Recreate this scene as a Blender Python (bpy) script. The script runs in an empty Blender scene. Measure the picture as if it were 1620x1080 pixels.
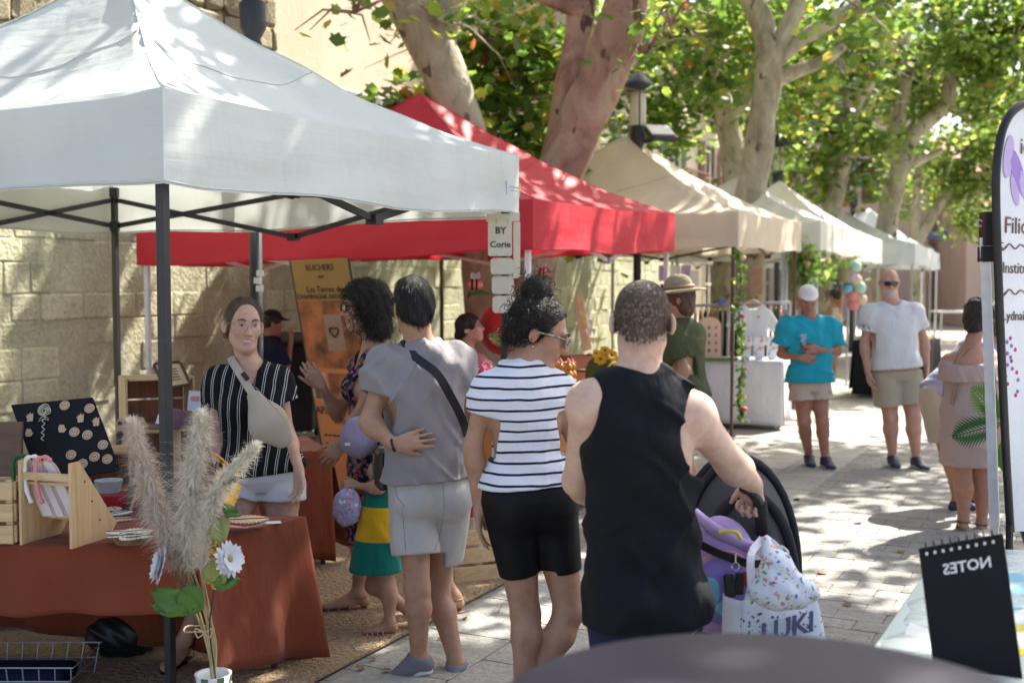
import bpy, bmesh, math, random
import numpy as np
from mathutils import Vector, Matrix
random.seed(7); np.random.seed(7)
R = math.radians
sc = bpy.context.scene
COL = sc.collection
# ------------------------------------------------------------------ camera
CAMH = 1.68; FPX = 1850.0; PITCH = math.atan(100/1850.0)
cam_d = bpy.data.cameras.new('camera'); cam = bpy.data.objects.new('camera', cam_d); COL.objects.link(cam)
cam.location = (0, 0, CAMH); cam.rotation_euler = (math.pi/2 - PITCH, 0, 0)
cam_d.sensor_width = 36; cam_d.lens = FPX/1620*36; cam_d.clip_end = 600; cam_d.clip_start = .05
cam_d.dof.use_dof = True; cam_d.dof.focus_distance = 4.8; cam_d.dof.aperture_fstop = 2.6
sc.camera = cam
# ------------------------------------------------------------------ sky, sun, exposure
SUN_AZ = R(46); SUN_EL = R(51)          # azimuth from +Y towards +X
w = bpy.data.worlds.new('World'); sc.world = w; w.use_nodes = True
nt = w.node_tree; nt.nodes.clear()
sky = nt.nodes.new('ShaderNodeTexSky'); sky.sky_type = 'NISHITA'; sky.sun_disc = False
sky.sun_elevation = SUN_EL; sky.sun_rotation = SUN_AZ; sky.air_density = .8; sky.dust_density = 4.0; sky.ozone_density = .5
bg = nt.nodes.new('ShaderNodeBackground'); bg.inputs[1].default_value = .11
wo = nt.nodes.new('ShaderNodeOutputWorld')
nt.links.new(sky.outputs[0], bg.inputs[0]); nt.links.new(bg.outputs[0], wo.inputs[0])
sd = bpy.data.lights.new('sun', 'SUN'); sd.energy = 5.0; sd.angle = R(.5); sd.color = (1, .95, .86)
sun = bpy.data.objects.new('sun', sd); COL.objects.link(sun)
SDIR = Vector((math.sin(SUN_AZ)*math.cos(SUN_EL), math.cos(SUN_AZ)*math.cos(SUN_EL), math.sin(SUN_EL)))
sun.rotation_euler = SDIR.to_track_quat('Z', 'Y').to_euler(); sun.location = SDIR*40
sc.view_settings.view_transform = 'Standard'; sc.view_settings.look = 'None'
sc.view_settings.exposure = 1.85; sc.view_settings.gamma = 1
try: sc.view_settings.use_curve_mapping = False
except Exception: pass
sc.cycles.max_bounces = 8; sc.cycles.transparent_max_bounces = 12
# ------------------------------------------------------------------ pixel -> place
CP, SP = math.cos(PITCH), math.sin(PITCH)
def ray(px, py):
    a = (px-810)/FPX; b = (540-py)/FPX
    return Vector((a, CP + b*SP, -SP + b*CP))
def at(px, py, Y):
    r = ray(px, py); s = Y/r.y
    return Vector((r.x*s, Y, CAMH + r.z*s))
def onz(px, py, z=0.):
    r = ray(px, py); s = (z-CAMH)/r.z
    return Vector((r.x*s, r.y*s, z))
def V(*a): return Vector(a)
U2 = Vector((.443, .897, 0)).normalized()      # along the row of stalls
N2 = Vector((U2.y, -U2.x, 0))                  # across it, towards the open alley
# ------------------------------------------------------------------ materials
MATS = {}
def nn(t, ty, **kw):
    n = t.nodes.new(ty)
    for k, v in kw.items(): setattr(n, k, v)
    return n
def ramp(t, fac, stops, interp='LINEAR'):
    r = nn(t, 'ShaderNodeValToRGB'); r.color_ramp.interpolation = interp
    e = r.color_ramp.elements
    while len(e) < len(stops): e.new(.5)
    for i, (p, c) in enumerate(stops):
        e[i].position = p; e[i].color = (*c, 1) if len(c) == 3 else c
    t.links.new(fac, r.inputs[0]); return r.outputs[0]
def coords(t, scale=(1, 1, 1), kind='Object', rot=(0, 0, 0)):
    tc = nn(t, 'ShaderNodeTexCoord'); mp = nn(t, 'ShaderNodeMapping')
    mp.inputs['Scale'].default_value = scale; mp.inputs['Rotation'].default_value = rot
    t.links.new(tc.outputs[kind], mp.inputs[0]); return mp.outputs[0]
def noise(t, vec, scale, detail=4, rough=.55, dist=0):
    n = nn(t, 'ShaderNodeTexNoise'); n.inputs['Scale'].default_value = scale
    n.inputs['Detail'].default_value = detail; n.inputs['Roughness'].default_value = rough
    n.inputs['Distortion'].default_value = dist
    if vec is not None: t.links.new(vec, n.inputs['Vector'])
    return n.outputs['Fac']
def base(name):
    m = bpy.data.materials.new(name); m.use_nodes = True; t = m.node_tree; t.nodes.clear()
    out = nn(t, 'ShaderNodeOutputMaterial'); p = nn(t, 'ShaderNodeBsdfPrincipled')
    t.links.new(p.outputs[0], out.inputs[0]); MATS[name] = m
    return m, t, p, out
def bumpit(t, p, h, strength, dist=.01):
    b = nn(t, 'ShaderNodeBump'); b.inputs['Strength'].default_value = strength; b.inputs['Distance'].default_value = dist
    t.links.new(h, b.inputs['Height']); t.links.new(b.outputs[0], p.inputs['Normal'])
def addtrans(t, p, out, colsock, fac):
    tr = nn(t, 'ShaderNodeBsdfTranslucent'); mx = nn(t, 'ShaderNodeMixShader'); mx.inputs[0].default_value = fac
    if isinstance(colsock, tuple): tr.inputs[0].default_value = (*colsock, 1)
    else: t.links.new(colsock, tr.inputs[0])
    t.links.new(p.outputs[0], mx.inputs[1]); t.links.new(tr.outputs[0], mx.inputs[2]); t.links.new(mx.outputs[0], out.inputs[0])
def mat(name, c, c2=None, scale=6, rough=.65, bump=0, bscale=60, metal=0, trans=0, stretch=(1, 1, 1), spec=.4, sss=0, bd=.01, detail=4, sheen=0, rnd=0, coat=0):
    m, t, p, out = base(name)
    c2 = c2 or tuple(x*.8 for x in c)
    v = coords(t, stretch)
    f = noise(t, v, scale, detail)
    col = ramp(t, f, [(.3, c2), (.7, c)])
    if rnd:
        oi = nn(t, 'ShaderNodeObjectInfo'); hs = nn(t, 'ShaderNodeHueSaturation')
        mr = nn(t, 'ShaderNodeMapRange'); mr.inputs[3].default_value = 1-rnd; mr.inputs[4].default_value = 1+rnd
        t.links.new(oi.outputs['Random'], mr.inputs[0]); t.links.new(mr.outputs[0], hs.inputs['Value'])
        t.links.new(col, hs.inputs['Color']); col = hs.outputs[0]
    t.links.new(col, p.inputs['Base Color'])
    p.inputs['Roughness'].default_value = rough; p.inputs['Metallic'].default_value = metal
    p.inputs['Specular IOR Level'].default_value = spec
    if coat: p.inputs['Coat Weight'].default_value = coat
    if sheen: p.inputs['Sheen Weight'].default_value = sheen
    if sss:
        p.inputs['Subsurface Weight'].default_value = sss; p.inputs['Subsurface Radius'].default_value = (.012, .005, .003); p.inputs['Subsurface Scale'].default_value = 1
    if bump: bumpit(t, p, noise(t, v, bscale, 3), bump, bd)
    if trans: addtrans(t, p, out, col, trans)
    return m
def wood(name, c, c2, rot=(0, 0, 0), axis='X'):
    m, t, p, out = base(name)
    st = {'X': (1.2, 22, 22), 'Y': (22, 1.2, 22), 'Z': (22, 22, 1.2)}[axis]
    v = coords(t, st)
    f = noise(t, v, 1.6, 6, .6, 1.2); g = noise(t, coords(t), 3)
    a = nn(t, 'ShaderNodeMath', operation='MULTIPLY_ADD'); a.inputs[1].default_value = .35
    t.links.new(g, a.inputs[0]); t.links.new(f, a.inputs[2])
    t.links.new(ramp(t, a.outputs[0], [(.45, c2), (.72, c), (.9, tuple(min(1, x*1.12) for x in c))]), p.inputs['Base Color'])
    p.inputs['Roughness'].default_value = .55; bumpit(t, p, f, .15, .004)
    return m
# ------------------------------------------------------------------ mesh building
OFF = {}
class MB:
    def __init__(s): s.v = []; s.f = []; s.mi = []; s.cm = 0
    def add(s, vs, fs):
        b = len(s.v); s.v += [tuple(x) for x in vs]
        s.f += [tuple(b+i for i in f) for f in fs]; s.mi += [s.cm]*len(fs); return s
    def obox(s, c, ax, ay, az):          # centre + half vectors
        c = Vector(c); vs = []
        for k in (-1, 1):
            for j in (-1, 1):
                for i in (-1, 1): vs.append(c+ax*i+ay*j+az*k)
        return s.add(vs, [(0, 2, 3, 1), (4, 5, 7, 6), (0, 1, 5, 4), (2, 6, 7, 3), (0, 4, 6, 2), (1, 3, 7, 5)])
    def box(s, c, sx, sy, sz, rz=0, rx=0, ry=0):
        m = Matrix.Rotation(rz, 3, 'Z') @ Matrix.Rotation(ry, 3, 'Y') @ Matrix.Rotation(rx, 3, 'X')
        return s.obox(c, m @ Vector((sx/2, 0, 0)), m @ Vector((0, sy/2, 0)), m @ Vector((0, 0, sz/2)))
    def bar(s, p, q, wd, hd=None, up=Vector((0, 0, 1))):
        p = Vector(p); q = Vector(q); d = (q-p); L = d.length; d.normalize()
        if abs(d.dot(up)) > .98: up = Vector((U2.x, U2.y, 0))
        a = d.cross(up).normalized(); b = a.cross(d)
        return s.obox((p+q)/2, d*L/2, a*wd/2, b*(hd or wd)/2)
    def tube(s, pts, rad, n=8, cap=True, noise_=0):
        pts = [Vector(p) for p in pts]; m = len(pts)
        if not hasattr(rad, '__len__'): rad = [rad]*m
        vs = []; ref = None
        for i, p in enumerate(pts):
            d = (pts[min(i+1, m-1)]-pts[max(i-1, 0)])
            if d.length < 1e-9: d = Vector((0, 0, 1))
            d.normalize()
            if ref is None: ref = d.orthogonal().normalized()
            a = (ref - d*ref.dot(d)).normalized(); ref = a; b = d.cross(a)
            for k in range(n):
                th = 2*math.pi*k/n; rr = rad[i]*(1+noise_*(random.random()-.5))
                vs.append(p+a*math.cos(th)*rr+b*math.sin(th)*rr)
        fs = [(i*n+k, i*n+(k+1) % n, (i+1)*n+(k+1) % n, (i+1)*n+k) for i in range(m-1) for k in range(n)]
        if cap: fs += [tuple(range(n-1, -1, -1)), tuple(range((m-1)*n, m*n))]
        return s.add(vs, fs)
    def lathe(s, c, prof, n=20, sx=1, sy=1, cap=True, M=None):
        c = Vector(c); vs = []; m = len(prof)
        for r, z in prof:
            for k in range(n):
                th = 2*math.pi*k/n; q = Vector((r*math.cos(th)*sx, r*math.sin(th)*sy, z))
                vs.append(c+(M @ q if M else q))
        fs = [(i*n+k, i*n+(k+1) % n, (i+1)*n+(k+1) % n, (i+1)*n+k) for i in range(m-1) for k in range(n)]
        if cap: fs += [tuple(range(n-1, -1, -1)), tuple(range((m-1)*n, m*n))]
        return s.add(vs, fs)
    def ell(s, c, rx, ry, rz, n=12, m=8, M=None):
        return s.lathe(c, [(max(1e-4, math.sin(math.pi*i/m)), -math.cos(math.pi*i/m)) for i in range(m+1)], n, M=(M or Matrix.Identity(3)) @ Matrix.Diagonal((rx, ry, rz)))
    def prism(s, poly, ext):
        ext = Vector(ext); n = len(poly); poly = [Vector(p) for p in poly]
        vs = poly+[p+ext for p in poly]
        return s.add(vs, [tuple(range(n-1, -1, -1)), tuple(range(n, 2*n))]+[(i, (i+1) % n, n+(i+1) % n, n+i) for i in range(n)])
    def grid(s, fn, nu, nv, thick=0):
        vs = [fn(i/nu, j/nv) for j in range(nv+1) for i in range(nu+1)]
        return s.add(vs, [(j*(nu+1)+i, j*(nu+1)+i+1, (j+1)*(nu+1)+i+1, (j+1)*(nu+1)+i) for j in range(nv) for i in range(nu)])
    def build(s, name, m, parent=None, smooth=False, loc=None, bevel=0, solid=0):
        me = bpy.data.meshes.new(name)
        o = bpy.data.objects.new(name, me); COL.objects.link(o)
        if parent is not None:
            o.parent = parent; off = OFF[parent.name]
        else:
            if loc is None:
                a = np.array(s.v); lo = a.min(0); hi = a.max(0); loc = Vector(((lo[0]+hi[0])/2, (lo[1]+hi[1])/2, lo[2]))
            off = Vector(loc); o.location = off
        OFF[o.name] = Vector(off)
        me.from_pydata([(x-off[0], y-off[1], z-off[2]) for x, y, z in s.v], [], s.f)
        ms = m if isinstance(m, (list, tuple)) else [m]
        for q in ms: me.materials.append(MATS[q] if isinstance(q, str) else q)
        if len(ms) > 1: me.polygons.foreach_set('material_index', s.mi)
        if smooth: me.polygons.foreach_set('use_smooth', [True]*len(me.polygons))
        if bevel:
            b = o.modifiers.new('bevel', 'BEVEL'); b.width = bevel; b.segments = 2; b.limit_method = 'ANGLE'
        if solid:
            b = o.modifiers.new('solid', 'SOLIDIFY'); b.thickness = solid; b.offset = 0
        me.update(); return o
def thing(name, label, cat, loc, group=None):
    o = bpy.data.objects.new(name, None); COL.objects.link(o); o.location = loc; o.empty_display_size = .1
    OFF[o.name] = Vector(loc); return tag(o, label, cat, group)
def tag(o, label=None, cat=None, group=None, kind=None):
    if label: o['label'] = label
    if cat: o['category'] = cat
    if group: o['group'] = group
    if kind: o['kind'] = kind
    return o
def copypart(src, parent, off, name=None):
    c = src.copy(); COL.objects.link(c)
    return c
def text_mesh(name, s, size, origin, xdir, ydir, m, parent, ext=.0008, align='CENTER', bold=False, shear=0):
    cu = bpy.data.curves.new('t', 'FONT'); cu.body = s; cu.size = size; cu.align_x = align; cu.align_y = 'CENTER'; cu.extrude = ext; cu.resolution_u = 2
    cu.shear = shear
    if bold: cu.offset = size*.018
    tmp = bpy.data.objects.new('t', cu); COL.objects.link(tmp)
    dg = bpy.context.evaluated_depsgraph_get(); me = bpy.data.meshes.new_from_object(tmp.evaluated_get(dg))
    bpy.data.objects.remove(tmp); bpy.data.curves.remove(cu)
    x = Vector(xdir).normalized(); y = Vector(ydir).normalized(); z = x.cross(y)
    M4 = Matrix.Translation(Vector(origin)-OFF[parent.name]) @ Matrix((x, y, z)).transposed().to_4x4()
    me.transform(M4); me.materials.clear(); me.materials.append(MATS[m])
    o = bpy.data.objects.new(name, me); COL.objects.link(o); o.parent = parent; OFF[o.name] = OFF[parent.name].copy()
    return o
def lerp(a, b, t): return a+(b-a)*t
def spline(pts, n=6):
    pts = [Vector(p) for p in pts]; out = []
    for i in range(len(pts)-1):
        p0 = pts[max(i-1, 0)]; p1 = pts[i]; p2 = pts[i+1]; p3 = pts[min(i+2, len(pts)-1)]
        for k in range(n):
            t = k/n
            out.append(.5*((2*p1)+(p2-p0)*t+(2*p0-5*p1+4*p2-p3)*t*t+(3*p1-p0-3*p2+p3)*t**3))
    out.append(pts[-1]); return out
def vnoise(p, s=1.):
    x, y, z = p[0]*s, p[1]*s, p[2]*s
    return (math.sin(x*1.7+y*2.3+z*.7)+math.sin(x*3.1-y*1.3+z*2.9+1.7)*.6+math.sin(-x*2.2+y*4.1+z*3.3+4.)*.4)/2
# ================================================================== MATERIALS of the setting
def leafmat(name, cols, tr=.55):
    m, t, p, out = base(name)
    a = nn(t, 'ShaderNodeAttribute', attribute_name='rnd')
    c = ramp(t, a.outputs['Fac'], cols)
    t.links.new(c, p.inputs['Base Color']); p.inputs['Roughness'].default_value = .45
    hs = nn(t, 'ShaderNodeHueSaturation'); hs.inputs['Value'].default_value = 1.3; hs.inputs['Saturation'].default_value = .98
    hs.inputs['Hue'].default_value = .485
    t.links.new(c, hs.inputs['Color']); addtrans(t, p, out, hs.outputs[0], tr)
    return m
leafmat('plane_leaf', [(0, (.07, .15, .022)), (.5, (.11, .22, .03)), (.8, (.19, .30, .04)), (.93, (.34, .36, .05)), (.985, (.42, .28, .05)), (1, (.34, .12, .04))], .6)
leafmat('plane_leaf_far', [(0, (.07, .14, .025)), (.5, (.13, .24, .035)), (.85, (.26, .36, .06)), (.98, (.38, .40, .08)), (1, (.42, .26, .07))], .62)
def barkmat(name, a, b, c):
    m, t, p, out = base(name)
    v = coords(t, (1, 1, .6))
    n1 = noise(t, v, 3.2, 6, .6, .8)
    vo = nn(t, 'ShaderNodeTexVoronoi', feature='F1'); vo.inputs['Scale'].default_value = 5.5
    nv = noise(t, v, 6, 3); mx = nn(t, 'ShaderNodeMixRGB'); mx.inputs[0].default_value = .35
    t.links.new(v, mx.inputs[1]); 
    n3 = nn(t, 'ShaderNodeTexNoise'); n3.inputs['Scale'].default_value = 5; t.links.new(v, n3.inputs['Vector']); t.links.new(n3.outputs['Color'], mx.inputs[2])
    t.links.new(mx.outputs[0], vo.inputs['Vector'])
    col1 = ramp(t, n1, [(.36, a), (.5, b), (.64, c)])
    spots = ramp(t, vo.outputs['Distance'], [(.18, (1, 1, 1)), (.24, (0, 0, 0))])
    n4 = noise(t, v, 30, 3)
    mix = nn(t, 'ShaderNodeMixRGB'); t.links.new(spots, mix.inputs[0]); t.links.new(col1, mix.inputs[1]); mix.inputs[2].default_value = (*tuple(x*.55 for x in a), 1)
    t.links.new(mix.outputs[0], p.inputs['Base Color']); p.inputs['Roughness'].default_value = .8
    ad = nn(t, 'ShaderNodeMath', operation='ADD'); t.links.new(n1, ad.inputs[0]); t.links.new(n4, ad.inputs[1])
    bumpit(t, p, ad.outputs[0], .5, .02)
barkmat('bark_grey', (.20, .17, .11), (.33, .29, .20), (.42, .38, .27))
barkmat('bark_red', (.20, .10, .075), (.32, .19, .14), (.38, .29, .21))
def stonemat(name, a, b, c, rnd=.18):
    m, t, p, out = base(name)
    v = coords(t, kind='Object'); oi = nn(t, 'ShaderNodeObjectInfo')
    geo = nn(t, 'ShaderNodeNewGeometry')
    n1 = noise(t, geo.outputs['Position'], 2.2, 6, .65); n2 = noise(t, geo.outputs['Position'], 26, 5, .6)
    col = ramp(t, n1, [(.3, a), (.5, b), (.7, c)])
    hs = nn(t, 'ShaderNodeHueSaturation'); mr = nn(t, 'ShaderNodeMapRange'); mr.inputs[3].default_value = 1-rnd; mr.inputs[4].default_value = 1+rnd
    t.links.new(oi.outputs['Random'], mr.inputs[0]); t.links.new(mr.outputs[0], hs.inputs['Value']); t.links.new(col, hs.inputs['Color'])
    mu = nn(t, 'ShaderNodeMixRGB', blend_type='MULTIPLY'); mu.inputs[0].default_value = .55
    t.links.new(hs.outputs[0], mu.inputs[1]); t.links.new(ramp(t, n2, [(.3, (.6, .57, .5)), (.6, (1, 1, 1))]), mu.inputs[2])
    t.links.new(mu.outputs[0], p.inputs['Base Color']); p.inputs['Roughness'].default_value = .9
    bumpit(t, p, n2, .8, .02)
stonemat('limestone', (.36, .35, .21), (.51, .50, .33), (.60, .58, .42), .14)
stonemat('mortar', (.40, .38, .25), (.47, .45, .31), (.52, .50, .36), 0)
stonemat('rubble', (.19, .16, .10), (.29, .25, .16), (.36, .32, .22))
stonemat('paver', (.22, .21, .19), (.28, .27, .245), (.33, .32, .29), .05)
stonemat('slab', (.30, .29, .26), (.38, .37, .33), (.43, .42, .38), .08)
mat('paver_joint', (.16, .15, .12), (.10, .095, .08), 12, .95, .4, 60)
def groundmat():
    m, t, p, out = base('paved_far')
    geo = nn(t, 'ShaderNodeNewGeometry'); mp = nn(t, 'ShaderNodeMapping'); mp.inputs['Rotation'].default_value = (0, 0, -math.atan2(U2.y, U2.x)+math.pi/2)
    t.links.new(geo.outputs['Position'], mp.inputs[0])
    b = nn(t, 'ShaderNodeTexBrick'); b.inputs['Scale'].default_value = 1; b.inputs['Brick Width'].default_value = .24; b.inputs['Row Height'].default_value = .16
    b.inputs['Mortar Size'].default_value = .006; b.inputs['Color1'].default_value = (.29, .27, .235, 1); b.inputs['Color2'].default_value = (.33, .31, .27, 1); b.inputs['Mortar'].default_value = (.16, .145, .12, 1)
    t.links.new(mp.outputs[0], b.inputs[0])
    mu = nn(t, 'ShaderNodeMixRGB', blend_type='MULTIPLY'); mu.inputs[0].default_value = .6
    t.links.new(b.outputs[0], mu.inputs[1]); t.links.new(ramp(t, noise(t, geo.outputs['Position'], 1.5, 6), [(.3, (.7, .68, .64)), (.65, (1, 1, 1))]), mu.inputs[2])
    t.links.new(mu.outputs[0], p.inputs['Base Color']); p.inputs['Roughness'].default_value = .85
groundmat()
def stucco(name, a, b):
    m, t, p, out = base(name); geo = nn(t, 'ShaderNodeNewGeometry')
    n1 = noise(t, geo.outputs['Position'], .7, 6, .65); n2 = noise(t, geo.outputs['Position'], 14, 4)
    t.links.new(ramp(t, n1, [(.35, a), (.65, b)]), p.inputs['Base Color']); p.inputs['Roughness'].default_value = .9; bumpit(t, p, n2, .4, .02)
stucco('stucco_pink', (.50, .35, .245), (.57, .42, .31))
stucco('stucco_rose', (.58, .43, .36), (.66, .51, .43))
stucco('stucco_cream', (.52, .44, .32), (.62, .54, .40))
stucco('concrete_grey', (.36, .34, .30), (.46, .44, .39))
mat('shutter_brown', (.17, .08, .055), (.12, .06, .04), 5, .6)
mat('rust_metal', (.22, .09, .05), (.13, .06, .04), 14, .7)
mat('shutter_green', (.10, .17, .12), (.07, .12, .09), 5, .6)
mat('window_glass', (.05, .06, .07), (.03, .035, .04), 2, .12, spec=.8)
mat('roof_tile', (.38, .20, .12), (.26, .14, .09), 9, .85, .4, 40)
# ================================================================== GROUND
g = MB(); g.add([(-160, -40, -.045), (160, -40, -.045), (160, 240, -.045), (-160, 240, -.045)], [(0, 1, 2, 3)])
tag(g.build('ground', 'paver_joint', loc=(0, 0, -.045)), kind='structure')
ORG = Vector((0, 0, 0))
def su(s, c, z=0): return Vector((U2.x*s+N2.x*c, U2.y*s+N2.y*c, z))
g = MB()                                    # paving beyond the pavers built one by one, all round them
S0, S1, C0, C1 = 1.2, 15.0, -1.95, 4.5
def rect(m, s0, s1, c0, c1, z): m.add([su(s0, c0, z), su(s0, c1, z), su(s1, c1, z), su(s1, c0, z)], [(0, 1, 2, 3)])
rect(g, S1, 120, -60, 60, -.012); rect(g, -30, S0, -60, 60, -.012); rect(g, S0, S1, C1, 60, -.012); rect(g, S0, S1, -60, -2.82, -.012)
tag(g.build('plaza', 'paved_far', loc=(0, 0, -.012)), kind='structure')
# unit paver: bevelled block
def unit_block(name, m, bev=.12, sub=1, nz=.03, seed=0):
    rnd = random.Random(seed); bm = bmesh.new(); bmesh.ops.create_cube(bm, size=1)
    bmesh.ops.bevel(bm, geom=list(bm.edges), offset=bev, segments=1, affect='EDGES')
    for v in bm.verts: v.co += Vector((rnd.uniform(-1, 1), rnd.uniform(-1, 1), rnd.uniform(-1, 1)))*nz
    me = bpy.data.meshes.new(name); bm.to_mesh(me); bm.free(); me.materials.append(MATS[m])
    me.polygons.foreach_set('use_smooth', [False]*len(me.polygons)); return me
UB = {}
for i in range(6):
    UB['paver', i] = unit_block('paver', 'paver', .05, nz=.008, seed=i)
    UB['slab', i] = unit_block('slab', 'slab', .02, nz=.003, seed=i+10)
    UB['stone', i] = unit_block('stone', 'limestone', .05, nz=.03, seed=i+20)
    UB['rub', i] = unit_block('stone', 'rubble', .14, nz=.07, seed=i+40)
def place_blocks(kind, specs, parent, m, name, limit=300):
    """specs: (score, centre, (lx,ly,lz), rotation). Largest in the photo become parts, the rest one mass."""
    specs.sort(key=lambda q: -q[0]); off = OFF[parent.name]
    for q in specs[:limit]:
        o = bpy.data.objects.new(name, UB[kind, random.randrange(6)]); COL.objects.link(o); o.parent = parent
        o.location = q[1]-off; o.scale = q[2]; o.rotation_euler = q[3]
    rest = specs[limit:]
    if rest:
        vs = []; fs = []
        tmpl = [(np.array([v.co[:] for v in UB[kind, i].vertices]), [tuple(p.vertices) for p in UB[kind, i].polygons]) for i in range(6)]
        mb = MB()
        for q in rest:
            tv, tf = tmpl[random.randrange(6)]; M = np.array(Matrix.Rotation(q[3][2], 3, 'Z'))
            mb.add((tv*np.array(q[2])) @ M.T + np.array(q[1]), tf)
        tag(mb.build(name+'_mass', m, parent), kind='stuff')
def seen(p):                                # rough size in the photo of something at p (0 when outside the frame)
    d = Vector(p)-Vector((0, 0, CAMH)); y = d.y*CP-d.z*SP
    if y < .3: return 0
    x = 810+FPX*d.x/y; v = 540-FPX*(d.z*CP+d.y*SP)/y
    return 100/y if -40 < x < 1660 and -40 < v < 1120 else 1/y
RU = (0, 0, math.atan2(U2.y, U2.x))
bed = MB(); rect(bed, S0, S1, -2.82, C1, -.03)
pav = tag(bed.build('pavement', 'paver_joint', loc=(0, 0, -.03)), kind='structure')
specs = []; j = 0; s = S0
while s < S1-.01:
    c = C0 + (.12 if j % 2 else 0)
    while c < C1-.25:
        p = su(s+.08, c+.12, -.016+random.uniform(-.0015, .0015)); sc_ = seen(p)
        # what people and stalls leave open shows most
        px = 810+FPX*p.x/p.y
        if px < 900: sc_ *= .3
        specs.append((sc_, p, (.1575, .2375, .03), (0, 0, RU[2]+random.uniform(-.003, .003)))); c += .24
    if j % 2: p = su(s+.08, C0+.06, -.016); specs.append((seen(p)*.5, p, (.1545, .1145, .03), (0, 0, RU[2])))
    s += .16; j += 1
place_blocks('paver', specs, pav, 'paver', 'paver')
specs = []; s = S0
while s < S1-.3:
    for c in (-2.59, -2.15):
        p = su(s+.3+(.3 if c > -2.3 else 0), c, -.014+random.uniform(-.001, .001)); specs.append((seen(p), p, (.592, .432, .03), (0, 0, RU[2])))
    s += .6
place_blocks('slab', specs, pav, 'slab', 'slab')
# ================================================================== STONE WALL behind the stalls
W0 = Vector((-4.2, 9.15, 0))
def wp(t, z, out=0): return W0+U2*t+N2*out+Vector((0, 0, z))
wall = thing('stone_wall', 'old limestone block wall running behind the stalls, in dappled sun', 'wall', wp(5, 0, -.3))
TEND, TTALL = 17.0, 3.75
m = MB(); m.obox(wp((TEND-4)/2, 1.85, -.33), U2*(TEND+4)/2, N2*.3, Vector((0, 0, 1.85))); m.build('wall_core', 'mortar', wall)
m = MB(); m.obox(wp((TEND+TTALL)/2+.1, 3.78, -.3), U2*(TEND-TTALL)/2, N2*.42, Vector((0, 0, .08))); m.build('coping', 'concrete_grey', wall, bevel=.03)
specs = []; z = 0
while z < 3.66:
    h = random.uniform(.17, .27); h = min(h, 3.7-z); t = -4+random.random()*.3
    while t < TEND:
        l = random.uniform(.22, .55); p = wp(t+l/2, z+h/2, -.076+random.uniform(-.009, .009)); q = seen(p)
        px = 810+FPX*p.x/p.y
        if px > 480: q *= .35
        specs.append((q, p, (l-.012, .10, h-.012), (0, 0, RU[2]))); t += l
    z += h
place_blocks('stone', specs, wall, 'limestone', 'stone')
tower = thing('stone_building', 'tall rubble stone building rising above the white canopy at the left', 'building', wp(0, 3.7, -2))
m = MB(); m.obox(wp(TTALL/2-3, 5.9, -2.06), U2*(TTALL/2+3), N2*2, Vector((0, 0, 2.2))); m.build('wall_core', 'mortar', tower)
specs = []; z = 3.72
while z < 8.05:
    h = random.uniform(.16, .34); t = -2.2+random.random()*.3
    while t < TTALL:
        l = min(random.uniform(.2, .62), TTALL-t+.06)
        p = wp(t+l/2, z+h/2, -.05+random.uniform(-.03, .03)); specs.append((seen(p), p, (l-.02, .16, h-.02), (0, random.uniform(-.05, .05), RU[2]))); t += l
    # quoin returns on the corner
    p = wp(TTALL+.02, z+h/2, -.3); specs.append((seen(p), p, (.14, .5, h-.03), (0, 0, RU[2]))); z += h
place_blocks('rub', specs, tower, 'rubble', 'stone')
# ================================================================== BUILDINGS
def house(name, label, p0, d, n, L, Dp, Hh, wallm, roof=True, eave=.4):
    """facade from p0 along d, outward normal n"""
    d = Vector(d).normalized(); n = Vector(n).normalized(); up = Vector((0, 0, 1))
    h = thing(name, label, 'building', Vector(p0)+d*L/2-n*Dp/2)
    m = MB(); m.obox(Vector(p0)+d*L/2-n*Dp/2+up*Hh/2, d*L/2, n*Dp/2, up*Hh/2); m.build('wall', wallm, h)
    if roof:
        m = MB(); a = Vector(p0)-d*.3+n*eave+up*Hh; b = a+d*(L+.6); c = b-n*(Dp/2+eave)+up*1.6; e = a-n*(Dp/2+eave)+up*1.6
        m.prism([a, b, c, e], up*.15); a2 = a-n*(Dp+2*eave); b2 = b-n*(Dp+2*eave); m.prism([e+up*.002, c+up*.002, b2, a2], up*.15); m.build('roof', 'roof_tile', h)
    def win(t, z, w_, h_, shut=None, glass='window_glass', open_=True, frame='stucco_cream'):
        c = Vector(p0)+d*t+up*z
        m = MB(); m.obox(c+n*.005, d*w_/2, n*.02, up*h_/2); wo_ = m.build('window', glass, h)
        m = MB()
        for q, a, b in ((c+up*h_/2, w_/2+.06, .05), (c-up*h_/2, w_/2+.1, .05)): m.obox(q+n*.03, d*a, n*.05, up*b)
        for sg in (-1, 1): m.obox(c+d*sg*w_/2+n*.03, d*.045, n*.04, up*(h_/2-.05))
        m.obox(c+n*.03, d*.03, n*.02, up*(h_/2-.05)); m.obox(c+n*.028, d*(w_/2-.045), n*.016, up*.025)
        m.build('frame', frame, wo_)
        if shut:
            for sg in (-1, 1):
                cc = c+d*sg*(w_/2+w_*.25+.06)+n*.04
                m = MB(); m.obox(cc, d*w_*.24, n*.018, up*h_/2); s_ = m.build('shutter', shut, h)
                m = MB()
                for k in range(int(h_/.12)): m.obox(cc+n*.024+up*(-h_/2+.08+k*.12), d*w_*.2, n*.01, up*.035)
                m.build('louvre', shut, s_)
    return h, win
UP = Vector((0, 0, 1))
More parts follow.
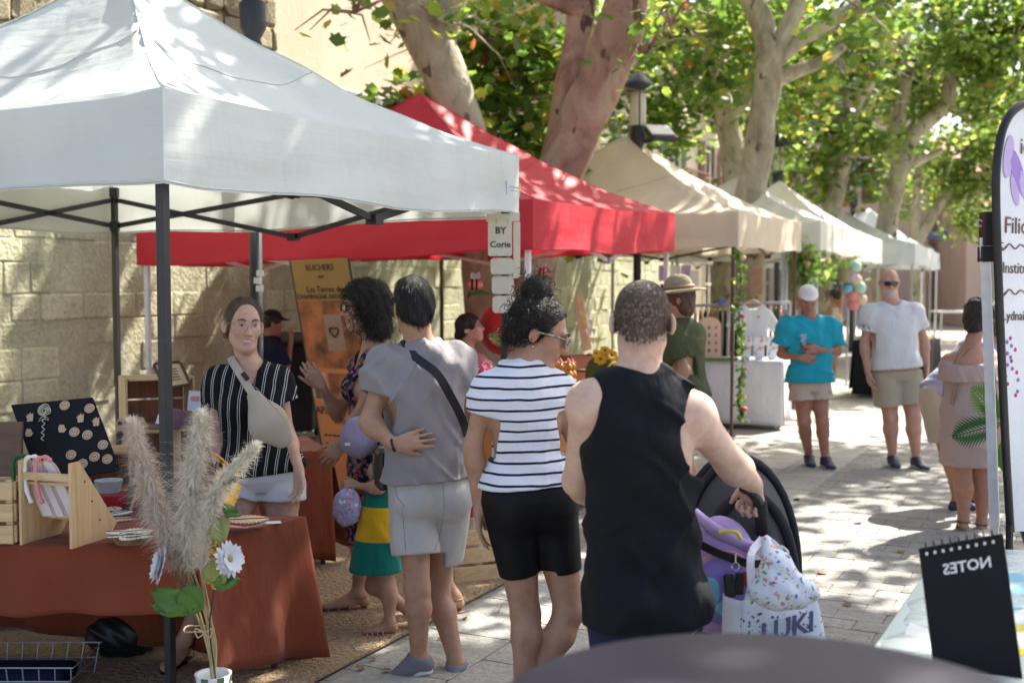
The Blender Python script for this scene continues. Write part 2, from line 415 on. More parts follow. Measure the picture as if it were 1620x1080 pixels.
# pink stucco house over the wall
hp = wp(3.9, 0, -5.2)
pinkh, win = house('stucco_house', 'sunlit peach stucco house rising behind the old wall and plane trunks', hp, U2, N2, 16.0, 7, 11, 'stucco_pink')
win(12.6, 6.9, 1.0, 1.6, 'shutter_brown')
m = MB(); m.tube([wp(9.6, 0, -5.12), wp(9.6, 11, -5.12)], .05, 8); m.build('downpipe', 'shutter_brown', pinkh)
# house with balconies behind the middle stalls
hb = wp(20.3, 0, -3.0)
balh, win = house('balcony_house', 'tall cream house with rusty lattice balconies behind the plane trees', hb, U2, N2, 24, 8, 12, 'stucco_cream')
for t in (2.0, 5.6, 9.2, 12.8, 16.4, 20):
    for z in (4.8, 8.2):
        win(t, z, 1.1, 2.1, 'shutter_green' if t < 6 else 'shutter_brown')
        b0 = hb+U2*(t-1.2)+UP*(z-1.15)
        m = MB(); m.obox(hb+U2*t+N2*.42+UP*(z-1.2), U2*1.3, N2*.4, UP*.07); bs = m.build('balcony', 'concrete_grey', balh)
        m = MB()
        for k in range(14):
            q = hb+U2*(t-1.25+k*2.5/13)+N2*.78+UP*(z-1.12); m.bar(q, q+UP*1.0, .025)
            if k < 13:
                q2 = q+U2*(2.5/13); m.bar(q, q2+UP*1.0, .016); m.bar(q+UP*1.0, q2, .016)
        m.bar(hb+U2*(t-1.28)+N2*.78+UP*(z-.1), hb+U2*(t+1.28)+N2*.78+UP*(z-.1), .05); m.build('railing', 'rust_metal', bs)
    win(t, 1.5, 1.1, 2.3)
# buildings closing the far end of the alley
fe = V(5.5, 46, 0)
endh, win = house('rose_house', 'pale rose house closing the far end of the alley', fe, (1, -.1, 0), (-.1, -1, 0), 10.5, 8, 10, 'stucco_rose')
for t in (1.8, 4.6, 7.4):
    win(t, 5.4, 1.0, 1.7, 'shutter_brown'); win(t, 8.4, 1.0, 1.4, 'shutter_brown'); win(t, 1.9, 1.1, 1.9)
gh, win = house('garage_house', 'low beige building with awning and dark doorway beyond the last canopy', V(15.9, 41, 0), (1, -.12, 0), (-.12, -1, 0), 9, 8, 5.2, 'stucco_rose', roof=True)
win(5.6, 3.9, 2.6, 1.2, None, 'shutter_brown')
m = MB(); m.obox(V(18.2, 40.75, 1.35), V(1.5, -.18, 0), V(-.006, -.05, 0), V(0, 0, 1.35)); m.build('garage_opening', 'concrete_grey', gh)
m = MB(); m.obox(V(18.7, 40.68, 1.1), V(.24, -.03, 0), V(-.006, -.04, 0), V(0, 0, .95)); m.build('door', 'shutter_brown', gh)
m = MB(); m.prism([V(16.4, 40.9, 3.0), V(23.5, 40.05, 3.0), V(23.5, 39.0, 2.75), V(16.4, 39.85, 2.75)], (0, 0, .08)); m.build('awning', 'concrete_grey', gh)
rh, win = house('right_house', 'cream facade beyond the trees at the right edge', V(22, 36, 0), (.5, -.86, 0), (-.86, -.5, 0), 26, 8, 9, 'stucco_cream')
for t in (3, 7, 11, 15): win(t, 5.5, 1.1, 1.9, 'shutter_green'); win(t, 2, 1.1, 2.0, 'shutter_green')
# ================================================================== TREES
def leaf_arrays(pos, size, flat=.6, lobed=True):
    n = len(pos)
    if lobed:
        T = np.array([(0, -.5, 0), (.27, -.33, .02), (.5, -.14, .06), (.39, .06, .02), (.45, .33, .06), (.22, .27, 0), (0, .55, -.04), (-.22, .27, 0), (-.45, .33, .06), (-.39, .06, .02), (-.5, -.14, .06), (-.27, -.33, .02)])
    else:
        T = np.array([(0, -.5, 0), (.42, -.15, .06), (.3, .3, .03), (0, .5, -.04), (-.3, .3, .03), (-.42, -.15, .06)])
    k = len(T)
    az = np.random.rand(n)*2*np.pi
    nz = np.random.randn(n, 3)*flat; nz[:, 2] += 1; nz /= np.linalg.norm(nz, axis=1)[:, None]
    a = np.stack([np.cos(az), np.sin(az), np.zeros(n)], 1); a -= nz*(a*nz).sum(1)[:, None]; a /= np.linalg.norm(a, axis=1)[:, None]
    b = np.cross(nz, a)
    v = pos[:, None, :]+size[:, None, None]*(T[None, :, 0:1]*a[:, None, :]+T[None, :, 1:2]*b[:, None, :]+T[None, :, 2:3]*nz[:, None, :])
    return v.reshape(-1, 3), k
def leaf_mesh(name, pos, size, m, parent, rnd=None, flat=.6, lobed=True):
    pos = np.asarray(pos, float); n = len(pos)
    v, k = leaf_arrays(pos, size, flat, lobed); v = v-np.array(OFF[parent.name])
    me = bpy.data.meshes.new(name); me.vertices.add(n*k); me.vertices.foreach_set('co', v.ravel())
    me.loops.add(n*k); me.loops.foreach_set('vertex_index', np.arange(n*k)); me.polygons.add(n)
    me.polygons.foreach_set('loop_start', np.arange(n)*k)
    me.update(calc_edges=True)
    at_ = me.attributes.new('rnd', 'FLOAT', 'FACE'); at_.data.foreach_set('value', (np.random.rand(n) if rnd is None else rnd).astype(np.float32))
    me.materials.append(MATS[m]); o = bpy.data.objects.new(name, me); COL.objects.link(o); o.parent = parent; OFF[o.name] = OFF[parent.name].copy()
    return o
def blob(c, r, n, ncl, spread):
    c = np.array(c); cl = np.random.randn(ncl, 3); cl /= np.linalg.norm(cl, axis=1)[:, None]
    cl = c+cl*np.array(r)*(np.random.rand(ncl, 1)**.45)
    idx = np.random.randint(0, ncl, n)
    return cl[idx]+np.random.randn(n, 3)*np.array(spread)
def tree(label, stems, blobs, bark='bark_grey', leaf='plane_leaf', size=(.11, .19), group='plane trees along the row of stalls'):
    base_ = Vector(stems[0][0][0]); root = thing('plane_tree', label, 'tree', Vector((base_.x, base_.y, 0)), group)
    first = None
    for pts, r0, r1 in stems:
        sp = spline(pts, 7); m = MB(); n = len(sp)
        rad = [lerp(r0, r1, i/(n-1)) for i in range(n)]
        m.tube(sp, rad, 18)
        m.v = [tuple(Vector(v)+Vector((vnoise(v, 2.2), vnoise((v[1], v[2], v[0]), 2.2), 0))*.035*min(1, r0*3)) for v in m.v]
        first = m.build('trunk' if first is None else 'limb', bark, root, smooth=True) or first
    P = np.concatenate([blob(*b) for b in blobs]); S = np.random.uniform(size[0], size[1], len(P))
    tag(leaf_mesh('crown', P, S, leaf, root), kind='stuff')
    # fine twigs carrying the leaf masses
    m = MB()
    for b in blobs:
        c = Vector(b[0])
        for k in range(10):
            e = c+Vector((random.gauss(0, 1)*b[1][0], random.gauss(0, 1)*b[1][1], random.gauss(0, 1)*b[1][2]))*.7
            mid = (c+e)/2+Vector((0, 0, .12)); m.tube([c, mid, e], [.02, .013, .005], 5, cap=False)
    tag(m.build('twig', bark, root), kind='stuff')
    return root
def path(Y, *pp, dy=0): return [at(x, y, Y+dy*i) for i, (x, y) in enumerate(pp)]
def gnd(px, Y): p = at(px, 440, Y); return Vector((p.x, Y, -.05))
def B(px, py, Y, rx, rz, n, ncl=14, ry=1.0, sp=.22): return (at(px, py, Y), (rx, ry, rz), n, ncl, (sp, sp, sp*.8))
def O(x, y, z, rx, ry, rz, n, ncl=22, sp=.34): return (V(x, y, z), (rx, ry, rz), n, ncl, (sp, sp, sp*.5))
def over(x0, x1, y0, y1, z0, dens=1., step=1.55):  # out-of-view leaf clumps, placed and thinned to shape the shade below
    """clumps of the crown high over the alley"""
    out = []; y = y0
    while y < y1:
        x = x0
        while x < x1:
            if random.random() < .86:
                out.append(O(x+random.uniform(-.6, .6), y+random.uniform(-.6, .6), z0+random.uniform(-.6, 1.4), .85, .85, .5, int(400*dens), 5, .32))
            x += step
        y += step
    return out
D = 1.0
tree('plane tree with leaning grey trunk directly behind the red canopy peak',
     [([gnd(782, 12.3)]+path(12.3, (770, 430), (748, 280), (724, 180), (690, 90), (642, 0), (585, -110), (520, -260)), .26, .23),
      (path(12.3, (690, 90), (740, -60), (800, -220)), .16, .09)],
     [B(690, 30, 12.0, .6, .3, 40, 6), B(560, 20, 11.6, .45, .22, 22, 6), B(660, 175, 12.6, .5, .2, 130, 6, .4), B(610, 190, 12.8, .4, .18, 90, 5, .4)]+over(-1.5, 3.2, 7.0, 11.6, 8.4, 1.1)+over(1.0, 3.2, 11.8, 13.4, 8.4, .8), 'bark_grey')
tree('plane tree with thick reddish trunk rising between the red and beige canopies',
     [([gnd(815, 13)]+path(13, (838, 430), (872, 310), (915, 205), (962, 100), (990, 0), (1005, -110), (1040, -260)), .285, .235),
      (path(13.3, (868, 330), (888, 220), (905, 120), (918, 20), (925, -90)), .19, .15),
      (path(13.2, (925, 20), (890, 5), (850, -10), (790, -60)), .12, .06)],
     [B(760, 60, 14.2, 1.0, .5, 520, 16, .8), B(830, 130, 14.4, 1.0, .5, 650, 16, .8), B(780, 200, 14.0, .8, .4, 420, 12, .6), B(860, 250, 14.5, .7, .4, 330, 10, .6), B(700, 240, 14.6, .5, .3, 160, 8, .5), B(1060, 40, 12.2, .3, .22, 28, 6, .4), B(1020, 85, 12.4, .25, .2, 26, 5, .3), B(930, 330, 15.2, .8, .4, 260, 8, .5), B(740, 130, 15, .6, .5, 300, 10, .6)]+over(1.6, 5.2, 13.8, 17.6, 8.6, .6), 'bark_red')
tree('plane tree with pale forked trunk above the two cream canopies',
     [([gnd(1182, 17)]+path(17, (1186, 330), (1196, 270), (1207, 190), (1216, 110), (1206, 40), (1180, -20), (1150, -120)), .25, .13),
      (path(17, (1216, 112), (1240, 55), (1262, 0), (1275, -80)), .16, .1),
      (path(17, (1222, 100), (1262, 66), (1312, 36), (1372, -2), (1440, -50)), .13, .08),
      (path(17.6, (1220, 130), (1262, 112), (1300, 98), (1335, 72)), .13, .07)],
     [B(1120, 60, 18, .9, .6, 420, 14), B(1250, 40, 18.4, 1.0, .5, 320, 14), B(1330, 90, 18.5, .9, .6, 360, 14), B(1130, 130, 17.5, .5, .35, 200, 10), B(1270, 150, 19, .6, .5, 260, 10),
      B(1370, 20, 14.5, .5, .3, 60, 8, .5), B(1435, 75, 14.5, .25, .15, 22, 4, .3), B(1330, 110, 14.6, .1, .08, 8, 3, .2)]+over(3.6, 8, 17.5, 21.5, 9, .55, 1.8), 'bark_grey')
tree('plane tree with slanting grey trunk behind the pale forked one',
     [([gnd(1142, 19.5)]+path(19.5, (1150, 400), (1164, 310), (1160, 240), (1146, 180), (1128, 120), (1105, 40), (1085, -60)), .24, .15),
      (path(19.5, (1150, 190), (1185, 140), (1200, 60)), .14, .08)],
     [B(1080, 120, 20, .9, .8, 600, 16), B(1060, 220, 20.5, .7, .6, 330, 12), B(1120, 20, 20, 1.2, .8, 600, 16), B(1230, 200, 21, .7, .8, 420, 12), B(1000, 190, 21, .9, .9, 420, 12), B(960, 60, 21, 1.2, 1, 620, 14), B(1050, 60, 21, 1.2, 1, 700, 14), B(1040, 320, 21, .8, .5, 300, 10), B(1200, 120, 22, 1.2, 1.0, 700, 16), B(900, 150, 21, 1.0, 1.0, 500, 12)], 'bark_grey', 'plane_leaf_far')
tree('thin plane tree standing left of the street lamp far down the row',
     [([gnd(1300, 24)]+path(24, (1306, 390), (1322, 310), (1340, 230), (1352, 170), (1385, 110), (1392, 30), (1400, -60)), .2, .1),
      (path(24, (1350, 180), (1330, 120), (1320, 30)), .12, .07)],
     [B(1310, 200, 24, 1.2, 1.0, 850, 18), B(1280, 270, 24.5, .9, .7, 460, 12), B(1360, 240, 24.5, .9, .6, 460, 12), B(1370, 60, 24, 1.5, 1.0, 900, 18), B(1300, 100, 25, 1.2, 1, 560, 14), B(1340, 295, 24.5, .5, .4, 200, 8)], 'bark_grey', 'plane_leaf_far')
tree('stout plane tree with bent trunk above the last white canopies',
     [([gnd(1392, 26)]+path(26, (1398, 400), (1408, 330), (1424, 265), (1440, 215), (1480, 182), (1500, 150), (1502, 60), (1490, -40)), .27, .12),
      (path(26, (1424, 268), (1418, 200), (1432, 140), (1440, 40)), .2, .1), (path(26.2, (1440, 260), (1466, 250), (1490, 238)), .12, .06)],
     [B(1450, 60, 26, 1.6, 1.0, 900, 18), B(1530, 60, 25, 1.6, 1.1, 1000, 20), B(1440, 160, 27, 1.2, .8, 600, 14), B(1540, 180, 27, 1.3, 1.0, 800, 18), B(1600, 80, 24, 1.4, 1.2, 900, 18), B(1390, 130, 27, 1.2, .8, 450, 12), B(1560, 130, 26, 1.6, 1.1, 1100, 20), B(1600, 20, 25, 1.8, 1.0, 1100, 20), B(1480, 10, 27, 1.6, .8, 800, 16), B(1500, 120, 28, 1.3, 1, 700, 16)], 'bark_grey', 'plane_leaf_far')
tree('slender far plane tree forking over the last canopy',
     [([gnd(1452, 32)]+path(32, (1452, 430), (1450, 390), (1470, 350), (1495, 312), (1520, 280), (1540, 220)), .2, .1),
      (path(32, (1450, 392), (1448, 340), (1452, 290), (1460, 210)), .13, .08)],
     [B(1500, 250, 32, 1.6, 1.0, 900, 18), B(1550, 300, 32, 1.3, .7, 600, 14), B(1470, 320, 33, 1.2, .6, 350, 12), B(1560, 210, 33, 1.6, 1.2, 900, 18), B(1600, 280, 31, 1.2, 1.2, 600, 16), B(1590, 350, 33, .8, .5, 200, 8), B(1610, 200, 31, 1.6, 1.4, 1000, 20), B(1530, 350, 33, 1.0, .6, 380, 10), B(1430, 270, 34, 1.0, .8, 400, 10)], 'bark_grey', 'plane_leaf_far')
# two trees added out of view at the right to shade the alley
tree('added plane tree out of view at the right, put there to shade the alley',
     [([V(7.4, 9.5, 0), V(7.3, 9.6, 2), V(7.5, 9.6, 4), V(7.2, 9.8, 6), V(6.8, 10, 8)], .36, .2)],
     over(3.2, 5.6, 6.2, 11.5, 8.3, 1.6)+over(5.6, 8.4, 7.0, 11.0, 8.4, 2.2)+over(6.6, 8.8, 8.6, 11.6, 10, 1.6)+over(6.0, 10.2, 11.6, 15.5, 8.6, 1.2, 1.75), 'bark_grey')
tree('second added plane tree out of view at the right, shading the farther alley',
     [([V(10.5, 17, 0), V(10.4, 17, 2), V(10.6, 17, 4), V(10.2, 17, 6), V(9.8, 17, 8)], .36, .2)],
     over(7.6, 13.5, 14.5, 23, 8.8, .95, 1.9), 'bark_grey')
# ================================================================== STALL CANOPIES
def fabric(name, c, tr, bumps=.5):
    m, t, p, out = base(name); v = coords(t)
    n1 = noise(t, v, 2.6, 5, .6, .6); n2 = noise(t, coords(t, (1.6, 1.6, 1)), 3, 3, .5, .25)
    col = ramp(t, n1, [(.3, tuple(x*.93 for x in c)), (.7, c)])
    t.links.new(col, p.inputs['Base Color']); p.inputs['Roughness'].default_value = .55; p.inputs['Specular IOR Level'].default_value = .35
    n3 = noise(t, coords(t, (.8, .8, 7)), 2.2, 3, .5, .2); ad = nn(t, 'ShaderNodeMath', operation='MULTIPLY_ADD'); ad.inputs[1].default_value = .45; t.links.new(n3, ad.inputs[0]); t.links.new(n2, ad.inputs[2])
    bumpit(t, p, ad.outputs[0], bumps*.8, .03); addtrans(t, p, out, col, tr)
fabric('canopy_white', (.66, .70, .665), .22); fabric('canopy_red', (.62, .035, .055), .3); fabric('canopy_beige', (.80, .70, .54), .36); fabric('canopy_cream', (.86, .83, .75), .36); fabric('canopy_ice', (.70, .74, .74), .28)
mat('metal_black', (.022, .024, .028), (.015, .016, .018), 20, .45, metal=.0, spec=.5)
mat('metal_grey', (.42, .43, .45), (.34, .35, .37), 20, .4, metal=.3)
mat('metal_white', (.72, .72, .73), (.62, .62, .63), 20, .4)
mat('metal_brown', (.13, .085, .06), (.09, .06, .045), 20, .5)
mat('plastic_black', (.018, .018, .02), (.012, .012, .013), 20, .5)
def canopy(label, A, Bc, C, Dd, zb, zpk, fab, legm, val=.34, truss=True, sag=.16, legw=.038, skip=(), seed=0):
    rr = random.Random(seed)
    cs = [Vector((*p[:2], 0)) for p in (A, Bc, C, Dd)]
    ce = (cs[0]+cs[2])/2; pk = Vector((ce.x, ce.y, zpk))
    root = thing('stall_canopy', label, 'canopy', ce, 'pop-up stall canopies along the alley')
    ev = [cs[i]+UP*(zb[i]+val) for i in range(4)]
    m = MB(); NU, NV = 26, 16; seams = []
    for i in range(4):
        a, b = ev[i], ev[(i+1) % 4]
        def fn(u, v, a=a, b=b):
            e = lerp(a, b, u); p = lerp(e, pk, v)
            w_ = 4*u*(1-u)
            p = p - UP*((.10+sag*w_)*4*v*(1-v)*(1.25-v*.5)) + UP*(.018*math.sin(u*9+v*7+i)*math.sin(v*math.pi)*math.sin(u*math.pi)+ .012*vnoise(p, 5)*math.sin(v*math.pi))
            p -= UP*.02*w_*(1-v)
            return p
        m.grid(fn, NU, NV); seams.append([fn(u_, .55)+UP*.004 for u_ in np.linspace(.01, .99, 30)]); seams.append([fn(.004, v_)+UP*.006 for v_ in np.linspace(0, .98, 30)])
    cn = m.build('canopy', fab, root, smooth=True)
    me = cn.data; bm = bmesh.new(); bm.from_mesh(me); bmesh.ops.remove_doubles(bm, verts=bm.verts, dist=.003); bmesh.ops.recalc_face_normals(bm, faces=bm.faces); bm.to_mesh(me); bm.free()
    me.polygons.foreach_set('use_smooth', [True]*len(me.polygons))
    for sm_ in seams:
        m = MB(); m.tube(sm_, .0035, 5); m.build('seam', fab, cn, smooth=True)
    for i in range(4):
        a, b = ev[i], ev[(i+1) % 4]; al, bl = cs[i]+UP*zb[i], cs[(i+1) % 4]+UP*zb[(i+1) % 4]
        n = (b-a).cross(UP).normalized(); ph = rr.random()*9
        if n.dot(a-ce) < 0: n = -n
        m = MB()
        def fn(u, v):
            t_ = lerp(a, b, u); l_ = lerp(al, bl, u)
            p = lerp(t_, l_, v)-UP*.02*4*u*(1-u)
            ed = min(1, min(u, 1-u)*14)
            rip = (.010*math.sin(u*38+ph+v*2)+.012*math.sin(u*17+ph*2)+.008*math.sin(v*9+u*12+ph))*ed*v
            return p+n*((.012+.02*v)*ed+rip)-UP*(.012*math.sin(u*11+ph)*v*ed)
        m.grid(fn, 60, 6); m.build('valance', fab, cn, smooth=True)
        m = MB(); m.tube([fn(u_, .97)+n*.001 for u_ in np.linspace(0, 1, 61)], .0045, 5); m.build('hem', fab, cn, smooth=True)
    zmin = min(zb)
    for i in range(4):
        if i in skip: continue
        q = cs[i]+(ce-cs[i]).normalized()*.085
        m = MB(); m.bar(q+UP*.9, q+UP*(zb[i]+val-.03), legw); m.bar(q+UP*.012, q+UP*.95, legw*.78); m.build('leg', legm, root, bevel=.003)
        m = MB(); m.box(q+UP*.006, .09, .09, .012); m.build('foot_plate', legm, root)
        for zz, ww in ((zb[i]+.05, 1.5), (zb[i]+val-.06, 1.5)):
            m = MB(); m.box(q+UP*zz, legw*ww, legw*ww, .07); m.build('bracket', 'plastic_black' if legm != 'metal_white' else 'metal_grey', root, bevel=.004)
    if truss:
        mids = []
        for i in range(4):
            j = (i+1) % 4; p = cs[i]+(ce-cs[i]).normalized()*.07; q = cs[j]+(ce-cs[j]).normalized()*.07; c = (p+q)/2
            zi, zj = zb[i], zb[j]; zm = (zi+zj)/2; mids.append((c, zm))
            p1, p3 = lerp(p, q, .5), None
            for (a, za, b, zb_) in ((p, zi+.24, lerp(p, q, .5), zm-.08), (p, zi+.05, lerp(p, q, .5), zm+.2), (lerp(p, q, .5), zm+.2, q, zj+.05), (lerp(p, q, .5), zm-.08, q, zj+.24)):
                m = MB(); m.bar(a+UP*za, b+UP*zb_, .018, .032); m.build('truss_bar', legm, root)
            for zz in (-.08, .2):
                m = MB(); m.box(c+UP*(zm+zz), .07, .06, .05, RU[2]); m.build('truss_joint', 'plastic_black' if legm != 'metal_white' else 'metal_grey', root)
        for c, zm in mids:
            m = MB(); m.bar(c+UP*(zm+.18), Vector((ce.x, ce.y, zm+.3)), .018, .03); m.build('truss_bar', legm, root)
        m = MB(); m.bar(Vector((ce.x, ce.y, mids[0][1]+.2)), Vector((ce.x, ce.y, zpk-.05)), .035); m.build('centre_pole', legm, root)
    return root, cs
def rectfoot(A, L, Wd):
    A = Vector((*A[:2], 0)); B_ = A+U2*L; C_ = B_-N2*Wd; return A, B_, C_, A-N2*Wd
t1, TC = canopy('large pale grey-white canopy on black legs filling the upper left', *rectfoot((-1.287, 4.35), 3.0, 3.25), (2.03, 2.06, 2.0, 2.03), 3.36, 'canopy_white', 'metal_black', val=.35, sag=.13, seed=1)
canopy('red canopy with translucent valance over the honey stall', *rectfoot((.148, 8.3), 3.15, 3.72), (1.88, 1.93, 1.86, 1.79), 3.33, 'canopy_red', 'metal_white', val=.36, seed=2)
canopy('beige canopy with garlanded brown front leg over the white table', *rectfoot((2.39, 12.4), 3.0, 3.7), (2.01, 2.02, 2.0, 2.0), 3.44, 'canopy_beige', 'metal_brown', val=.38, seed=3)
canopy('small cream canopy directly beyond the beige one', *rectfoot((4.05, 15.4), 3.0, 3.0), (2.04, 2.0, 2.0, 2.0), 3.2, 'canopy_cream', 'metal_grey', val=.4, seed=4)
canopy('tall-peaked cream canopy behind the small cream one', *rectfoot((5.3, 18.3), 3.0, 3.0), (1.98, 1.95, 1.95, 1.95), 3.36, 'canopy_cream', 'metal_grey', val=.4, seed=5)
canopy('low ice-white canopy, second from the far end of the row', *rectfoot((7.7, 22.4), 3.0, 3.0), (1.95, 1.9, 1.9, 1.9), 3.0, 'canopy_ice', 'metal_grey', val=.4, seed=6)
canopy('farthest white canopy at the end of the row', *rectfoot((9.5, 27), 3.0, 3.0), (1.9, 1.9, 1.9, 1.9), 3.4, 'canopy_ice', 'metal_white', val=.4, seed=7)
# ================================================================== FIGURES: bodies grown as one smooth surface
def nets(d, lo, h):
    s = d < 0; nx, ny, nz = d.shape
    c = np.zeros((nx-1, ny-1, nz-1), np.int8)
    for a in (0, 1):
        for b in (0, 1):
            for e in (0, 1): c += s[a:nx-1+a, b:ny-1+b, e:nz-1+e]
    I = np.argwhere((c > 0) & (c < 8))
    if len(I) == 0: return np.zeros((0, 3)), np.zeros((0, 4), int)
    idx = -np.ones(c.shape, np.int64); idx[I[:, 0], I[:, 1], I[:, 2]] = np.arange(len(I))
    acc = np.zeros((len(I), 3)); cnt = np.zeros(len(I))
    cor = [(a, b, e) for a in (0, 1) for b in (0, 1) for e in (0, 1)]
    val = {q: d[I[:, 0]+q[0], I[:, 1]+q[1], I[:, 2]+q[2]] for q in cor}
    for q in cor:
        for ax in range(3):
            if q[ax] == 0:
                r = list(q); r[ax] = 1; r = tuple(r); v0, v1 = val[q], val[r]
                m = (v0 < 0) != (v1 < 0); t = np.where(m, v0/np.where(m, v0-v1, 1), 0)
                p = np.array(q, float)[None].repeat(len(I), 0); p[:, ax] = t
                acc += p*m[:, None]; cnt += m
    P = (I+acc/cnt[:, None])*h+np.array(lo)
    Q = []
    for ax in range(3):
        s0 = np.moveaxis(s, ax, 0); id0 = np.moveaxis(idx, ax, 0)
        e = np.argwhere(s0[:-1, 1:-1, 1:-1] != s0[1:, 1:-1, 1:-1]); e[:, 1:] += 1
        i, j, k = e.T; a = id0[i, j-1, k-1]; b = id0[i, j, k-1]; c_ = id0[i, j, k]; d_ = id0[i, j-1, k]
        f = np.stack([a, b, c_, d_], 1); ins = s0[i, j, k]
        flip = ~ins if ax != 1 else ins
        f[flip] = f[flip][:, ::-1]; Q.append(f)
    return P, np.concatenate(Q)
def smoothmesh(P, Q, it=2, lam=.5):
    n = len(P); E = np.concatenate([Q[:, [0, 1]], Q[:, [1, 2]], Q[:, [2, 3]], Q[:, [3, 0]]])
    deg = np.bincount(E[:, 0], minlength=n)+np.bincount(E[:, 1], minlength=n)
    for _ in range(it):
        A = np.zeros_like(P)
        for k in range(3): A[:, k] = np.bincount(E[:, 0], P[E[:, 1], k], n)+np.bincount(E[:, 1], P[E[:, 0], k], n)
        P = P+lam*(A/np.maximum(deg, 1)[:, None]-P)
    return P
class Field:
    """list of blended shapes; each shape = (fn(X,Y,Z)->distance, lo, hi, k, mode)"""
    def __init__(s): s.sh = []
    def cone(s, a, b, ra, rb, k=.03, flat=None, mode='u'):
        a = np.array(a, float); b = np.array(b, float); ba = b-a; L = max(ba @ ba, 1e-9); r = max(ra, rb)
        def fn(X, Y, Z):
            px, py, pz = X-a[0], Y-a[1], Z-a[2]; t = np.clip((px*ba[0]+py*ba[1]+pz*ba[2])/L, 0, 1)
            qx, qy, qz = px-t*ba[0], py-t*ba[1], pz-t*ba[2]
            if flat is not None:
                ax, f = flat; w_ = (qx*ax[0]+qy*ax[1]+qz*ax[2])*(1/f-1); qx = qx+ax[0]*w_; qy = qy+ax[1]*w_; qz = qz+ax[2]*w_
                return (np.sqrt(qx*qx+qy*qy+qz*qz)-(ra+(rb-ra)*t))*min(1, f)
            return np.sqrt(qx*qx+qy*qy+qz*qz)-(ra+(rb-ra)*t)
        s.sh.append((fn, np.minimum(a, b)-r, np.maximum(a, b)+r, k, mode)); return s
    def ell(s, c, ax, r, k=.03, mode='u'):
        c = np.array(c, float); A = [np.array(x, float) for x in ax]; R_ = max(r); mn = min(r)
        def fn(X, Y, Z):
            px, py, pz = X-c[0], Y-c[1], Z-c[2]; q = 0
            for a, rr in zip(A, r): q = q+((px*a[0]+py*a[1]+pz*a[2])/rr)**2
            return (np.sqrt(q)-1)*mn
        s.sh.append((fn, c-R_, c+R_, k, mode)); return s
    def loft(s, A, B_, x0, x1, tab, k=.03, inf=0, mode='u'):
        A = np.array(A, float); B_ = np.array(B_, float); ba = B_-A; Ln = np.linalg.norm(ba); ba = ba/Ln
        x0 = np.array(x0, float); x1 = np.array(x1, float); T = np.array(tab, float); R_ = T[:, 1:3].max()+inf
        offs = T[:, 3] if T.shape[1] > 3 else np.zeros(len(T))
        t0, t1 = T[0, 0], T[-1, 0]
        def fn(X, Y, Z):
            px, py, pz = X-A[0], Y-A[1], Z-A[2]; t = (px*ba[0]+py*ba[1]+pz*ba[2])/Ln; tc = np.clip(t, t0, t1)
            rx = np.interp(tc, T[:, 0], T[:, 1])+inf; ry = np.interp(tc, T[:, 0], T[:, 2])+inf; of = np.interp(tc, T[:, 0], offs)
            lx = [x0[i]+(x1[i]-x0[i])*tc for i in range(3)]
            dt = lx[0]*ba[0]+lx[1]*ba[1]+lx[2]*ba[2]; lx = [lx[i]-dt*ba[i] for i in range(3)]
            nl = np.sqrt(lx[0]**2+lx[1]**2+lx[2]**2); lx = [q/nl for q in lx]
            ly = [ba[1]*lx[2]-ba[2]*lx[1], ba[2]*lx[0]-ba[0]*lx[2], ba[0]*lx[1]-ba[1]*lx[0]]   # towards the front
            u = px*lx[0]+py*lx[1]+pz*lx[2]; v = px*ly[0]+py*ly[1]+pz*ly[2]-of
            pw = 2.3
            q = (np.abs(u/rx)**pw+np.abs(v/ry)**pw)**(1/pw)
            e = (q-1)*np.minimum(rx, ry); c = np.abs(t-tc)*Ln
            return np.where(c > 0, np.sqrt(np.maximum(e, 0)**2+c*c), e)
        P0 = A+ba*Ln*t0; P1 = A+ba*Ln*t1
        s.sh.append((fn, np.minimum(P0, P1)-R_-np.abs(offs).max(), np.maximum(P0, P1)+R_+np.abs(offs).max(), k, mode)); return s
    def half(s, p, n, k=.006):            # keep the side opposite to n
        p = np.array(p, float); n = np.array(n, float); n = n/np.linalg.norm(n)
        s.sh.append((lambda X, Y, Z: (X-p[0])*n[0]+(Y-p[1])*n[1]+(Z-p[2])*n[2], None, None, k, 'i')); return s
    def warp(s, fn): s.sh.append((fn, None, None, 0, 'w')); return s
    def mesh(s, h, sm=2, pad=.03):
        lo = np.min([q[1] for q in s.sh if q[1] is not None and q[4] == 'u'], 0)-pad; hi = np.max([q[2] for q in s.sh if q[2] is not None and q[4] == 'u'], 0)+pad
        n = np.ceil((hi-lo)/h).astype(int)+1
        ax = [(lo[i]+np.arange(n[i])*h).astype(np.float32) for i in range(3)]
        d = np.full(n, .5, np.float32)
        for fn, a, b, k, mode in s.sh:
            if a is None: sl = [slice(0, n[i]) for i in range(3)]
            else:
                pd = max(k*1.6, .03)
                sl = [slice(max(0, int((a[i]-pd-lo[i])/h)), min(n[i], int((b[i]+pd-lo[i])/h)+2)) for i in range(3)]
            X = ax[0][sl[0]][:, None, None]; Y = ax[1][sl[1]][None, :, None]; Z = ax[2][sl[2]][None, None, :]
            D0 = d[sl[0], sl[1], sl[2]]; f = np.asarray(fn(X, Y, Z), np.float32)+np.zeros_like(D0)
            if mode == 'w': d[sl[0], sl[1], sl[2]] = D0+f; continue
            if mode == 's': f = -f
            if k <= 0: r = np.minimum(D0, f) if mode == 'u' else np.maximum(D0, f)
            elif mode == 'u':
                q = np.clip(.5+.5*(f-D0)/k, 0, 1); r = f+(D0-f)*q-k*q*(1-q)
            else:
                q = np.clip(.5-.5*(f-D0)/k, 0, 1); r = f+(D0-f)*q+k*q*(1-q)
            d[sl[0], sl[1], sl[2]] = r
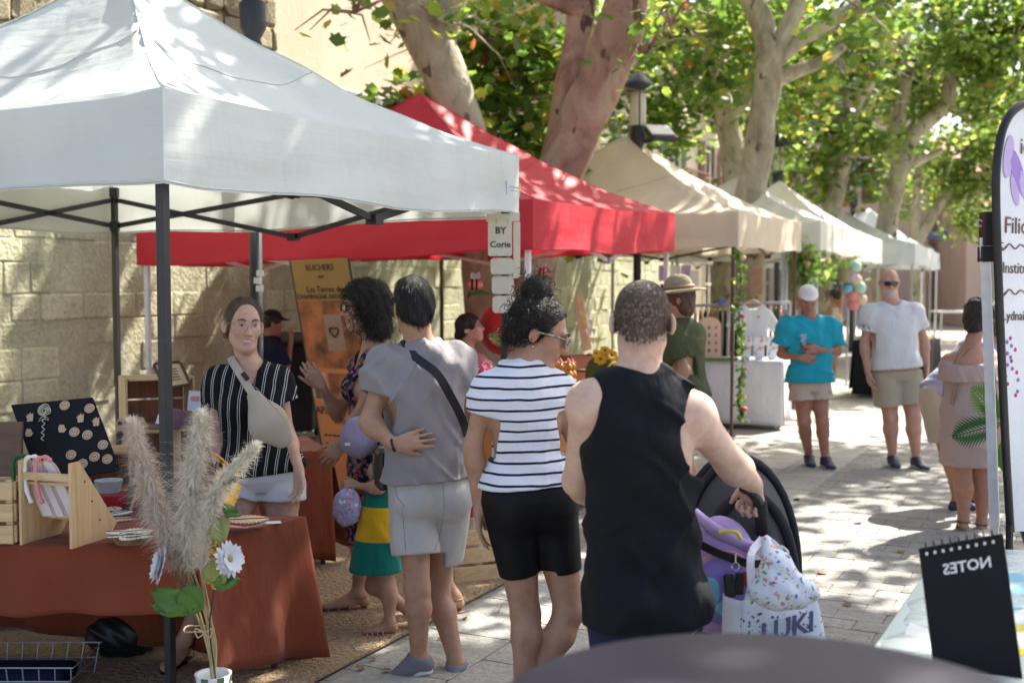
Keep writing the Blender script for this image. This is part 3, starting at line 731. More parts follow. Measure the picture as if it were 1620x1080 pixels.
        d[0] = d[-1] = .5; d[:, 0] = d[:, -1] = .5; d[:, :, 0] = d[:, :, -1] = .5
        P, Q = nets(d, lo, h)
        if sm and len(P): P = smoothmesh(P, Q, sm)
        return P, Q
def meshobj(name, P, Q, m, parent, attr=None):
    off = np.array(OFF[parent.name]); me = bpy.data.meshes.new(name); n = len(P); k = len(Q)
    me.vertices.add(n); me.vertices.foreach_set('co', (P-off).astype(np.float32).ravel())
    me.loops.add(k*4); me.loops.foreach_set('vertex_index', Q.ravel().astype(np.int32)); me.polygons.add(k)
    me.polygons.foreach_set('loop_start', np.arange(k, dtype=np.int32)*4); me.update(calc_edges=True)
    me.polygons.foreach_set('use_smooth', [True]*k)
    for nm, vals in (attr or {}).items():
        a = me.attributes.new(nm, 'FLOAT', 'POINT'); a.data.foreach_set('value', vals.astype(np.float32))
    me.materials.append(MATS[m]); o = bpy.data.objects.new(name, me); COL.objects.link(o); o.parent = parent; OFF[o.name] = OFF[parent.name].copy()
    return o
def wrinkle(amp, fx, fy, fz, ph=0.):
    def fn(X, Y, Z):
        q = X*fx+Y*fy+Z*fz
        u = .62*q+1.6*np.sin(Z*5+ph)+1.2*np.sin(X*6+Y*5+ph); sn = np.sin(u)
        return amp*(.35*(np.sin(1.5*q+1.6*np.sin(Z*6+ph)+1.1*np.sin(X*7+Y*5+ph))-1)-1.1*np.exp(-sn*sn/.05)*(.5+.5*np.sin(X*9-Z*7+Y*4+ph)))
    return fn
def skinmat(name, c, lips, hairc=(.05, .04, .03), blush=.0):
    m, t, p, out = base(name)
    v = coords(t); n1 = noise(t, v, 9, 4); n2 = noise(t, v, 120, 3)
    n5 = noise(t, v, 28, 5, .65); ad = nn(t, 'ShaderNodeMath', operation='MULTIPLY_ADD'); ad.inputs[1].default_value = .5; ad.inputs[2].default_value = -.0; t.links.new(n5, ad.inputs[0]); ab = nn(t, 'ShaderNodeMath', operation='MULTIPLY_ADD'); ab.inputs[1].default_value = .5; t.links.new(n1, ab.inputs[0]); t.links.new(ad.outputs[0], ab.inputs[2])
    col = ramp(t, ab.outputs[0], [(.36, (c[0]*.84, c[1]*.70, c[2]*.64)), (.5, (c[0]*.95, c[1]*.9, c[2]*.87)), (.66, (min(1, c[0]*1.06), c[1]*1.05, c[2]*1.05))])
    def mixa(col, attr, cc, mul=1):
        a = nn(t, 'ShaderNodeAttribute', attribute_name=attr); mx = nn(t, 'ShaderNodeMixRGB'); t.links.new(a.outputs['Fac'], mx.inputs[0])
        t.links.new(col, mx.inputs[1]); mx.inputs[2].default_value = (*cc, 1); return mx.outputs[0]
    col = mixa(col, 'lips', lips); col = mixa(col, 'stubble', hairc)
    t.links.new(col, p.inputs['Base Color']); p.inputs['Roughness'].default_value = .5; p.inputs['Specular IOR Level'].default_value = .35
    p.inputs['Subsurface Weight'].default_value = .12; p.inputs['Subsurface Radius'].default_value = (.015, .006, .003); p.inputs['Subsurface Scale'].default_value = 1
    bumpit(t, p, n2, .2, .003)
skinmat('skin_light', (.56, .36, .27), (.50, .20, .18), (.16, .13, .11))
skinmat('skin_rosy', (.52, .30, .22), (.45, .16, .14), (.50, .46, .43))
skinmat('skin_olive', (.42, .25, .165), (.40, .13, .12), (.06, .045, .04))
skinmat('skin_tan', (.40, .21, .14), (.34, .13, .11), (.5, .48, .45))
skinmat('skin_pale', (.58, .41, .32), (.48, .2, .18), (.15, .11, .088))
def hairmat(name, c, c2, st=(40, 40, 6), sp=.4):
    m, t, p, out = base(name); f = noise(t, coords(t, st), 3.0, 5, .6, .8)
    t.links.new(ramp(t, f, [(.35, c2), (.65, c)]), p.inputs['Base Color']); p.inputs['Roughness'].default_value = .42; p.inputs['Specular IOR Level'].default_value = sp
    bumpit(t, p, f, .9, .012)
hairmat('hair_black', (.022, .017, .015), (.006, .005, .005)); hairmat('hair_curly', (.030, .021, .017), (.006, .005, .004), (30, 30, 30))
hairmat('hair_brown', (.13, .075, .045), (.06, .035, .022)); hairmat('hair_buzz', (.135, .10, .078), (.105, .078, .06), (60, 60, 60), .15)
hairmat('hair_white', (.62, .60, .57), (.42, .40, .38)); hairmat('hair_auburn', (.12, .055, .03), (.05, .025, .015))
mat('ink_dark', (.02, .015, .012), (.015, .01, .01), 5, .6); mat('eye_white', (.50, .47, .45), (.45, .42, .4), 5, .3); mat('iris', (.05, .04, .03), (.03, .03, .03), 40, .15); mat('teeth', (.78, .76, .70), (.7, .68, .62), 5, .3)
mat('lens_dark', (.012, .012, .014), (.01, .01, .01), 5, .08, spec=.8); mat('frame_gold', (.55, .36, .20), (.5, .32, .17), 5, .25, metal=.8); mat('silver', (.6, .6, .6), (.5, .5, .5), 5, .25, metal=.9)
def lensclear():
    m, t, p, out = base('lens_clear'); p.inputs['Base Color'].default_value = (.9, .93, .95, 1); p.inputs['Roughness'].default_value = .03
    tr = nn(t, 'ShaderNodeBsdfTransparent'); mx = nn(t, 'ShaderNodeMixShader'); mx.inputs[0].default_value = .97
    t.links.new(p.outputs[0], mx.inputs[1]); t.links.new(tr.outputs[0], mx.inputs[2]); t.links.new(mx.outputs[0], out.inputs[0])
lensclear()
mat('tortoise', (.55, .48, .36), (.05, .03, .02), 60, .25)
def cloth(name, c, c2=None, bump=.35, rough=.85, sc_=3.5, st=(2.2, 2.2, 1), trans=0, weave=True):
    m, t, p, out = base(name); v = coords(t); c2 = c2 or tuple(x*.86 for x in c)
    n1 = noise(t, coords(t, st), sc_, 3, .5, .3); n2 = noise(t, v, 260, 2); n0 = noise(t, v, 1.8, 3)
    t.links.new(ramp(t, n0, [(.3, c2), (.7, c)]), p.inputs['Base Color']); p.inputs['Roughness'].default_value = rough; p.inputs['Specular IOR Level'].default_value = .2
    p.inputs['Sheen Weight'].default_value = .1 if max(c) > .1 else 0.
    a = nn(t, 'ShaderNodeMath', operation='MULTIPLY_ADD'); a.inputs[1].default_value = .04; t.links.new(n2, a.inputs[0]); t.links.new(n1, a.inputs[2])
    bumpit(t, p, a.outputs[0], min(1, bump*1.7), .045)
    return m, t, p
def band_cloth(name, axis, period, bands, wob=.012, bump=.3, rough=.85, offs=0., twist=0):
    """woven stripes: bands = [(from,to,colour)] within one period, laid along an object axis"""
    m, t, p = cloth(name, bands[0][2], bump=bump, rough=rough)
    tc = nn(t, 'ShaderNodeTexCoord'); sx = nn(t, 'ShaderNodeSeparateXYZ'); t.links.new(tc.outputs['Object'], sx.inputs[0])
    n = noise(t, coords(t, (1, 1, 1)), 4, 2); md = nn(t, 'ShaderNodeMath', operation='MULTIPLY_ADD'); md.inputs[1].default_value = wob
    t.links.new(n, md.inputs[0]); src = sx.outputs['XYZ'.index(axis)]
    if twist:
        mm = nn(t, 'ShaderNodeMath', operation='MULTIPLY_ADD'); mm.inputs[1].default_value = twist; t.links.new(sx.outputs[2], mm.inputs[0]); t.links.new(src, mm.inputs[2]); src = mm.outputs[0]
    t.links.new(src, md.inputs[2])
    dv = nn(t, 'ShaderNodeMath', operation='MULTIPLY_ADD'); dv.inputs[1].default_value = 1/period; dv.inputs[2].default_value = offs+50; t.links.new(md.outputs[0], dv.inputs[0])
    fr = nn(t, 'ShaderNodeMath', operation='FRACT'); t.links.new(dv.outputs[0], fr.inputs[0])
    st = []
    for a, b, c in bands: st.append((a, c))
    c = ramp(t, fr.outputs[0], st, 'CONSTANT'); t.links.new(c, p.inputs['Base Color'])
def floral(name, ground, cols, scale=38, thr=.42, bump=.3):
    m, t, p = cloth(name, ground, bump=bump)
    v = coords(t); vo = nn(t, 'ShaderNodeTexVoronoi'); vo.inputs['Scale'].default_value = scale
    n = nn(t, 'ShaderNodeTexNoise'); n.inputs['Scale'].default_value = scale*.9; t.links.new(v, n.inputs['Vector'])
    mx = nn(t, 'ShaderNodeMixRGB'); mx.inputs[0].default_value = .03; t.links.new(v, mx.inputs[1]); t.links.new(n.outputs['Color'], mx.inputs[2]); t.links.new(mx.outputs[0], vo.inputs['Vector'])
    sp = nn(t, 'ShaderNodeSeparateColor'); t.links.new(vo.outputs['Color'], sp.inputs[0])
    k = len(cols); cc = ramp(t, sp.outputs[0], [(i/k, c) for i, c in enumerate(cols)], 'CONSTANT')
    msk = ramp(t, vo.outputs['Distance'], [(thr-.02, (1, 1, 1)), (thr+.02, (0, 0, 0))])
    mm = nn(t, 'ShaderNodeMixRGB'); t.links.new(msk, mm.inputs[0]); mm.inputs[1].default_value = (*ground, 1); t.links.new(cc, mm.inputs[2]); t.links.new(mm.outputs[0], p.inputs['Base Color'])
cloth('tee_grey', (.27, .245, .245)); cloth('shorts_grey', (.47, .45, .43), bump=.3); cloth('lycra_black', (.006, .006, .007), bump=.12, rough=.6); cloth('tank_black', (.006, .007, .010), bump=.3, rough=.8)
cloth('navy', (.014, .02, .05)); cloth('tee_olive', (.065, .075, .032)); cloth('tee_teal', (.02, .36, .45), (.015, .31, .40)); cloth('tee_white', (.66, .66, .66)); cloth('shorts_khaki', (.42, .37, .27)); cloth('shorts_beige', (.55, .46, .35)); cloth('denim_white', (.62, .62, .63), bump=.2)
cloth('dress_taupe', (.39, .285, .25), bump=.5); cloth('shirt_lavender', (.34, .33, .45)); cloth('bag_beige', (.47, .40, .31), bump=.25); cloth('cap_white', (.72, .70, .66)); cloth('straw', (.55, .46, .30), (.42, .34, .20), bump=.5, sc_=30, st=(1, 1, 8)); cloth('shirt_pink', (.5, .2, .22)); cloth('cap_dark', (.02, .022, .03)); cloth('cloth_lilac', (.36, .31, .44))
W_, K_ = (.70, .71, .75), (.012, .014, .03)
band_cloth('tee_striped', 'Z', .0405, [(0, .8, W_), (.78, 1, K_)], wob=.028, offs=.2, bump=.3)
band_cloth('blouse_striped', 'X', .044, [(0, 0, (.007, .007, .008)), (.62, 0, (.42, .42, .42)), (.69, 0, (.011, .011, .013)), (.82, 0, (.42, .42, .42)), (.89, 0, (.011, .011, .013))], wob=.03, bump=.4, twist=-.08)
band_cloth('dress_green', 'Z', 4., [(0, 0, (.005, .17, .13)), (.5, 0, (.005, .17, .13))], wob=0, bump=.6)
floral('dress_floral', (.012, .014, .035), [(.42, .05, .16), (.30, .10, .22), (.012, .014, .035), (.10, .12, .20), (.5, .12, .22), (.28, .20, .05), (.05, .07, .05)], 42, .5)
floral('pouch_floral', (.33, .34, .52), [(.55, .16, .2), (.2, .25, .55), (.6, .6, .65), (.5, .25, .35), (.15, .3, .3)], 60, .5)
mat('shoe_grey', (.20, .20, .22), (.15, .15, .17), 20, .8, .3, 90); mat('sole_white', (.6, .58, .53), (.5, .48, .44), 10, .7); mat('shoe_navy', (.03, .04, .075), (.02, .03, .05), 10, .7); mat('leather_tan', (.30, .17, .10), (.22, .12, .07), 10, .55); mat('leather_black', (.014, .014, .016), (.01, .01, .01), 10, .4); mat('strap_rose', (.48, .28, .20), (.4, .22, .16), 10, .5)
MAN = [(-.03, .10, .085), (.06, .165, .105), (.16, .168, .115), (.36, .15, .10), (.55, .158, .112), (.75, .178, .118), (.88, .165, .095), (.95, .12, .075), (1.0, .07, .06)]
WOM = [(-.03, .10, .085), (.06, .168, .11), (.16, .175, .118), (.38, .128, .09), (.55, .138, .10), (.75, .155, .105), (.88, .145, .085), (.95, .10, .068), (1.0, .058, .052)]
class Person:
    def __init__(s, label, Y0, J, sex='m', skin='skin_light', h=.008, S=1., head=(0, 0), hs=1., root=None, girth=1., group=None, arm=1., belly=0):
        """J: joint -> (px, py, dY) or Vector. head = (face direction vector, up vector)"""
        s.Y0 = Y0; s.J = {k: (v if isinstance(v, Vector) else at(v[0], v[1], Y0+(v[2] if len(v) > 2 else 0))) for k, v in J.items()}
        for q in ('sl', 'sr'): s.J[q] = s.J[q]-UP*.022*S
        s.sex, s.skin, s.h, s.S, s.g, s.arm, s.belly = sex, skin, h, S, girth, arm, belly
        s.f = Vector(head[0]).normalized(); up = Vector(head[1]); s.u = (up-s.f*up.dot(s.f)).normalized(); s.r = s.f.cross(s.u); s.hs = hs*.93
        j = s.J; a = (j['al']+j['ar'])/2
        s.root = thing('person', label, 'person', Vector((a.x, a.y, max(-.02, min(j['al'].z, j['ar'].z)-.075))) if root is None else root, group)
        s.hipx = (j['hr']-j['hl']).normalized(); s.shx = (j['sr']-j['sl']).normalized()
        s.pel = (j['hl']+j['hr'])/2; s.nb = j['nb']
        s.front = (s.shx.cross(s.nb-s.pel)*-1).normalized()
        # the loft's own front is axis x lateral
        s.tab = [(t, x*S*girth, y*S*girth*(1+(belly*math.exp(-((t-.35)/.25)**2)))) for t, x, y in (MAN if sex == 'm' else WOM)]
        s.hands = []; s.feet = []
    def hand(s, side, d, n, curl=(20, 30, 20), spread=6, size=1., thumb=35):
        """d: direction of the fingers, n: palm normal (palm side); fingers curl towards n"""
        s.hands.append((side, Vector(d).normalized(), Vector(n).normalized(), curl, spread, size*s.S, thumb))
    def foot(s, side, d): s.feet.append((side, Vector(d).normalized()))
    def torso(s, F, inf=0, tab=None):
        F.loft(s.pel, s.nb, s.hipx, s.shx, tab or s.tab, k=.04, inf=inf)
    def body(s, stub=None, mouth=0):
        j, S, g = s.J, s.S, s.g; F = Field(); wf = 1 if s.sex == 'm' else .88
        s.torso(F)
        for q in 'lr':
            sh, el, wr = j['s'+q], j['e'+q], j['w'+q]; am = s.arm*S
            F.cone(s.nb-(s.nb-s.pel).normalized()*.03*S, sh, .055*S*wf, .05*S*wf*am/S, .05)
            F.ell(sh, (s.hipx, s.front, Vector((0, 0, 1))), [.055*am*wf]*3, .04)
            F.cone(sh, el, .050*am*wf, .039*am*wf, .03); mid = lerp(el, wr, .25)
            F.cone(el, mid, .039*am*wf, .041*am*wf, .03); F.cone(mid, wr, .041*am*wf, .026*am*wf, .03)
            hp, kn, an = j['h'+q], j['k'+q], j['a'+q]
            F.cone(hp, kn, .088*S*g*(1.04 if s.sex == 'f' else 1), .056*S*g, .05)
            mid = lerp(kn, an, .28)-s.frontdir()*.016*S; F.ell(kn+s.frontdir()*.018*S, (s.hipx, s.frontdir(), UP), [.042*S*g, .036*S*g, .05*S*g], .03)
            F.cone(kn, mid, .052*S*g, .056*S*g, .03); F.cone(mid, an, .056*S*g, .034*S, .03)
        if s.sex == 'f':
            for sg in (-1, 1): F.ell(lerp(s.pel, s.nb, .68)+s.shx*.068*S*sg+s.frontdir()*.085*S, (s.shx, s.frontdir(), UP), [.06*S, .058*S, .06*S], .04)
        for sg in (-1, 1): F.ell(lerp(s.pel, s.nb, .02)+s.hipx*.075*S*sg-s.frontdir()*.065*S, (s.hipx, s.frontdir(), UP), [.085*S*g, .075*S*g, .09*S*g], .05)
        s.headshape(F, mouth); s.handshapes(F); s.footshapes(F)
        P, Q = F.mesh(s.h, 2)
        hc = np.array(j['hd']); lp = s.hp(0, .096, -.066); D_ = P-np.array(lp)
        lx, lz, ly = D_ @ np.array(s.r), D_ @ np.array(s.u), D_ @ np.array(s.f)
        lips = np.clip(1.6-np.sqrt((lx/(.028*s.hs))**2+(lz/(.011*s.hs))**2+(ly/(.03*s.hs))**2)*1.2, 0, 1)
        at_ = {'lips': lips}
        if stub is not None: at_['stubble'] = stub(s, P)
        s.ob = meshobj('body', P, Q, s.skin, s.root, at_); return s.ob
    def frontdir(s):
        v = s.shx.cross(UP)*-1; return (v if v.dot(s.front) > 0 else -v).normalized()
    def hp(s, x, y, z): return s.J['hd']+(s.r*x+s.f*y+s.u*z)*s.hs
    def headshape(s, F, mouth=0):
        A = (s.r, s.f, s.u); q = s.hs; hp = s.hp; w = 1 if s.sex == 'm' else .95
        F.ell(hp(0, -.012, .035), A, [(.081 if s.sex == 'm' else .077)*q, .098*q, .088*q], .02)
        F.ell(hp(0, .03, -.03), A, [.062*q*w, .066*q, .082*q], .03)
        F.cone(hp(0, .058, -.098), hp(0, .066, -.102), .021*q*w, .020*q*w, .035)
        for sg in (-1, 1):
            F.cone(hp(sg*(.052 if s.sex == 'm' else .046), -.01, -.06), hp(sg*.02, .055, -.096), .016*q, .016*q, .025)
            F.ell(hp(sg*.04, .068, -.022), A, [.024*q, .02*q, .02*q], .025)
            F.ell(hp(sg*.032, .1, .008), A, [.017*q, .014*q, .012*q], .012, 's')
            F.ell(hp(sg*.03, .088, .03), A, [.026*q, .012*q, .009*q], .014)
        F.cone(hp(0, .094, .012), hp(0, .114, -.03), .008*q, .0125*q, .012)
        for sg in (-1, 1): F.ell(hp(sg*.012, .101, -.034), A, [.009*q, .011*q, .008*q], .008)
        F.ell(hp(0, .092, -.060), A, [.027*q, .010*q, .0060*q], .006); F.ell(hp(0, .091, -.074), A, [.023*q, .010*q, .0070*q], .006)
        if mouth: F.ell(hp(0, .099, -.066), A, [.025*q, .014*q, mouth*q], .004, 's')
        F.cone(hp(0, -.03, -.055), s.nb+s.u*.0, .056*s.S*(1.08 if s.sex == 'm' else .86)*s.g**.5, .062*s.S*(1.08 if s.sex == 'm' else .88)*s.g**.5, .035)
        for sg in (-1, 1):
            F.ell(hp(sg*.086, -.016, -.008), (s.r*.85+s.f*.5*sg, s.f*.85-s.r*.5*sg, s.u), [.010*q, .022*q, .034*q], .008)
            F.ell(hp(sg*.094, -.006, -.004), A, [.006*q, .009*q, .018*q], .006, 's')
    def handshapes(s, F):
        for side, d, n, curl, spread, z, th in s.hands:
            wr = s.J['w'+side]; lat = d.cross(n).normalized()      # across the palm
            tsgn = 1 if side == 'r' else -1                        # thumb side
            lat = lat*tsgn                                         # points to the thumb side
            kn = []
            for i in range(4):
                k0 = wr+d*(.092-.006*abs(i-1))*z+lat*(.030-.0205*i)*z; kn.append(k0)
                F.cone(wr+lat*(.014-.009*i)*z+d*.01*z, k0, .0165*z, .0125*z, .012, )
            ln = [(.042, .026, .02), (.046, .03, .022), (.043, .028, .021), (.034, .021, .018)]
            for i in range(4):
                p = kn[i]; a = 0; dd = d+lat*math.tan(R(spread*(1.5-i)/1.5))
                for q in range(3):
                    a += R(curl[q]); v = (dd*math.cos(a)+n*math.sin(a)).normalized(); e = p+v*ln[i][q]*z
                    F.cone(p, e, (.0098-.0009*q)*z, (.0090-.0011*q)*z, .003); p = e
            t0 = wr+d*.022*z+lat*.022*z; v1 = (d*math.cos(R(th))+lat*math.sin(R(th))+n*.25).normalized(); t1 = t0+v1*.045*z
            v2 = (v1+d*.5+n*.15).normalized(); t2 = t1+v2*.034*z; t3 = t2+(v2+d*.3).normalized()*.026*z
            F.cone(t0, t1, .0145*z, .0115*z, .012); F.cone(t1, t2, .0112*z, .0098*z, .004); F.cone(t2, t3, .0098*z, .008*z, .003)
    def footshapes(s, F, grow=0, k=.02):
        for side, d in s.feet:
            an = s.J['a'+side]; d = (d-UP*d.z*.0).normalized(); lat = d.cross(UP).normalized(); S = s.S; z0 = an-UP*.045*S
            F.cone(an, an-d*.035*S-UP*.045*S, .034*S+grow, .03*S+grow, k)
            F.cone(an, an+d*.09*S-UP*.042*S, .036*S+grow, .03*S+grow, k, flat=(tuple(UP), .8)); F.cone(an+d*.04*S-UP*.048*S, an+d*.15*S-UP*.056*S, .034*S+grow, .031*S+grow, k, flat=(tuple(UP), .55))
            F.cone(an+d*.14*S-UP*.056*S+lat*.012, an+d*.185*S-UP*.06*S, .024*S+grow, .016*S+grow, k, flat=(tuple(UP), .65))
    def shoes(s, m='shoe_navy', sole='sole_white', low=.0):
        for side, d in s.feet:
            keep = s.feet; s.feet = [(side, d)]; F = Field(); s.footshapes(F, .009); s.feet = keep
            an = s.J['a'+side]; F.half(an+UP*(.012-low), UP*1.0-d*.25, .01); F.half(an-UP*.083*s.S, -UP, .004)
            P, Q = F.mesh(min(s.h, .008), 2); sh = meshobj('shoe', P, Q, m, s.root)
            F = Field(); F.cone(an-d*.03*s.S-UP*.075*s.S, an+d*.165*s.S-UP*.075*s.S, .042*s.S, .038*s.S, .01, flat=(tuple(UP), .35)); P, Q = F.mesh(min(s.h, .008), 1)
            meshobj('sole', P, Q, sole, sh)
    def sandals(s, m='leather_tan', n=3):
        for side, d in s.feet:
            an = s.J['a'+side]; lat = d.cross(UP).normalized(); S = s.S
            F = Field(); F.cone(an-d*.035*S-UP*.083*S, an+d*.175*S-UP*.083*S, .038*S, .036*S, .01, flat=(tuple(UP), .25)); P, Q = F.mesh(.007, 1); so = meshobj('sandal', P, Q, m, s.root)
            for i in range(n):
                c = an+d*(.05+.11*i/max(1, n-1))*S-UP*(.055+.012*i/max(1, n-1))*S; mb = MB(); hh = (.05-.022*i/max(1, n-1))*S
                mb.tube([c+lat*.04*S*math.cos(a)+UP*(hh*math.sin(a)-.02*S) for a in np.linspace(-.2, math.pi+.2, 9)], .0065*S, 6); mb.build('strap', m, so, smooth=True)
            mb = MB(); mb.tube([an-UP*.012*S+(d*math.cos(a)+lat*math.sin(a))*.043*S-d*.004 for a in np.linspace(0, 2*math.pi, 13)], .006*S, 6); mb.build('strap', m, so, smooth=True)
    def top(s, m, inf=.012, hem=None, sleeve=.5, sinf=.02, neck=.075, tab=None, name='shirt', wr=.003, hemn=None, nosleeve=False, vneck=0, bust=True, nosleeve_r=None, flare=0):
        """shirt: hem = point (world) where it ends, sleeve = share of the upper arm covered"""
        j, S = s.J, s.S; F = Field(); wf = 1 if s.sex == 'm' else .88
        tb = [list(t) for t in (tab or s.tab)]
        L = (s.nb-s.pel).length
        if hem is not None:
            th = (Vector(hem)-s.pel).dot(s.nb-s.pel)/L/L
            if th < -.03: tb = [[th-.05, tb[2][1]*1.0, tb[2][2]*1.02]]+[list(t) for t in tb if t[0] > .1]
        tb = [[t[0], t[1]+flare*max(0, .5-t[0]), t[2]+flare*max(0, .5-t[0])] for t in tb]
        F.loft(s.pel, s.nb, s.hipx, s.shx, tb, k=.03, inf=inf)
        for sg in (-1, 1): F.ell(lerp(s.pel, s.nb, .02)+s.hipx*.075*S*sg-s.frontdir()*.062*S, (s.hipx, s.frontdir(), UP), [.085*S+inf, .075*S+inf, .09*S], .05)
        if s.sex == 'f' and bust:
            for sg in (-1, 1): F.ell(lerp(s.pel, s.nb, .68)+s.shx*.068*S*sg+s.frontdir()*.085*S, (s.shx, s.frontdir(), UP), [.06*S+inf, .058*S+inf, .06*S+inf], .05)
        ax = (s.nb-s.pel).normalized()
        for q in 'lr':
            sh, el = j['s'+q], j['e'+q]; am = s.arm
            F.cone(s.nb-ax*.035*S, sh+ax*(-.004), .056*S*wf+inf*.6, .05*S*wf*am+inf*.8, .05)
            if nosleeve: continue
            F.ell(sh, (s.hipx, s.front, UP), [.054*S*wf*am+inf*.9]*3, .04)
            d = (el-sh).normalized(); e = lerp(sh, el, sleeve)
            F.cone(sh, e+d*.03, .052*S*wf*am+inf, .046*S*wf*am+sinf, .035)
        if wr: F.warp(wrinkle(wr, 14, 9, 26, s.Y0*7)); F.warp(wrinkle(wr*.8, 30, 22, -17, s.Y0*3))
        for q in 'lr':
            if nosleeve:
                continue
            sh, el = j['s'+q], j['e'+q]; d = (el-sh).normalized(); e = lerp(sh, el, sleeve)
            # cut the sleeve end and hollow it
            n_ = np.array(d); p_ = np.array(e); c_ = np.array(e)
            def cut(X, Y, Z, n_=n_, p_=p_):
                a = (X-p_[0])*n_[0]+(Y-p_[1])*n_[1]+(Z-p_[2])*n_[2]
                r = np.sqrt(np.maximum((X-p_[0])**2+(Y-p_[1])**2+(Z-p_[2])**2-a*a, 0))
                return np.maximum(-a, r-.105*S)           # solid to remove
            F.sh.append((cut, np.array(e)-.14*S, np.array(e)+.14*S, .004, 's'))
            F.cone(e-d*.03, e+d*.05, .046*S*wf*am+sinf-.009, .046*S*wf*am+sinf-.006, .004, mode='s')
        if nosleeve:
            for q in 'lr':
                sh = j['s'+q]; sg = 1 if q == 'r' else -1
                ns = nosleeve_r if (q == 'r' and nosleeve_r) else nosleeve
                F.ell(sh+s.shx*sg*ns[0]*S-UP*ns[1]*S, (s.shx, s.frontdir(), UP), [(ns[3] if len(ns) > 3 else .075)*S, .2*S, ns[2]*S], .008, 's')
        if hem is not None: F.half(hem, hemn or -ax, .006)
        fd = s.frontdir()
        F.ell(s.nb+ax*.012*S+fd*.03*S, (s.shx, fd, UP), [neck*S, (neck+.01)*S, .055*S], .006, 's')
        if vneck: F.cone(s.nb+fd*.08*S, s.nb+fd*.13*S-ax*vneck*S, .05*S, .012*S, .006, mode='s')
        P, Q = F.mesh(s.h, 2); return meshobj(name, P, Q, m, s.root)
    def shorts(s, m, hem=.6, inf=.018, hinf=.035, waist=.3, name='shorts', wr=.003, hollow=True, kk=.012):
        j, S = s.J, s.S; F = Field(); ax = (s.nb-s.pel).normalized()
        F.loft(s.pel, s.nb, s.hipx, s.shx, s.tab[:4], k=.03, inf=inf*.8)
        for sg in (-1, 1): F.ell(lerp(s.pel, s.nb, .02)+s.hipx*.075*S*sg-s.frontdir()*.065*S, (s.hipx, s.frontdir(), UP), [.085*S*s.g+inf*.8, .075*S*s.g+inf*.8, .09*S*s.g+inf*.6], .05)
        for q in 'lr':
            hp, kn = j['h'+q], j['k'+q]; e = lerp(hp, kn, hem); r1 = lerp(.088, .056, hem)*S*s.g
            F.cone(hp, lerp(hp, kn, hem+.08), .09*S*s.g+inf*.8, r1+hinf, kk)
        if wr: F.warp(wrinkle(wr, 11, 17, 21, s.Y0*5)); F.warp(wrinkle(wr*.8, -24, 18, 13, s.Y0))
        for q in 'lr':
            hp, kn = j['h'+q], j['k'+q]; e = lerp(hp, kn, hem); d = (kn-hp).normalized(); n_ = np.array(d); p_ = np.array(e); rr = .15*S*s.g
            def cut(X, Y, Z, n_=n_, p_=p_, rr=rr):
                a = (X-p_[0])*n_[0]+(Y-p_[1])*n_[1]+(Z-p_[2])*n_[2]; r = np.sqrt(np.maximum((X-p_[0])**2+(Y-p_[1])**2+(Z-p_[2])**2-a*a, 0))
                return np.maximum(-a, r-rr)
            F.sh.append((cut, np.array(e)-.18*S, np.array(e)+.18*S, .004, 's'))
            if hollow and hinf > .02: F.cone(e-d*.03, e+d*.05, lerp(.088, .056, hem)*S*s.g+hinf-max(.012, 2.2*s.h), lerp(.088, .056, hem)*S*s.g+hinf-max(.01, 2*s.h), .004, mode='s')
        F.half(lerp(s.pel, s.nb, waist), ax, .006)
        P, Q = F.mesh(s.h, 2); return meshobj(name, P, Q, m, s.root)
    def face(s, brow='hair_black', glasses=None, teeth=False, eyes=True):
        q = s.hs; hp = s.hp
        if eyes:
            for sg in (-1, 1):
                mb = MB(); mb.ell(hp(sg*.031, .0865, .005), 1, 1, 1, 10, 8, M=Matrix((s.r, s.f, s.u)).transposed() @ Matrix.Diagonal((.0115*q, .0068*q, .0042*q))); e = mb.build('eye', 'eye_white', s.root, smooth=True)
                mb = MB(); c = hp(sg*.031, .0925, .0053); mb.ell(c, .0056*q, .0035*q, .0044*q, 10, 6); mb.build('iris', 'iris', e, smooth=True)
        for sg in (-1, 1):
            mb = MB(); mb.tube([hp(sg*.014, .104, .028), hp(sg*.03, .103, .034), hp(sg*.048, .09, .029)], [.003*q, .0042*q, .002*q], 6); mb.build('eyebrow', brow, s.root, smooth=True)
            if eyes:
                mb = MB(); mb.tube([hp(sg*.020, .0935, .0075), hp(sg*.031, .0975, .0105), hp(sg*.043, .090, .0075)], [.0009*q, .0014*q, .0009*q], 5); mb.build('eyelash', 'ink_dark', s.root, smooth=True)
        if teeth:
            mb = MB(); mb.tube([hp(x, .0955-abs(x)*.3, -.0665+x*x*9) for x in (-.022, -.015, -.007, 0, .007, .015, .022)], [.001*q, .0024*q, .0032*q, .0034*q, .0032*q, .0024*q, .001*q], 6); mb.build('teeth', 'teeth', s.root, smooth=True)
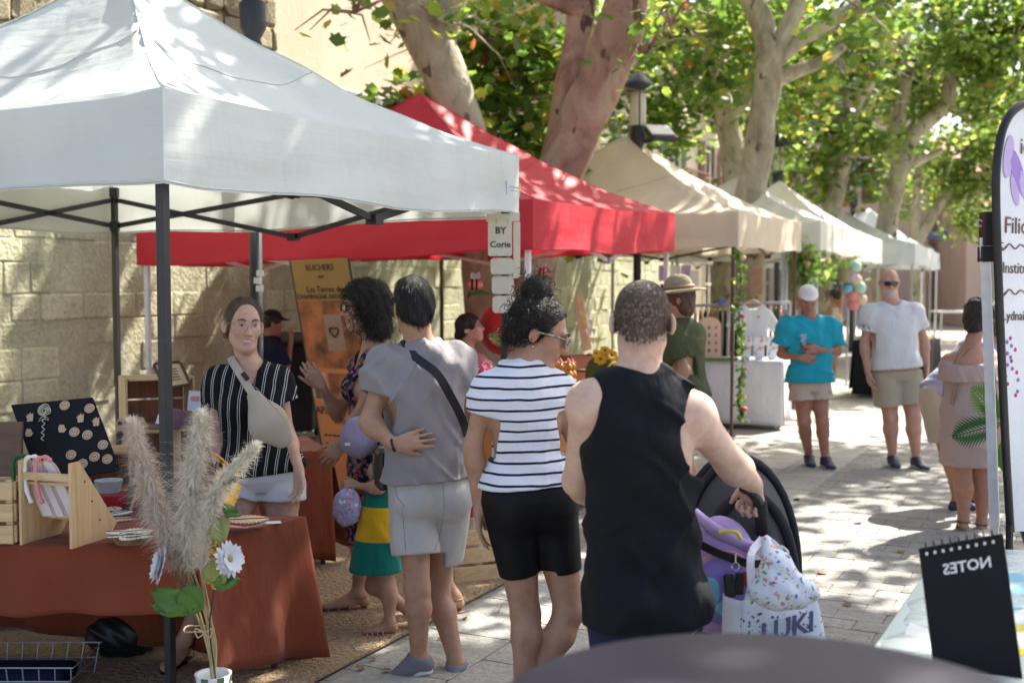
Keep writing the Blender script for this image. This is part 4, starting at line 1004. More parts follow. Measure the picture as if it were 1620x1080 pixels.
        if glasses:
            kind, fm, lm = glasses; rz = .024 if kind == 'round' else .020; rx = .026 if kind == 'round' else .028
            g_ = thing('glasses' if lm == 'lens_clear' else 'sunglasses', s.glabel, 'glasses', hp(0, .11, 0)); y0 = .116
            for sg in (-1, 1):
                c = lambda a, k=1.: hp(sg*.033+rx*k*math.cos(a), y0-.25*abs(sg*.033+rx*k*math.cos(a))*.6, .004+rz*k*math.sin(a))
                mb = MB(); mb.tube([c(a) for a in np.linspace(0, 2*math.pi, 17)], .0016*q if kind == 'round' else .0034*q, 6, cap=False); mb.build('rim', fm, g_, smooth=True)
                mb = MB(); mb.add([c(a, .97) for a in np.linspace(0, 2*math.pi, 16, endpoint=False)], [tuple(range(16))]); mb.build('lens', lm, g_, solid=.001)
                mb = MB(); mb.tube([hp(sg*.058, .104, .012), hp(sg*.08, .05, .012), hp(sg*.0875, -.005, .006), hp(sg*.086, -.022, -.012)], (.0018 if kind == 'round' else .0038)*q, 6); mb.build('temple', fm, g_, smooth=True)
            mb = MB(); mb.tube([hp(-.012, .114, .008), hp(0, .119, .011), hp(.012, .114, .008)], .0018*q, 6); mb.build('bridge', fm, g_, smooth=True)
    def hair(s, m, extra=(), inf=.014, front=.045, low=-.045, warp=.004, freq=60, fh=0., earcut=True, fx=.066, name='hair', h=None, back=.0):
        """cap of hair: skull inflated, with the face cut away; extra shapes added by ('c',a,b,ra,rb) in head units"""
        A = (s.r, s.f, s.u); q = s.hs; hp = s.hp; F = Field()
        F.ell(hp(0, -.014, .04), A, [(.079+inf)*q, (.099+inf)*q, (.09+inf)*q], .02)
        F.ell(hp(0, -.045, -.01), A, [(.07+inf)*q, (.06+inf)*q, (.085+inf)*q], .03)
        for e in extra:
            if e[0] == 'c': F.cone(hp(*e[1]), hp(*e[2]), e[3]*q, e[4]*q, .02)
            elif e[0] == 'e': F.ell(hp(*e[1]), A, [x*q for x in e[2]], .02)
        # cut: below the hairline, and the face
        F.half(hp(0, -.05, low), -s.u*1+s.f*(.45), .01)
        F.ell(hp(0, .115+back, -.03+fh*.5), A, [fx*q, (.125-front)*q, (.105+fh)*q], .012, 's')
        for sg in ((-1, 1) if earcut else ()): F.ell(hp(sg*.098, .0, -.02), A, [.03*q, .032*q, .042*q], .01, 's')
        if warp: F.warp(wrinkle(warp, freq, freq*.8, freq*.6, 1.3)); F.warp(wrinkle(warp*.7, -freq*1.4, freq*1.1, freq*.9, 4.))
        P, Q = F.mesh(h or min(s.h, .007), 1); s.hairob = meshobj(name, P, Q, m, s.root); return s.hairob
    def curls(s, m, n, reg, ln=.07, r=.0022, curl=.012, seed=1, turns=2.5):
        """loose strands; reg() -> (start, direction) in head units"""
        rr = random.Random(seed); mb = MB()
        for _ in range(n):
            p, d = reg(rr); p = s.hp(*p); d = (s.r*d[0]+s.f*d[1]+s.u*d[2]).normalized(); L = ln*rr.uniform(.5, 1.3)*s.hs
            a = d.orthogonal().normalized(); b = d.cross(a); ph = rr.random()*6.3; cc = curl*rr.uniform(.5, 1.3)
            pts = []
            for i in range(9):
                t = i/8; th = ph+t*turns*2*math.pi; pts.append(p+d*L*t+(a*math.cos(th)+b*math.sin(th))*cc*min(1, t*3)*s.hs-UP*L*.35*t*t)
            mb.tube(pts, [r*s.hs*(1-.6*i/8) for i in range(9)], 4, cap=False)
        o = mb.build('curls', m, s.root, smooth=True); o['kind'] = 'stuff'; return o

    def strands(s, ob, m, n, L, flow, r=.0006, lift=.35, sel=None, seed=1, droop=.2, kink=.12, name='hair_strands'):
        """fine hairs lying on a surface: flow(local xyz in head units) -> direction in head axes"""
        rr = np.random.RandomState(seed); me = ob.data; nv = len(me.vertices); P = np.empty(nv*3); me.vertices.foreach_get('co', P); P = P.reshape(-1, 3)
        Nn = np.empty(nv*3); me.vertex_normals.foreach_get('vector', Nn); Nn = Nn.reshape(-1, 3)
        off = np.array(OFF[ob.name]); W = P+off; D_ = (W-np.array(s.J['hd']))/s.hs; Rm = np.array([s.r, s.f, s.u]); loc = D_ @ Rm.T
        ok = np.arange(nv) if sel is None else np.nonzero(sel(loc, W))[0]
        if len(ok) == 0: return None
        idx = ok[rr.randint(0, len(ok), n)]; p = W[idx]; nr = Nn[idx]; fl = np.array([flow(q) for q in loc[idx]]) @ Rm
        fl = fl+rr.randn(n, 3)*kink; fl -= nr*(fl*nr).sum(1)[:, None]; fl /= np.maximum(np.linalg.norm(fl, axis=1), 1e-6)[:, None]
        ln = L*rr.uniform(.5, 1.2, n)[:, None]; sd_ = np.cross(fl, nr); vs = []
        pts = [p-nr*.001, p+fl*ln*.4+nr*ln*lift*.35, p+fl*ln*.75+nr*ln*lift*.45-np.array([0, 0, 1])*ln*droop*.4, p+fl*ln+nr*ln*lift*.4-np.array([0, 0, 1])*ln*droop]
        V_ = np.stack([q for a, w_ in zip(pts, (1, 1, .8, .25)) for q in (a-sd_*r*w_, a+sd_*r*w_)], 1).reshape(-1, 3)-off
        b = (np.arange(n)*8)[:, None]; Q = np.concatenate([b+np.array([0, 1, 3, 2]), b+np.array([2, 3, 5, 4]), b+np.array([4, 5, 7, 6])])
        o = meshobj(name, V_+off, Q, m, s.root); o['kind'] = 'stuff'; return o
from mathutils.bvhtree import BVHTree
def seam(ob, pix, m, parent, name='seam', r=.0014, lift=.0008):
    """a line of stitching laid on a garment along pixels of the photograph"""
    off = OFF[ob.name]; me = ob.data; bv = BVHTree.FromPolygons([v.co+off for v in me.vertices], [tuple(p.vertices) for p in me.polygons])
    pts = []; px = []
    for a, b in zip(pix[:-1], pix[1:]):
        for k in range(8): px.append((a[0]+(b[0]-a[0])*k/8, a[1]+(b[1]-a[1])*k/8))
    px.append(pix[-1])
    for x, y in px:
        h = bv.ray_cast(Vector((0, 0, CAMH)), ray(x, y).normalized())
        if h[0] is not None: pts.append(h[0]+h[1]*lift)
    if len(pts) < 3: return
    mb = MB(); mb.tube(pts, r, 5); mb.build(name, m, parent, smooth=True)
# ================================================================== THE PEOPLE
def gz(px, Y, z=.085): p = at(px, 440, Y); return Vector((p.x, Y, z))
# ---- vendor in the striped blouse behind the table
s = Person('woman in black blouse with white pinstripes and round glasses, smiling behind the rust table', 5.25,
    {'hd': (386, 515), 'nb': (394, 578, .02), 'sl': (437, 597, .02), 'sr': (347, 597, -.02), 'er': (344, 695, .05), 'wr': (352, 770, -.08), 'el': (455, 690, .03), 'wl': (472, 738, -.10),
     'hl': (446, 768, .02), 'hr': (384, 768, 0), 'kl': gz(440, 5.25, .45), 'kr': gz(345, 5.12, .44), 'al': gz(432, 5.3), 'ar': gz(280, 5.04)},
    'f', 'skin_light', .007, .94, ((.42, -.9, -.02), (.05, 0, 1)), 1.05, girth=1.06)
s.hand('l', (.1, -.3, -1), (-.6, -.6, 0), (20, 25, 15)); s.hand('r', (.3, -.5, -.8), (.6, .3, -.3)); s.foot('l', (.25, -1, 0)); s.foot('r', (-.15, -1, 0))
s.body(mouth=.0048); s.glabel = 'thin gold round glasses on the smiling vendor'
s.face('hair_brown', ('round', 'frame_gold', 'lens_clear'), teeth=True)
s.hair('hair_brown', [('c', (0, -.085, .01), (-.045, -.1, -.06), .03, .026), ('c', (-.045, -.1, -.06), (-.065, -.07, -.19), .024, .010)], .002, .012, warp=.0008, freq=90, fh=.03, fx=.074)
s.strands(s.hairob, 'hair_brown', 4500, .05, lambda q: (np.sign(q[0])*.25, -1, -.35-2.*max(0, -q[1]-.06)*6), .0006, .06, seed=2)
s.top('blouse_striped', .02, at(412, 748, 5.25), .36, .045, .07, vneck=.11, wr=.004, name='blouse', flare=.03)
mb = MB()                                         # open collar
fd = s.frontdir()
for sg in (-1, 1):
    a = s.nb+s.shx*sg*.062+UP*.03-fd*.01; b = s.nb+fd*.11-UP*.12+s.shx*sg*.012; c = s.nb+s.shx*sg*.115+fd*.055-UP*.075; d = s.nb+s.shx*sg*.08+UP*.005+fd*.02
    mb = MB(); mb.prism([a, d+fd*.03, c+fd*.04, b+fd*.02], fd*.008); mb.build('collar', 'blouse_striped', s.root, bevel=.004)
s.shorts('denim_white', .22, .022, .03, .14)
s.sandals('leather_black', 2)
for sg in (-1, 1):
    mb = MB(); c = s.hp(sg*.086, -.008, -.055); mb.tube([c+(s.r*math.cos(a)*.3+s.f*math.cos(a)+s.u*math.sin(a))*.016-s.u*.016 for a in np.linspace(0, 6.28, 13)], .0018, 5, cap=False); mb.build('earring', 'frame_gold', s.root)
VEND = s
# ---- man in grey T-shirt
s = Person('man in grey T-shirt and pale shorts seen from behind, hand on hip', 4.95,
    {'hd': (653, 486), 'nb': (664, 548, .0), 'sl': (612, 572, -.05), 'sr': (722, 566, .06), 'el': (584, 668, -.10), 'wl': (622, 703, -.16), 'er': (742, 655, .12), 'wr': (705, 690, .26),
     'hl': (652, 792, -.02), 'hr': (708, 790, .03), 'kl': (660, 930, -.10), 'kr': (692, 935, .12), 'al': (662, 1038, -.05), 'ar': (722, 1048, .02)},
    'm', 'skin_olive', .007, .97, ((-.38, .92, -.06), (0, 0, 1)), 1.0, girth=.95)
s.hand('l', (.9, .05, .18), (.1, .9, -.1), (8, 15, 10), 8); s.hand('r', (-.6, .5, .2), (-.5, -.5, 0), (25, 30, 20)); s.foot('l', (-.75, .15, -.35)); s.foot('r', (.15, .9, 0))
s.body(); TEEG = s.top('tee_grey', .018, at(676, 757, 4.95), .52, .03, .066, wr=.014, hemn=(.06, 0, -1), flare=.05)
SHG = s.shorts('shorts_grey', .62, .02, .035, .24, wr=.0055)
mat('stitch_grey', (.30, .28, .27), (.26, .25, .24), 20, .9)
seam(SHG, [(700, 757), (703, 800), (698, 838), (688, 870)], 'stitch_grey', s.root); seam(SHG, [(650, 762), (690, 760)], 'stitch_grey', s.root, 'pocket_welt', .0022); seam(SHG, [(624, 757), (628, 785), (640, 800)], 'stitch_grey', s.root, 'pocket_edge', .002); seam(SHG, [(636, 800), (642, 872)], 'stitch_grey', s.root)
seam(TEEG, [(622, 745), (650, 741), (690, 739), (730, 733)], 'stitch_grey', s.root, 'hem_stitch', .0009); seam(TEEG, [(596, 640), (616, 652), (634, 655)], 'stitch_grey', s.root, 'hem_stitch', .0009)
s.hair('hair_black', [('e', (0, .02, .095), (.06, .07, .045)), ('e', (0, -.07, .0), (.062, .04, .065)), ('c', (0, -.085, -.05), (0, -.085, -.085), .030, .024)], .004, .03, low=-.05, warp=.003, freq=70)
s.strands(s.hairob, 'hair_black', 7000, .035, lambda q: (q[0]*4, -.6, -1.0), .0007, .2, seed=3, kink=.25)
s.shoes('shoe_grey', 'sole_white')
GREY = s
mb = MB(); mb.tube([s.J['wl']+(UP*math.cos(a)*.6+Vector((-.5, .2, .4))*math.cos(a)*.4+Vector((0, 1, 0))*math.sin(a))*.033 for a in np.linspace(0, 6.28, 15)], .006, 6, cap=False)
tag(mb.build('bracelet', 'leather_black'), 'dark bracelet on the wrist of the man in grey', 'bracelet')
mb = MB(); mb.tube([s.nb+UP*.022+(s.shx*math.cos(a)*.068+s.frontdir()*math.sin(a)*.07)+s.frontdir()*.012 for a in np.linspace(0, 6.28, 25)], .003, 6, cap=False)
tag(mb.build('necklace', 'silver'), 'thin silver chain round the neck of the man in grey', 'necklace')
# ---- woman in floral dress
s = Person('laughing woman in navy floral dress and dark sunglasses, seen in profile', 5.85,
    {'hd': (574, 487), 'nb': (593, 552, .02), 'sl': (600, 582, -.13), 'sr': (572, 580, .13), 'el': (567, 660, -.18), 'wl': (542, 700, -.2), 'er': (534, 655, .12), 'wr': (510, 612, .02),
     'hl': (604, 745, -.08), 'hr': (590, 745, .08), 'kl': (662, 860, -.04), 'kr': (574, 865, .1), 'al': gz(716, 5.8), 'ar': gz(563, 5.85)},
    'f', 'skin_olive', .0075, .97, ((-.93, -.36, -.02), (-.05, 0, 1)), 1.0, girth=1.08)
s.hand('r', (-.4, -.2, .6), (-.3, .6, .3), (35, 40, 25)); s.hand('l', (-.5, -.2, -.6), (0, .8, 0)); s.foot('r', (-1, -.25, 0)); s.foot('l', (-.7, -.5, 0))
s.body(mouth=.011); s.glabel = 'dark sunglasses with pale temples on the laughing woman'
s.face('hair_black', ('cat', 'leather_black', 'lens_dark'), eyes=False, teeth=True)
s.hair('hair_curly', [('e', (0, -.06, -.02), (.105, .09, .11)), ('e', (0, -.03, .06), (.10, .11, .085)), ('e', (.03, -.07, -.10), (.075, .07, .075)), ('e', (-.03, -.07, -.10), (.075, .07, .075))], .02, .03, low=-.2, warp=.008, freq=70, earcut=False, fx=.13)
s.curls('hair_curly', 420, lambda r: ((r.gauss(0, .065), -.05+r.gauss(0, .05), r.uniform(-.12, .1)), (r.gauss(0, .7), -.4+r.gauss(0, .5), -.7)), .09, .0018, .014)
s.strands(s.hairob, 'hair_curly', 5000, .035, lambda q: (q[0]*5, -.5, -1), .0008, .7, seed=5, kink=1.)
s.curls('hair_curly', 60, lambda r: ((r.choice((-1, 1))*.075, .035+r.gauss(0, .02), r.uniform(-.02, .07)), (r.gauss(0, .4), r.gauss(0, .3), -1)), .11, .0022, .012, seed=4)
TB = [(-.9, .36, .30), (-.5, .27, .22), (-.1, .19, .145), (.06, .18, .13), (.2, .17, .12), (.38, .135, .105), (.55, .14, .105), (.75, .155, .11), (.88, .14, .085), (.95, .10, .068), (1.0, .058, .052)]
s.top('dress_floral', .014, V(-.6, 5.8, .36), .12, .02, .066, tab=TB, name='dress', vneck=.16, wr=.006, hemn=(0, 0, -1))
s.sandals('leather_tan', 3)
mb = MB(); c = s.hp(.083, -.01, -.06)
for i in range(3): mb.tube([c-s.u*(.012+.018*i)+(s.f*math.cos(a)+s.u*math.sin(a))*.009 for a in np.linspace(0, 6.28, 11)], .003, 5, cap=False)
o = mb.build('earring', 'leather_black', s.root)
FLO = s
# ---- girl in green dress
s = Person('little girl in green velvet dress with yellow band, stepping beside her mother', 5.5,
    {'hd': (640, 660, .08), 'nb': (622, 702, .04), 'sl': (606, 716, -.08), 'sr': (632, 714, .12), 'el': (600, 772, -.1), 'wl': (566, 768, -.04), 'er': (610, 765, .12), 'wr': (580, 775, .06),
     'hl': (601, 838, -.05), 'hr': (610, 838, .06), 'kl': (612, 925, -.06), 'kr': (592, 925, .06), 'al': gz(613, 5.42, .065), 'ar': (657, 975, .02)},
    'f', 'skin_olive', .007, .66, ((-.9, .3, -.1), (-.1, 0, 1)), .92)
s.hand('l', (-.9, .1, .1), (0, .7, -.5), (40, 45, 30)); s.hand('r', (-.9, -.1, 0), (0, -.7, -.5), (40, 45, 30)); s.foot('l', (-1, -.15, 0)); s.foot('r', (-.4, -.1, -.9))
s.body(); s.face(); s.hair('hair_brown', [('e', (0, -.06, -.05), (.07, .05, .09))], .012, .03, low=-.1)
TB = [(-.75, .30, .22), (-.4, .25, .19), (0, .20, .16), (.25, .165, .13), (.5, .128, .098), (.75, .13, .095), (.9, .11, .075), (1.0, .06, .05)]
TB = [(t, x*.72, y*.76) for t, x, y in TB]
dr = s.top('dress_green', .008, V(-.7, 5.5, .305), .0, .01, .07, tab=TB, name='dress', nosleeve=(.03, 0, .06), wr=.005, hemn=(0, 0, -1), bust=False)
ys = [v.co.z+s.root.location.z for v in dr.data.vertices]
# the sewn-in yellow band: a sleeve of cloth just proud of the skirt
mt = MATS['dress_green']; tt = mt.node_tree
z0 = s.root.location.z
for nd in tt.nodes:
    if nd.type == 'VALTORGB' and nd.color_ramp.interpolation == 'CONSTANT':
        e = nd.color_ramp.elements; e[0].position = 0; e[0].color = (.004, .15, .115, 1); e[1].position = (.455-z0)/4.; e[1].color = (.62, .36, .012, 1)
        e2 = nd.color_ramp.elements.new((.60-z0)/4.); e2.color = (.004, .15, .115, 1)
s.sandals('strap_rose', 4)
# ---- woman in striped T-shirt
s = Person('woman in white T-shirt with navy stripes and black cycling shorts, hair in a messy bun', 4.5,
    {'hd': (855, 528, .03), 'nb': (826, 574, 0), 'sl': (770, 609, -.04), 'sr': (882, 609, .06), 'el': (748, 705, -.04), 'wl': (757, 802, -.01), 'er': (910, 690, .04), 'wr': (925, 760, .26),
     'hl': (805, 800, -.02), 'hr': (872, 800, .04), 'kl': (832, 972, .02), 'kr': (900, 968, .03), 'al': (826, 1090, -.03), 'ar': (842, 1088, .02)},
    'f', 'skin_olive', .007, .96, ((.95, -.10, -.34), (.36, 0, 1)), 1.1, girth=1.04)
s.hand('l', (.02, .05, -1), (.95, 0, 0), (12, 18, 12)); s.hand('r', (.3, .9, 0), (0, 0, -1), (20, 30, 20)); s.foot('l', (.2, 1, 0)); s.foot('r', (.5, .9, 0))
s.body(); s.glabel = 'black and ivory tortoiseshell sunglasses on the woman with the bun'
s.face('hair_black', ('cat', 'tortoise', 'lens_dark'), eyes=False)
s.top('tee_striped', .008, at(832, 765, 4.5), .42, .014, .062, wr=.008, flare=.05)
s.shorts('lycra_black', .62, .018, .007, .16, wr=.0006, hollow=False, kk=.034)
s.hair('hair_curly', [('e', (-.0, -.07, .15), (.055, .05, .045)), ('e', (0, -.045, .035), (.088, .09, .095)), ('e', (.0, -.085, -.03), (.055, .045, .05))], .008, .015, low=-.05, fh=.02, fx=.13, warp=.004, freq=75)
s.strands(s.hairob, 'hair_curly', 7000, .03, lambda q: (0, -.8, .7 if q[2] > -.05 else .2), .0008, .45, sel=lambda loc, W: loc[:, 1] < .035, seed=6, kink=.6)
s.curls('hair_curly', 130, lambda r: ((r.gauss(0, .03), -.07+r.gauss(0, .03), .15+r.gauss(0, .03)), (r.gauss(0, 1), r.gauss(0, 1), r.gauss(0, 1))), .05, .0022, .012, turns=1.3, seed=3)
s.curls('hair_curly', 380, lambda r: ((r.gauss(0, .07), -.075+r.gauss(0, .03), r.uniform(-.07, .1)), (r.gauss(0, .7), -1+r.gauss(0, .3), r.gauss(-.2, .6))), .045, .0020, .011, turns=1.6, seed=5)
mb = MB(); mb.ell(s.hp(.088, -.006, -.052), .007, .007, .007, 8, 6); mb.build('earring', 'frame_gold', s.root, smooth=True)
s.shoes('shoe_navy'); STR = s
# ---- man in black tank top pushing the stroller
def buzz(s, P):
    D_ = P-np.array(s.J['hd']); x, y, z = (D_ @ np.array(v)/s.hs for v in (s.r, s.f, s.u))
    q = np.clip((z+.055-np.clip(y, -.1, .1)*.5)/.05, 0, 1)*np.clip((.075-y+z*.2)/.03, 0, 1)*(np.abs(x) < .084)*(z < .16)
    return q*.82
s = Person('broad man in black tank top with cropped hair, seen from behind holding the stroller', 3.4,
    {'hd': (1016, 509), 'nb': (1010, 592, -.02), 'sl': (934, 626, -.05), 'sr': (1096, 646, .02), 'er': (1158, 735, .10), 'wr': (1192, 765, .30), 'el': (915, 760, .12), 'wl': (955, 800, .36),
     'hl': (976, 960, 0), 'hr': (1064, 960, .02), 'kl': gz(985, 3.42, .47), 'kr': gz(1070, 3.5, .47), 'al': gz(980, 3.34), 'ar': gz(1075, 3.42)},
    'm', 'skin_pale', .0065, 1.0, ((.10, .98, -.12), (.02, .1, 1)), 1.05, girth=.91, arm=1.15)
s.hand('r', (.1, .55, -.65), (-.5, -.2, -.7), (75, 85, 50), 3, 1.05); s.hand('l', (.2, .8, -.3), (0, 0, -1), (50, 55, 40)); s.foot('l', (-.1, 1, 0)); s.foot('r', (.15, 1, 0))
s.body(stub=buzz)
hq = buzz(s, np.array([v.co for v in s.ob.data.vertices])+np.array(OFF[s.ob.name]))
s.strands(s.ob, 'hair_buzz', 15000, .008, lambda q: (q[0]*2, -.4, -1.0), .0006, .55, sel=lambda loc, W: (hq > .4+.5*np.random.rand(len(hq))), seed=8, kink=.35)
TNK = s.top('tank_black', .012, at(1020, 978, 3.4), .4, .02, .066, wr=.012, nosleeve=(.07, .03, .17), nosleeve_r=(.014, .03, .145, .10), flare=.0)
s.shorts('navy', .85, .006, .03, .08); s.shoes('shoe_navy')
s.glabel = 'black sunglasses worn by the man in the tank top'; s.face.__func__(s, 'hair_buzz', ('cat', 'leather_black', 'lens_dark'), eyes=False)
TANK = s
# ---- woman in straw hat and olive T-shirt
s = Person('person in olive T-shirt and straw hat behind the man in the tank top', 8.0,
    {'hd': (1073, 474), 'nb': (1080, 508, 0), 'sl': (1060, 523, -.1), 'sr': (1097, 523, .12), 'el': (1084, 585, -.16), 'wl': (1062, 610, -.1), 'er': (1080, 590, .15), 'wr': (1050, 610, .1),
     'hl': (1072, 625, -.06), 'hr': (1088, 625, .08), 'kl': gz(1078, 7.95, .46), 'kr': gz(1085, 8.1, .46), 'al': gz(1085, 7.95), 'ar': gz(1090, 8.1)},
    'f', 'skin_olive', .01, .97, ((-.9, .3, -.1), (0, 0, 1)), 1.0, girth=1.1)
s.hand('l', (-.9, 0, 0), (0, .6, -.6)); s.hand('r', (-.9, 0, 0), (0, -.6, -.6)); s.foot('l', (-1, .2, 0)); s.foot('r', (-1, .3, 0))
s.body(); s.hair('hair_auburn', [('e', (0, -.05, -.07), (.08, .06, .07))], .014, .03, low=-.12)
TB2 = [(-.45, .20, .16), (-.1, .19, .145), (.06, .18, .13), (.2, .17, .12), (.38, .14, .11), (.55, .145, .105), (.75, .155, .11), (.88, .14, .085), (.95, .10, .068), (1.0, .058, .052)]
s.top('tee_olive', .025, V(1.1, 8, .62), .75, .035, .066, tab=TB2, wr=.005, hemn=(0, 0, -1))
s.shorts('tee_olive', .8, .02, .04, .3); s.shoes('shoe_navy')
F = Field(); A = (s.r, s.f, s.u); q = s.hs
F.ell(s.hp(0, -.01, .09), A, [.09*q, .106*q, .115*q], .02); F.ell(s.hp(0, -.01, .062), A, [.205*q, .215*q, .013*q], .02); F.ell(s.hp(0, .0, .225), A, [.03*q, .10*q, .045*q], .03, 's'); F.half(s.hp(0, 0, .045), -s.u+s.f*.12, .004)
hat = thing('straw_hat', 'wide straw hat with red-brown band', 'hat', s.hp(0, 0, .05)); P, Q = F.mesh(.008, 1); meshobj('crown', P, Q, 'straw', hat)
mb = MB(); mb.tube([s.hp(.097*math.cos(a), -.01+.113*math.sin(a), .092) for a in np.linspace(0, 6.28, 25)], .011, 6, cap=False); mb.build('band', 'leather_tan', hat, smooth=True)
# ---- man in turquoise T-shirt and white cap
s = Person('older man in turquoise T-shirt and white cap, hands clasped, walking towards us', 10.4,
    {'hd': (1278, 474), 'nb': (1280, 505, .03), 'sl': (1313, 514, .0), 'sr': (1246, 514, 0), 'er': (1236, 560, .05), 'wr': (1265, 566, -.14), 'el': (1325, 556, .05), 'wl': (1297, 553, -.16),
     'hl': (1296, 615, 0), 'hr': (1268, 615, 0), 'kl': (1301, 668, -.03), 'kr': (1272, 668, 0), 'al': (1306, 724, -.06), 'ar': (1280, 721, .08)},
    'm', 'skin_tan', .009, 1.0, ((-.1, -.9, -.38), (0, 0, 1)), 1.0, girth=.98, arm=.95)
s.hand('r', (.9, -.2, -.1), (0, .9, .2), (20, 25, 15)); s.hand('l', (-.9, -.1, .05), (0, .9, -.2), (20, 25, 15)); s.foot('l', (.1, -1, 0)); s.foot('r', (-.1, -1, 0))
s.body(); s.face('hair_white'); s.hair('hair_white', (), .006, .01, low=-.02)
s.top('tee_teal', .032, at(1282, 605, 10.4), .62, .05, .066, wr=.012, flare=.02); s.shorts('shorts_beige', .32, .02, .05, .1); s.shoes('shoe_navy')
F = Field(); q = s.hs; A = (s.r, s.f, s.u); F.ell(s.hp(0, -.012, .07), A, [.088*q, .108*q, .072*q], .02); F.ell(s.hp(0, .08, .055), A, [.07*q, .075*q, .014*q], .03); F.half(s.hp(0, 0, .04), -s.u, .004)
P, Q = F.mesh(.008, 1); cp = thing('flat_cap', 'white flat cap on the man in turquoise', 'cap', s.hp(0, 0, .04)); meshobj('cap_shell', P, Q, 'cap_white', cp)
mb = MB(); fd = s.frontdir()
pts = [s.nb+s.shx*-.075+fd*.06+UP*.0, s.nb+s.shx*-.08+fd*.15-UP*.22, s.nb+s.shx*-.03+fd*.165-UP*.26, s.nb+s.shx*.06+fd*.165-UP*.26, s.nb+s.shx*.11+fd*.15-UP*.2, s.nb+s.shx*.08+fd*.06]
mb.tube(spline(pts, 5), .004, 5); mb.build('glasses_cord', 'leather_black', s.root)
mb = MB()
for k in range(7): c = s.nb+s.shx*(.09+.012*math.sin(k*2.1))+fd*.168-UP*(.13+.014*k); mb.box(c, .05-.004*k, .004, .006, 0, 0, .4*math.sin(k*3))
o = mb.build('chest_print', 'cap_white', s.root); o['kind'] = 'stuff'
# ---- man in white T-shirt
def beard(s, P):
    D_ = P-np.array(s.J['hd']); x, y, z = (D_ @ np.array(v)/s.hs for v in (s.r, s.f, s.u))
    return np.clip((-.045-z)/.02, 0, 1)*np.clip((y-.01)/.03, 0, 1)*(z > -.14)*(.45+.4*np.random.rand(len(P)))
s = Person('bald bearded man in white T-shirt, khaki shorts and dark sunglasses', 10.35,
    {'hd': (1407, 447), 'nb': (1410, 480, .03), 'sl': (1447, 489, 0), 'sr': (1376, 491, 0), 'er': (1368, 545, .04), 'wr': (1373, 588, -.05), 'el': (1462, 540, .05), 'wl': (1466, 576, -.02),
     'hl': (1437, 598, 0), 'hr': (1402, 598, 0), 'kl': (1445, 662, -.05), 'kr': (1409, 662, .02), 'al': (1450, 724, -.03), 'ar': (1412, 722, .06)},
    'm', 'skin_rosy', .009, 1.03, ((-.15, -.95, -.12), (0, 0, 1)), 1.02, girth=1.12, belly=.2)
s.hand('r', (.1, -.2, -1), (.9, 0, 0)); s.hand('l', (0, -.1, -1), (-.9, 0, 0)); s.foot('l', (.15, -1, 0)); s.foot('r', (-.1, -1, 0))
s.body(stub=beard); s.glabel = 'aviator sunglasses on the bald bearded man'; s.face('hair_white', ('cat', 'leather_black', 'lens_dark'), eyes=False)
s.top('tee_white', .02, at(1415, 583, 10.35), .55, .04, .066, wr=.005, flare=.02); s.shorts('shorts_khaki', .66, .03, .055, .1); s.shoes('shoe_navy')
# ---- woman in off-shoulder dress
s = Person('woman in taupe off-shoulder dress with dark curly hair, back turned at the right', 7.8,
    {'hd': (1553, 503, .03), 'nb': (1535, 552, 0), 'sl': (1503, 566, -.02), 'sr': (1572, 566, .08), 'el': (1498, 640, .12), 'wl': (1535, 660, .3), 'er': (1588, 635, .1), 'wr': (1600, 640, .3),
     'hl': (1520, 668, -.02), 'hr': (1556, 668, .04), 'kl': (1522, 752, .0), 'kr': (1552, 752, .05), 'al': (1524, 822, -.03), 'ar': (1553, 826, .02)},
    'f', 'skin_tan', .009, .95, ((.75, .6, -.25), (.1, .1, 1)), 1.0, girth=1.12)
s.hand('r', (.5, .8, 0), (0, 0, -1)); s.hand('l', (.6, .7, 0), (0, 0, -1)); s.foot('l', (.3, 1, 0)); s.foot('r', (.5, .9, 0))
s.body(); s.hair('hair_curly', [('e', (0, -.05, .0), (.10, .09, .11)), ('e', (0, -.02, .06), (.095, .11, .08)), ('e', (0, -.09, -.07), (.06, .05, .06))], .016, .03, low=-.1, warp=.008, freq=60)
TB = [(-.45, .235, .185), (-.1, .22, .17), (.06, .205, .155), (.2, .195, .145), (.4, .165, .125), (.6, .165, .12), (.72, .185, .125), (.80, .19, .12)]
dr = s.top('dress_taupe', .014, V(3, 7.8, .43), .0, .01, .01, tab=TB, name='dress', nosleeve=(.3, 0, .01), wr=.006, hemn=(0, 0, -1), bust=False)
F = Field(); F.loft(s.pel, s.nb, s.hipx, s.shx, [(.56, .215, .145), (.66, .20, .135), (.78, .205, .125)], inf=.014); F.warp(wrinkle(.007, 40, 40, 3, 2)); F.half(lerp(s.pel, s.nb, .80), UP+s.shx*.05, .004); F.half(lerp(s.pel, s.nb, .57), -UP, .004)
P, Q = F.mesh(.008, 1); meshobj('ruffle', P, Q, 'dress_taupe', s.root)
mb = MB(); mb.tube(spline([s.J['sr']-UP*.02-s.frontdir()*.06, lerp(s.nb, s.J['sl'], .2)+UP*.035-s.frontdir()*.055, s.J['sl']+UP*.01-s.frontdir()*.075, s.J['sl']-UP*.12-s.frontdir()*.10-s.shx*.03, s.J['sl']-UP*.28-s.frontdir()*.08-s.shx*.04], 5), .011, 6)
tag(mb.build('bag_strap', 'leather_tan'), 'brown bag strap over the bare shoulder of the woman in taupe', 'strap')
s.sandals('leather_black', 2)
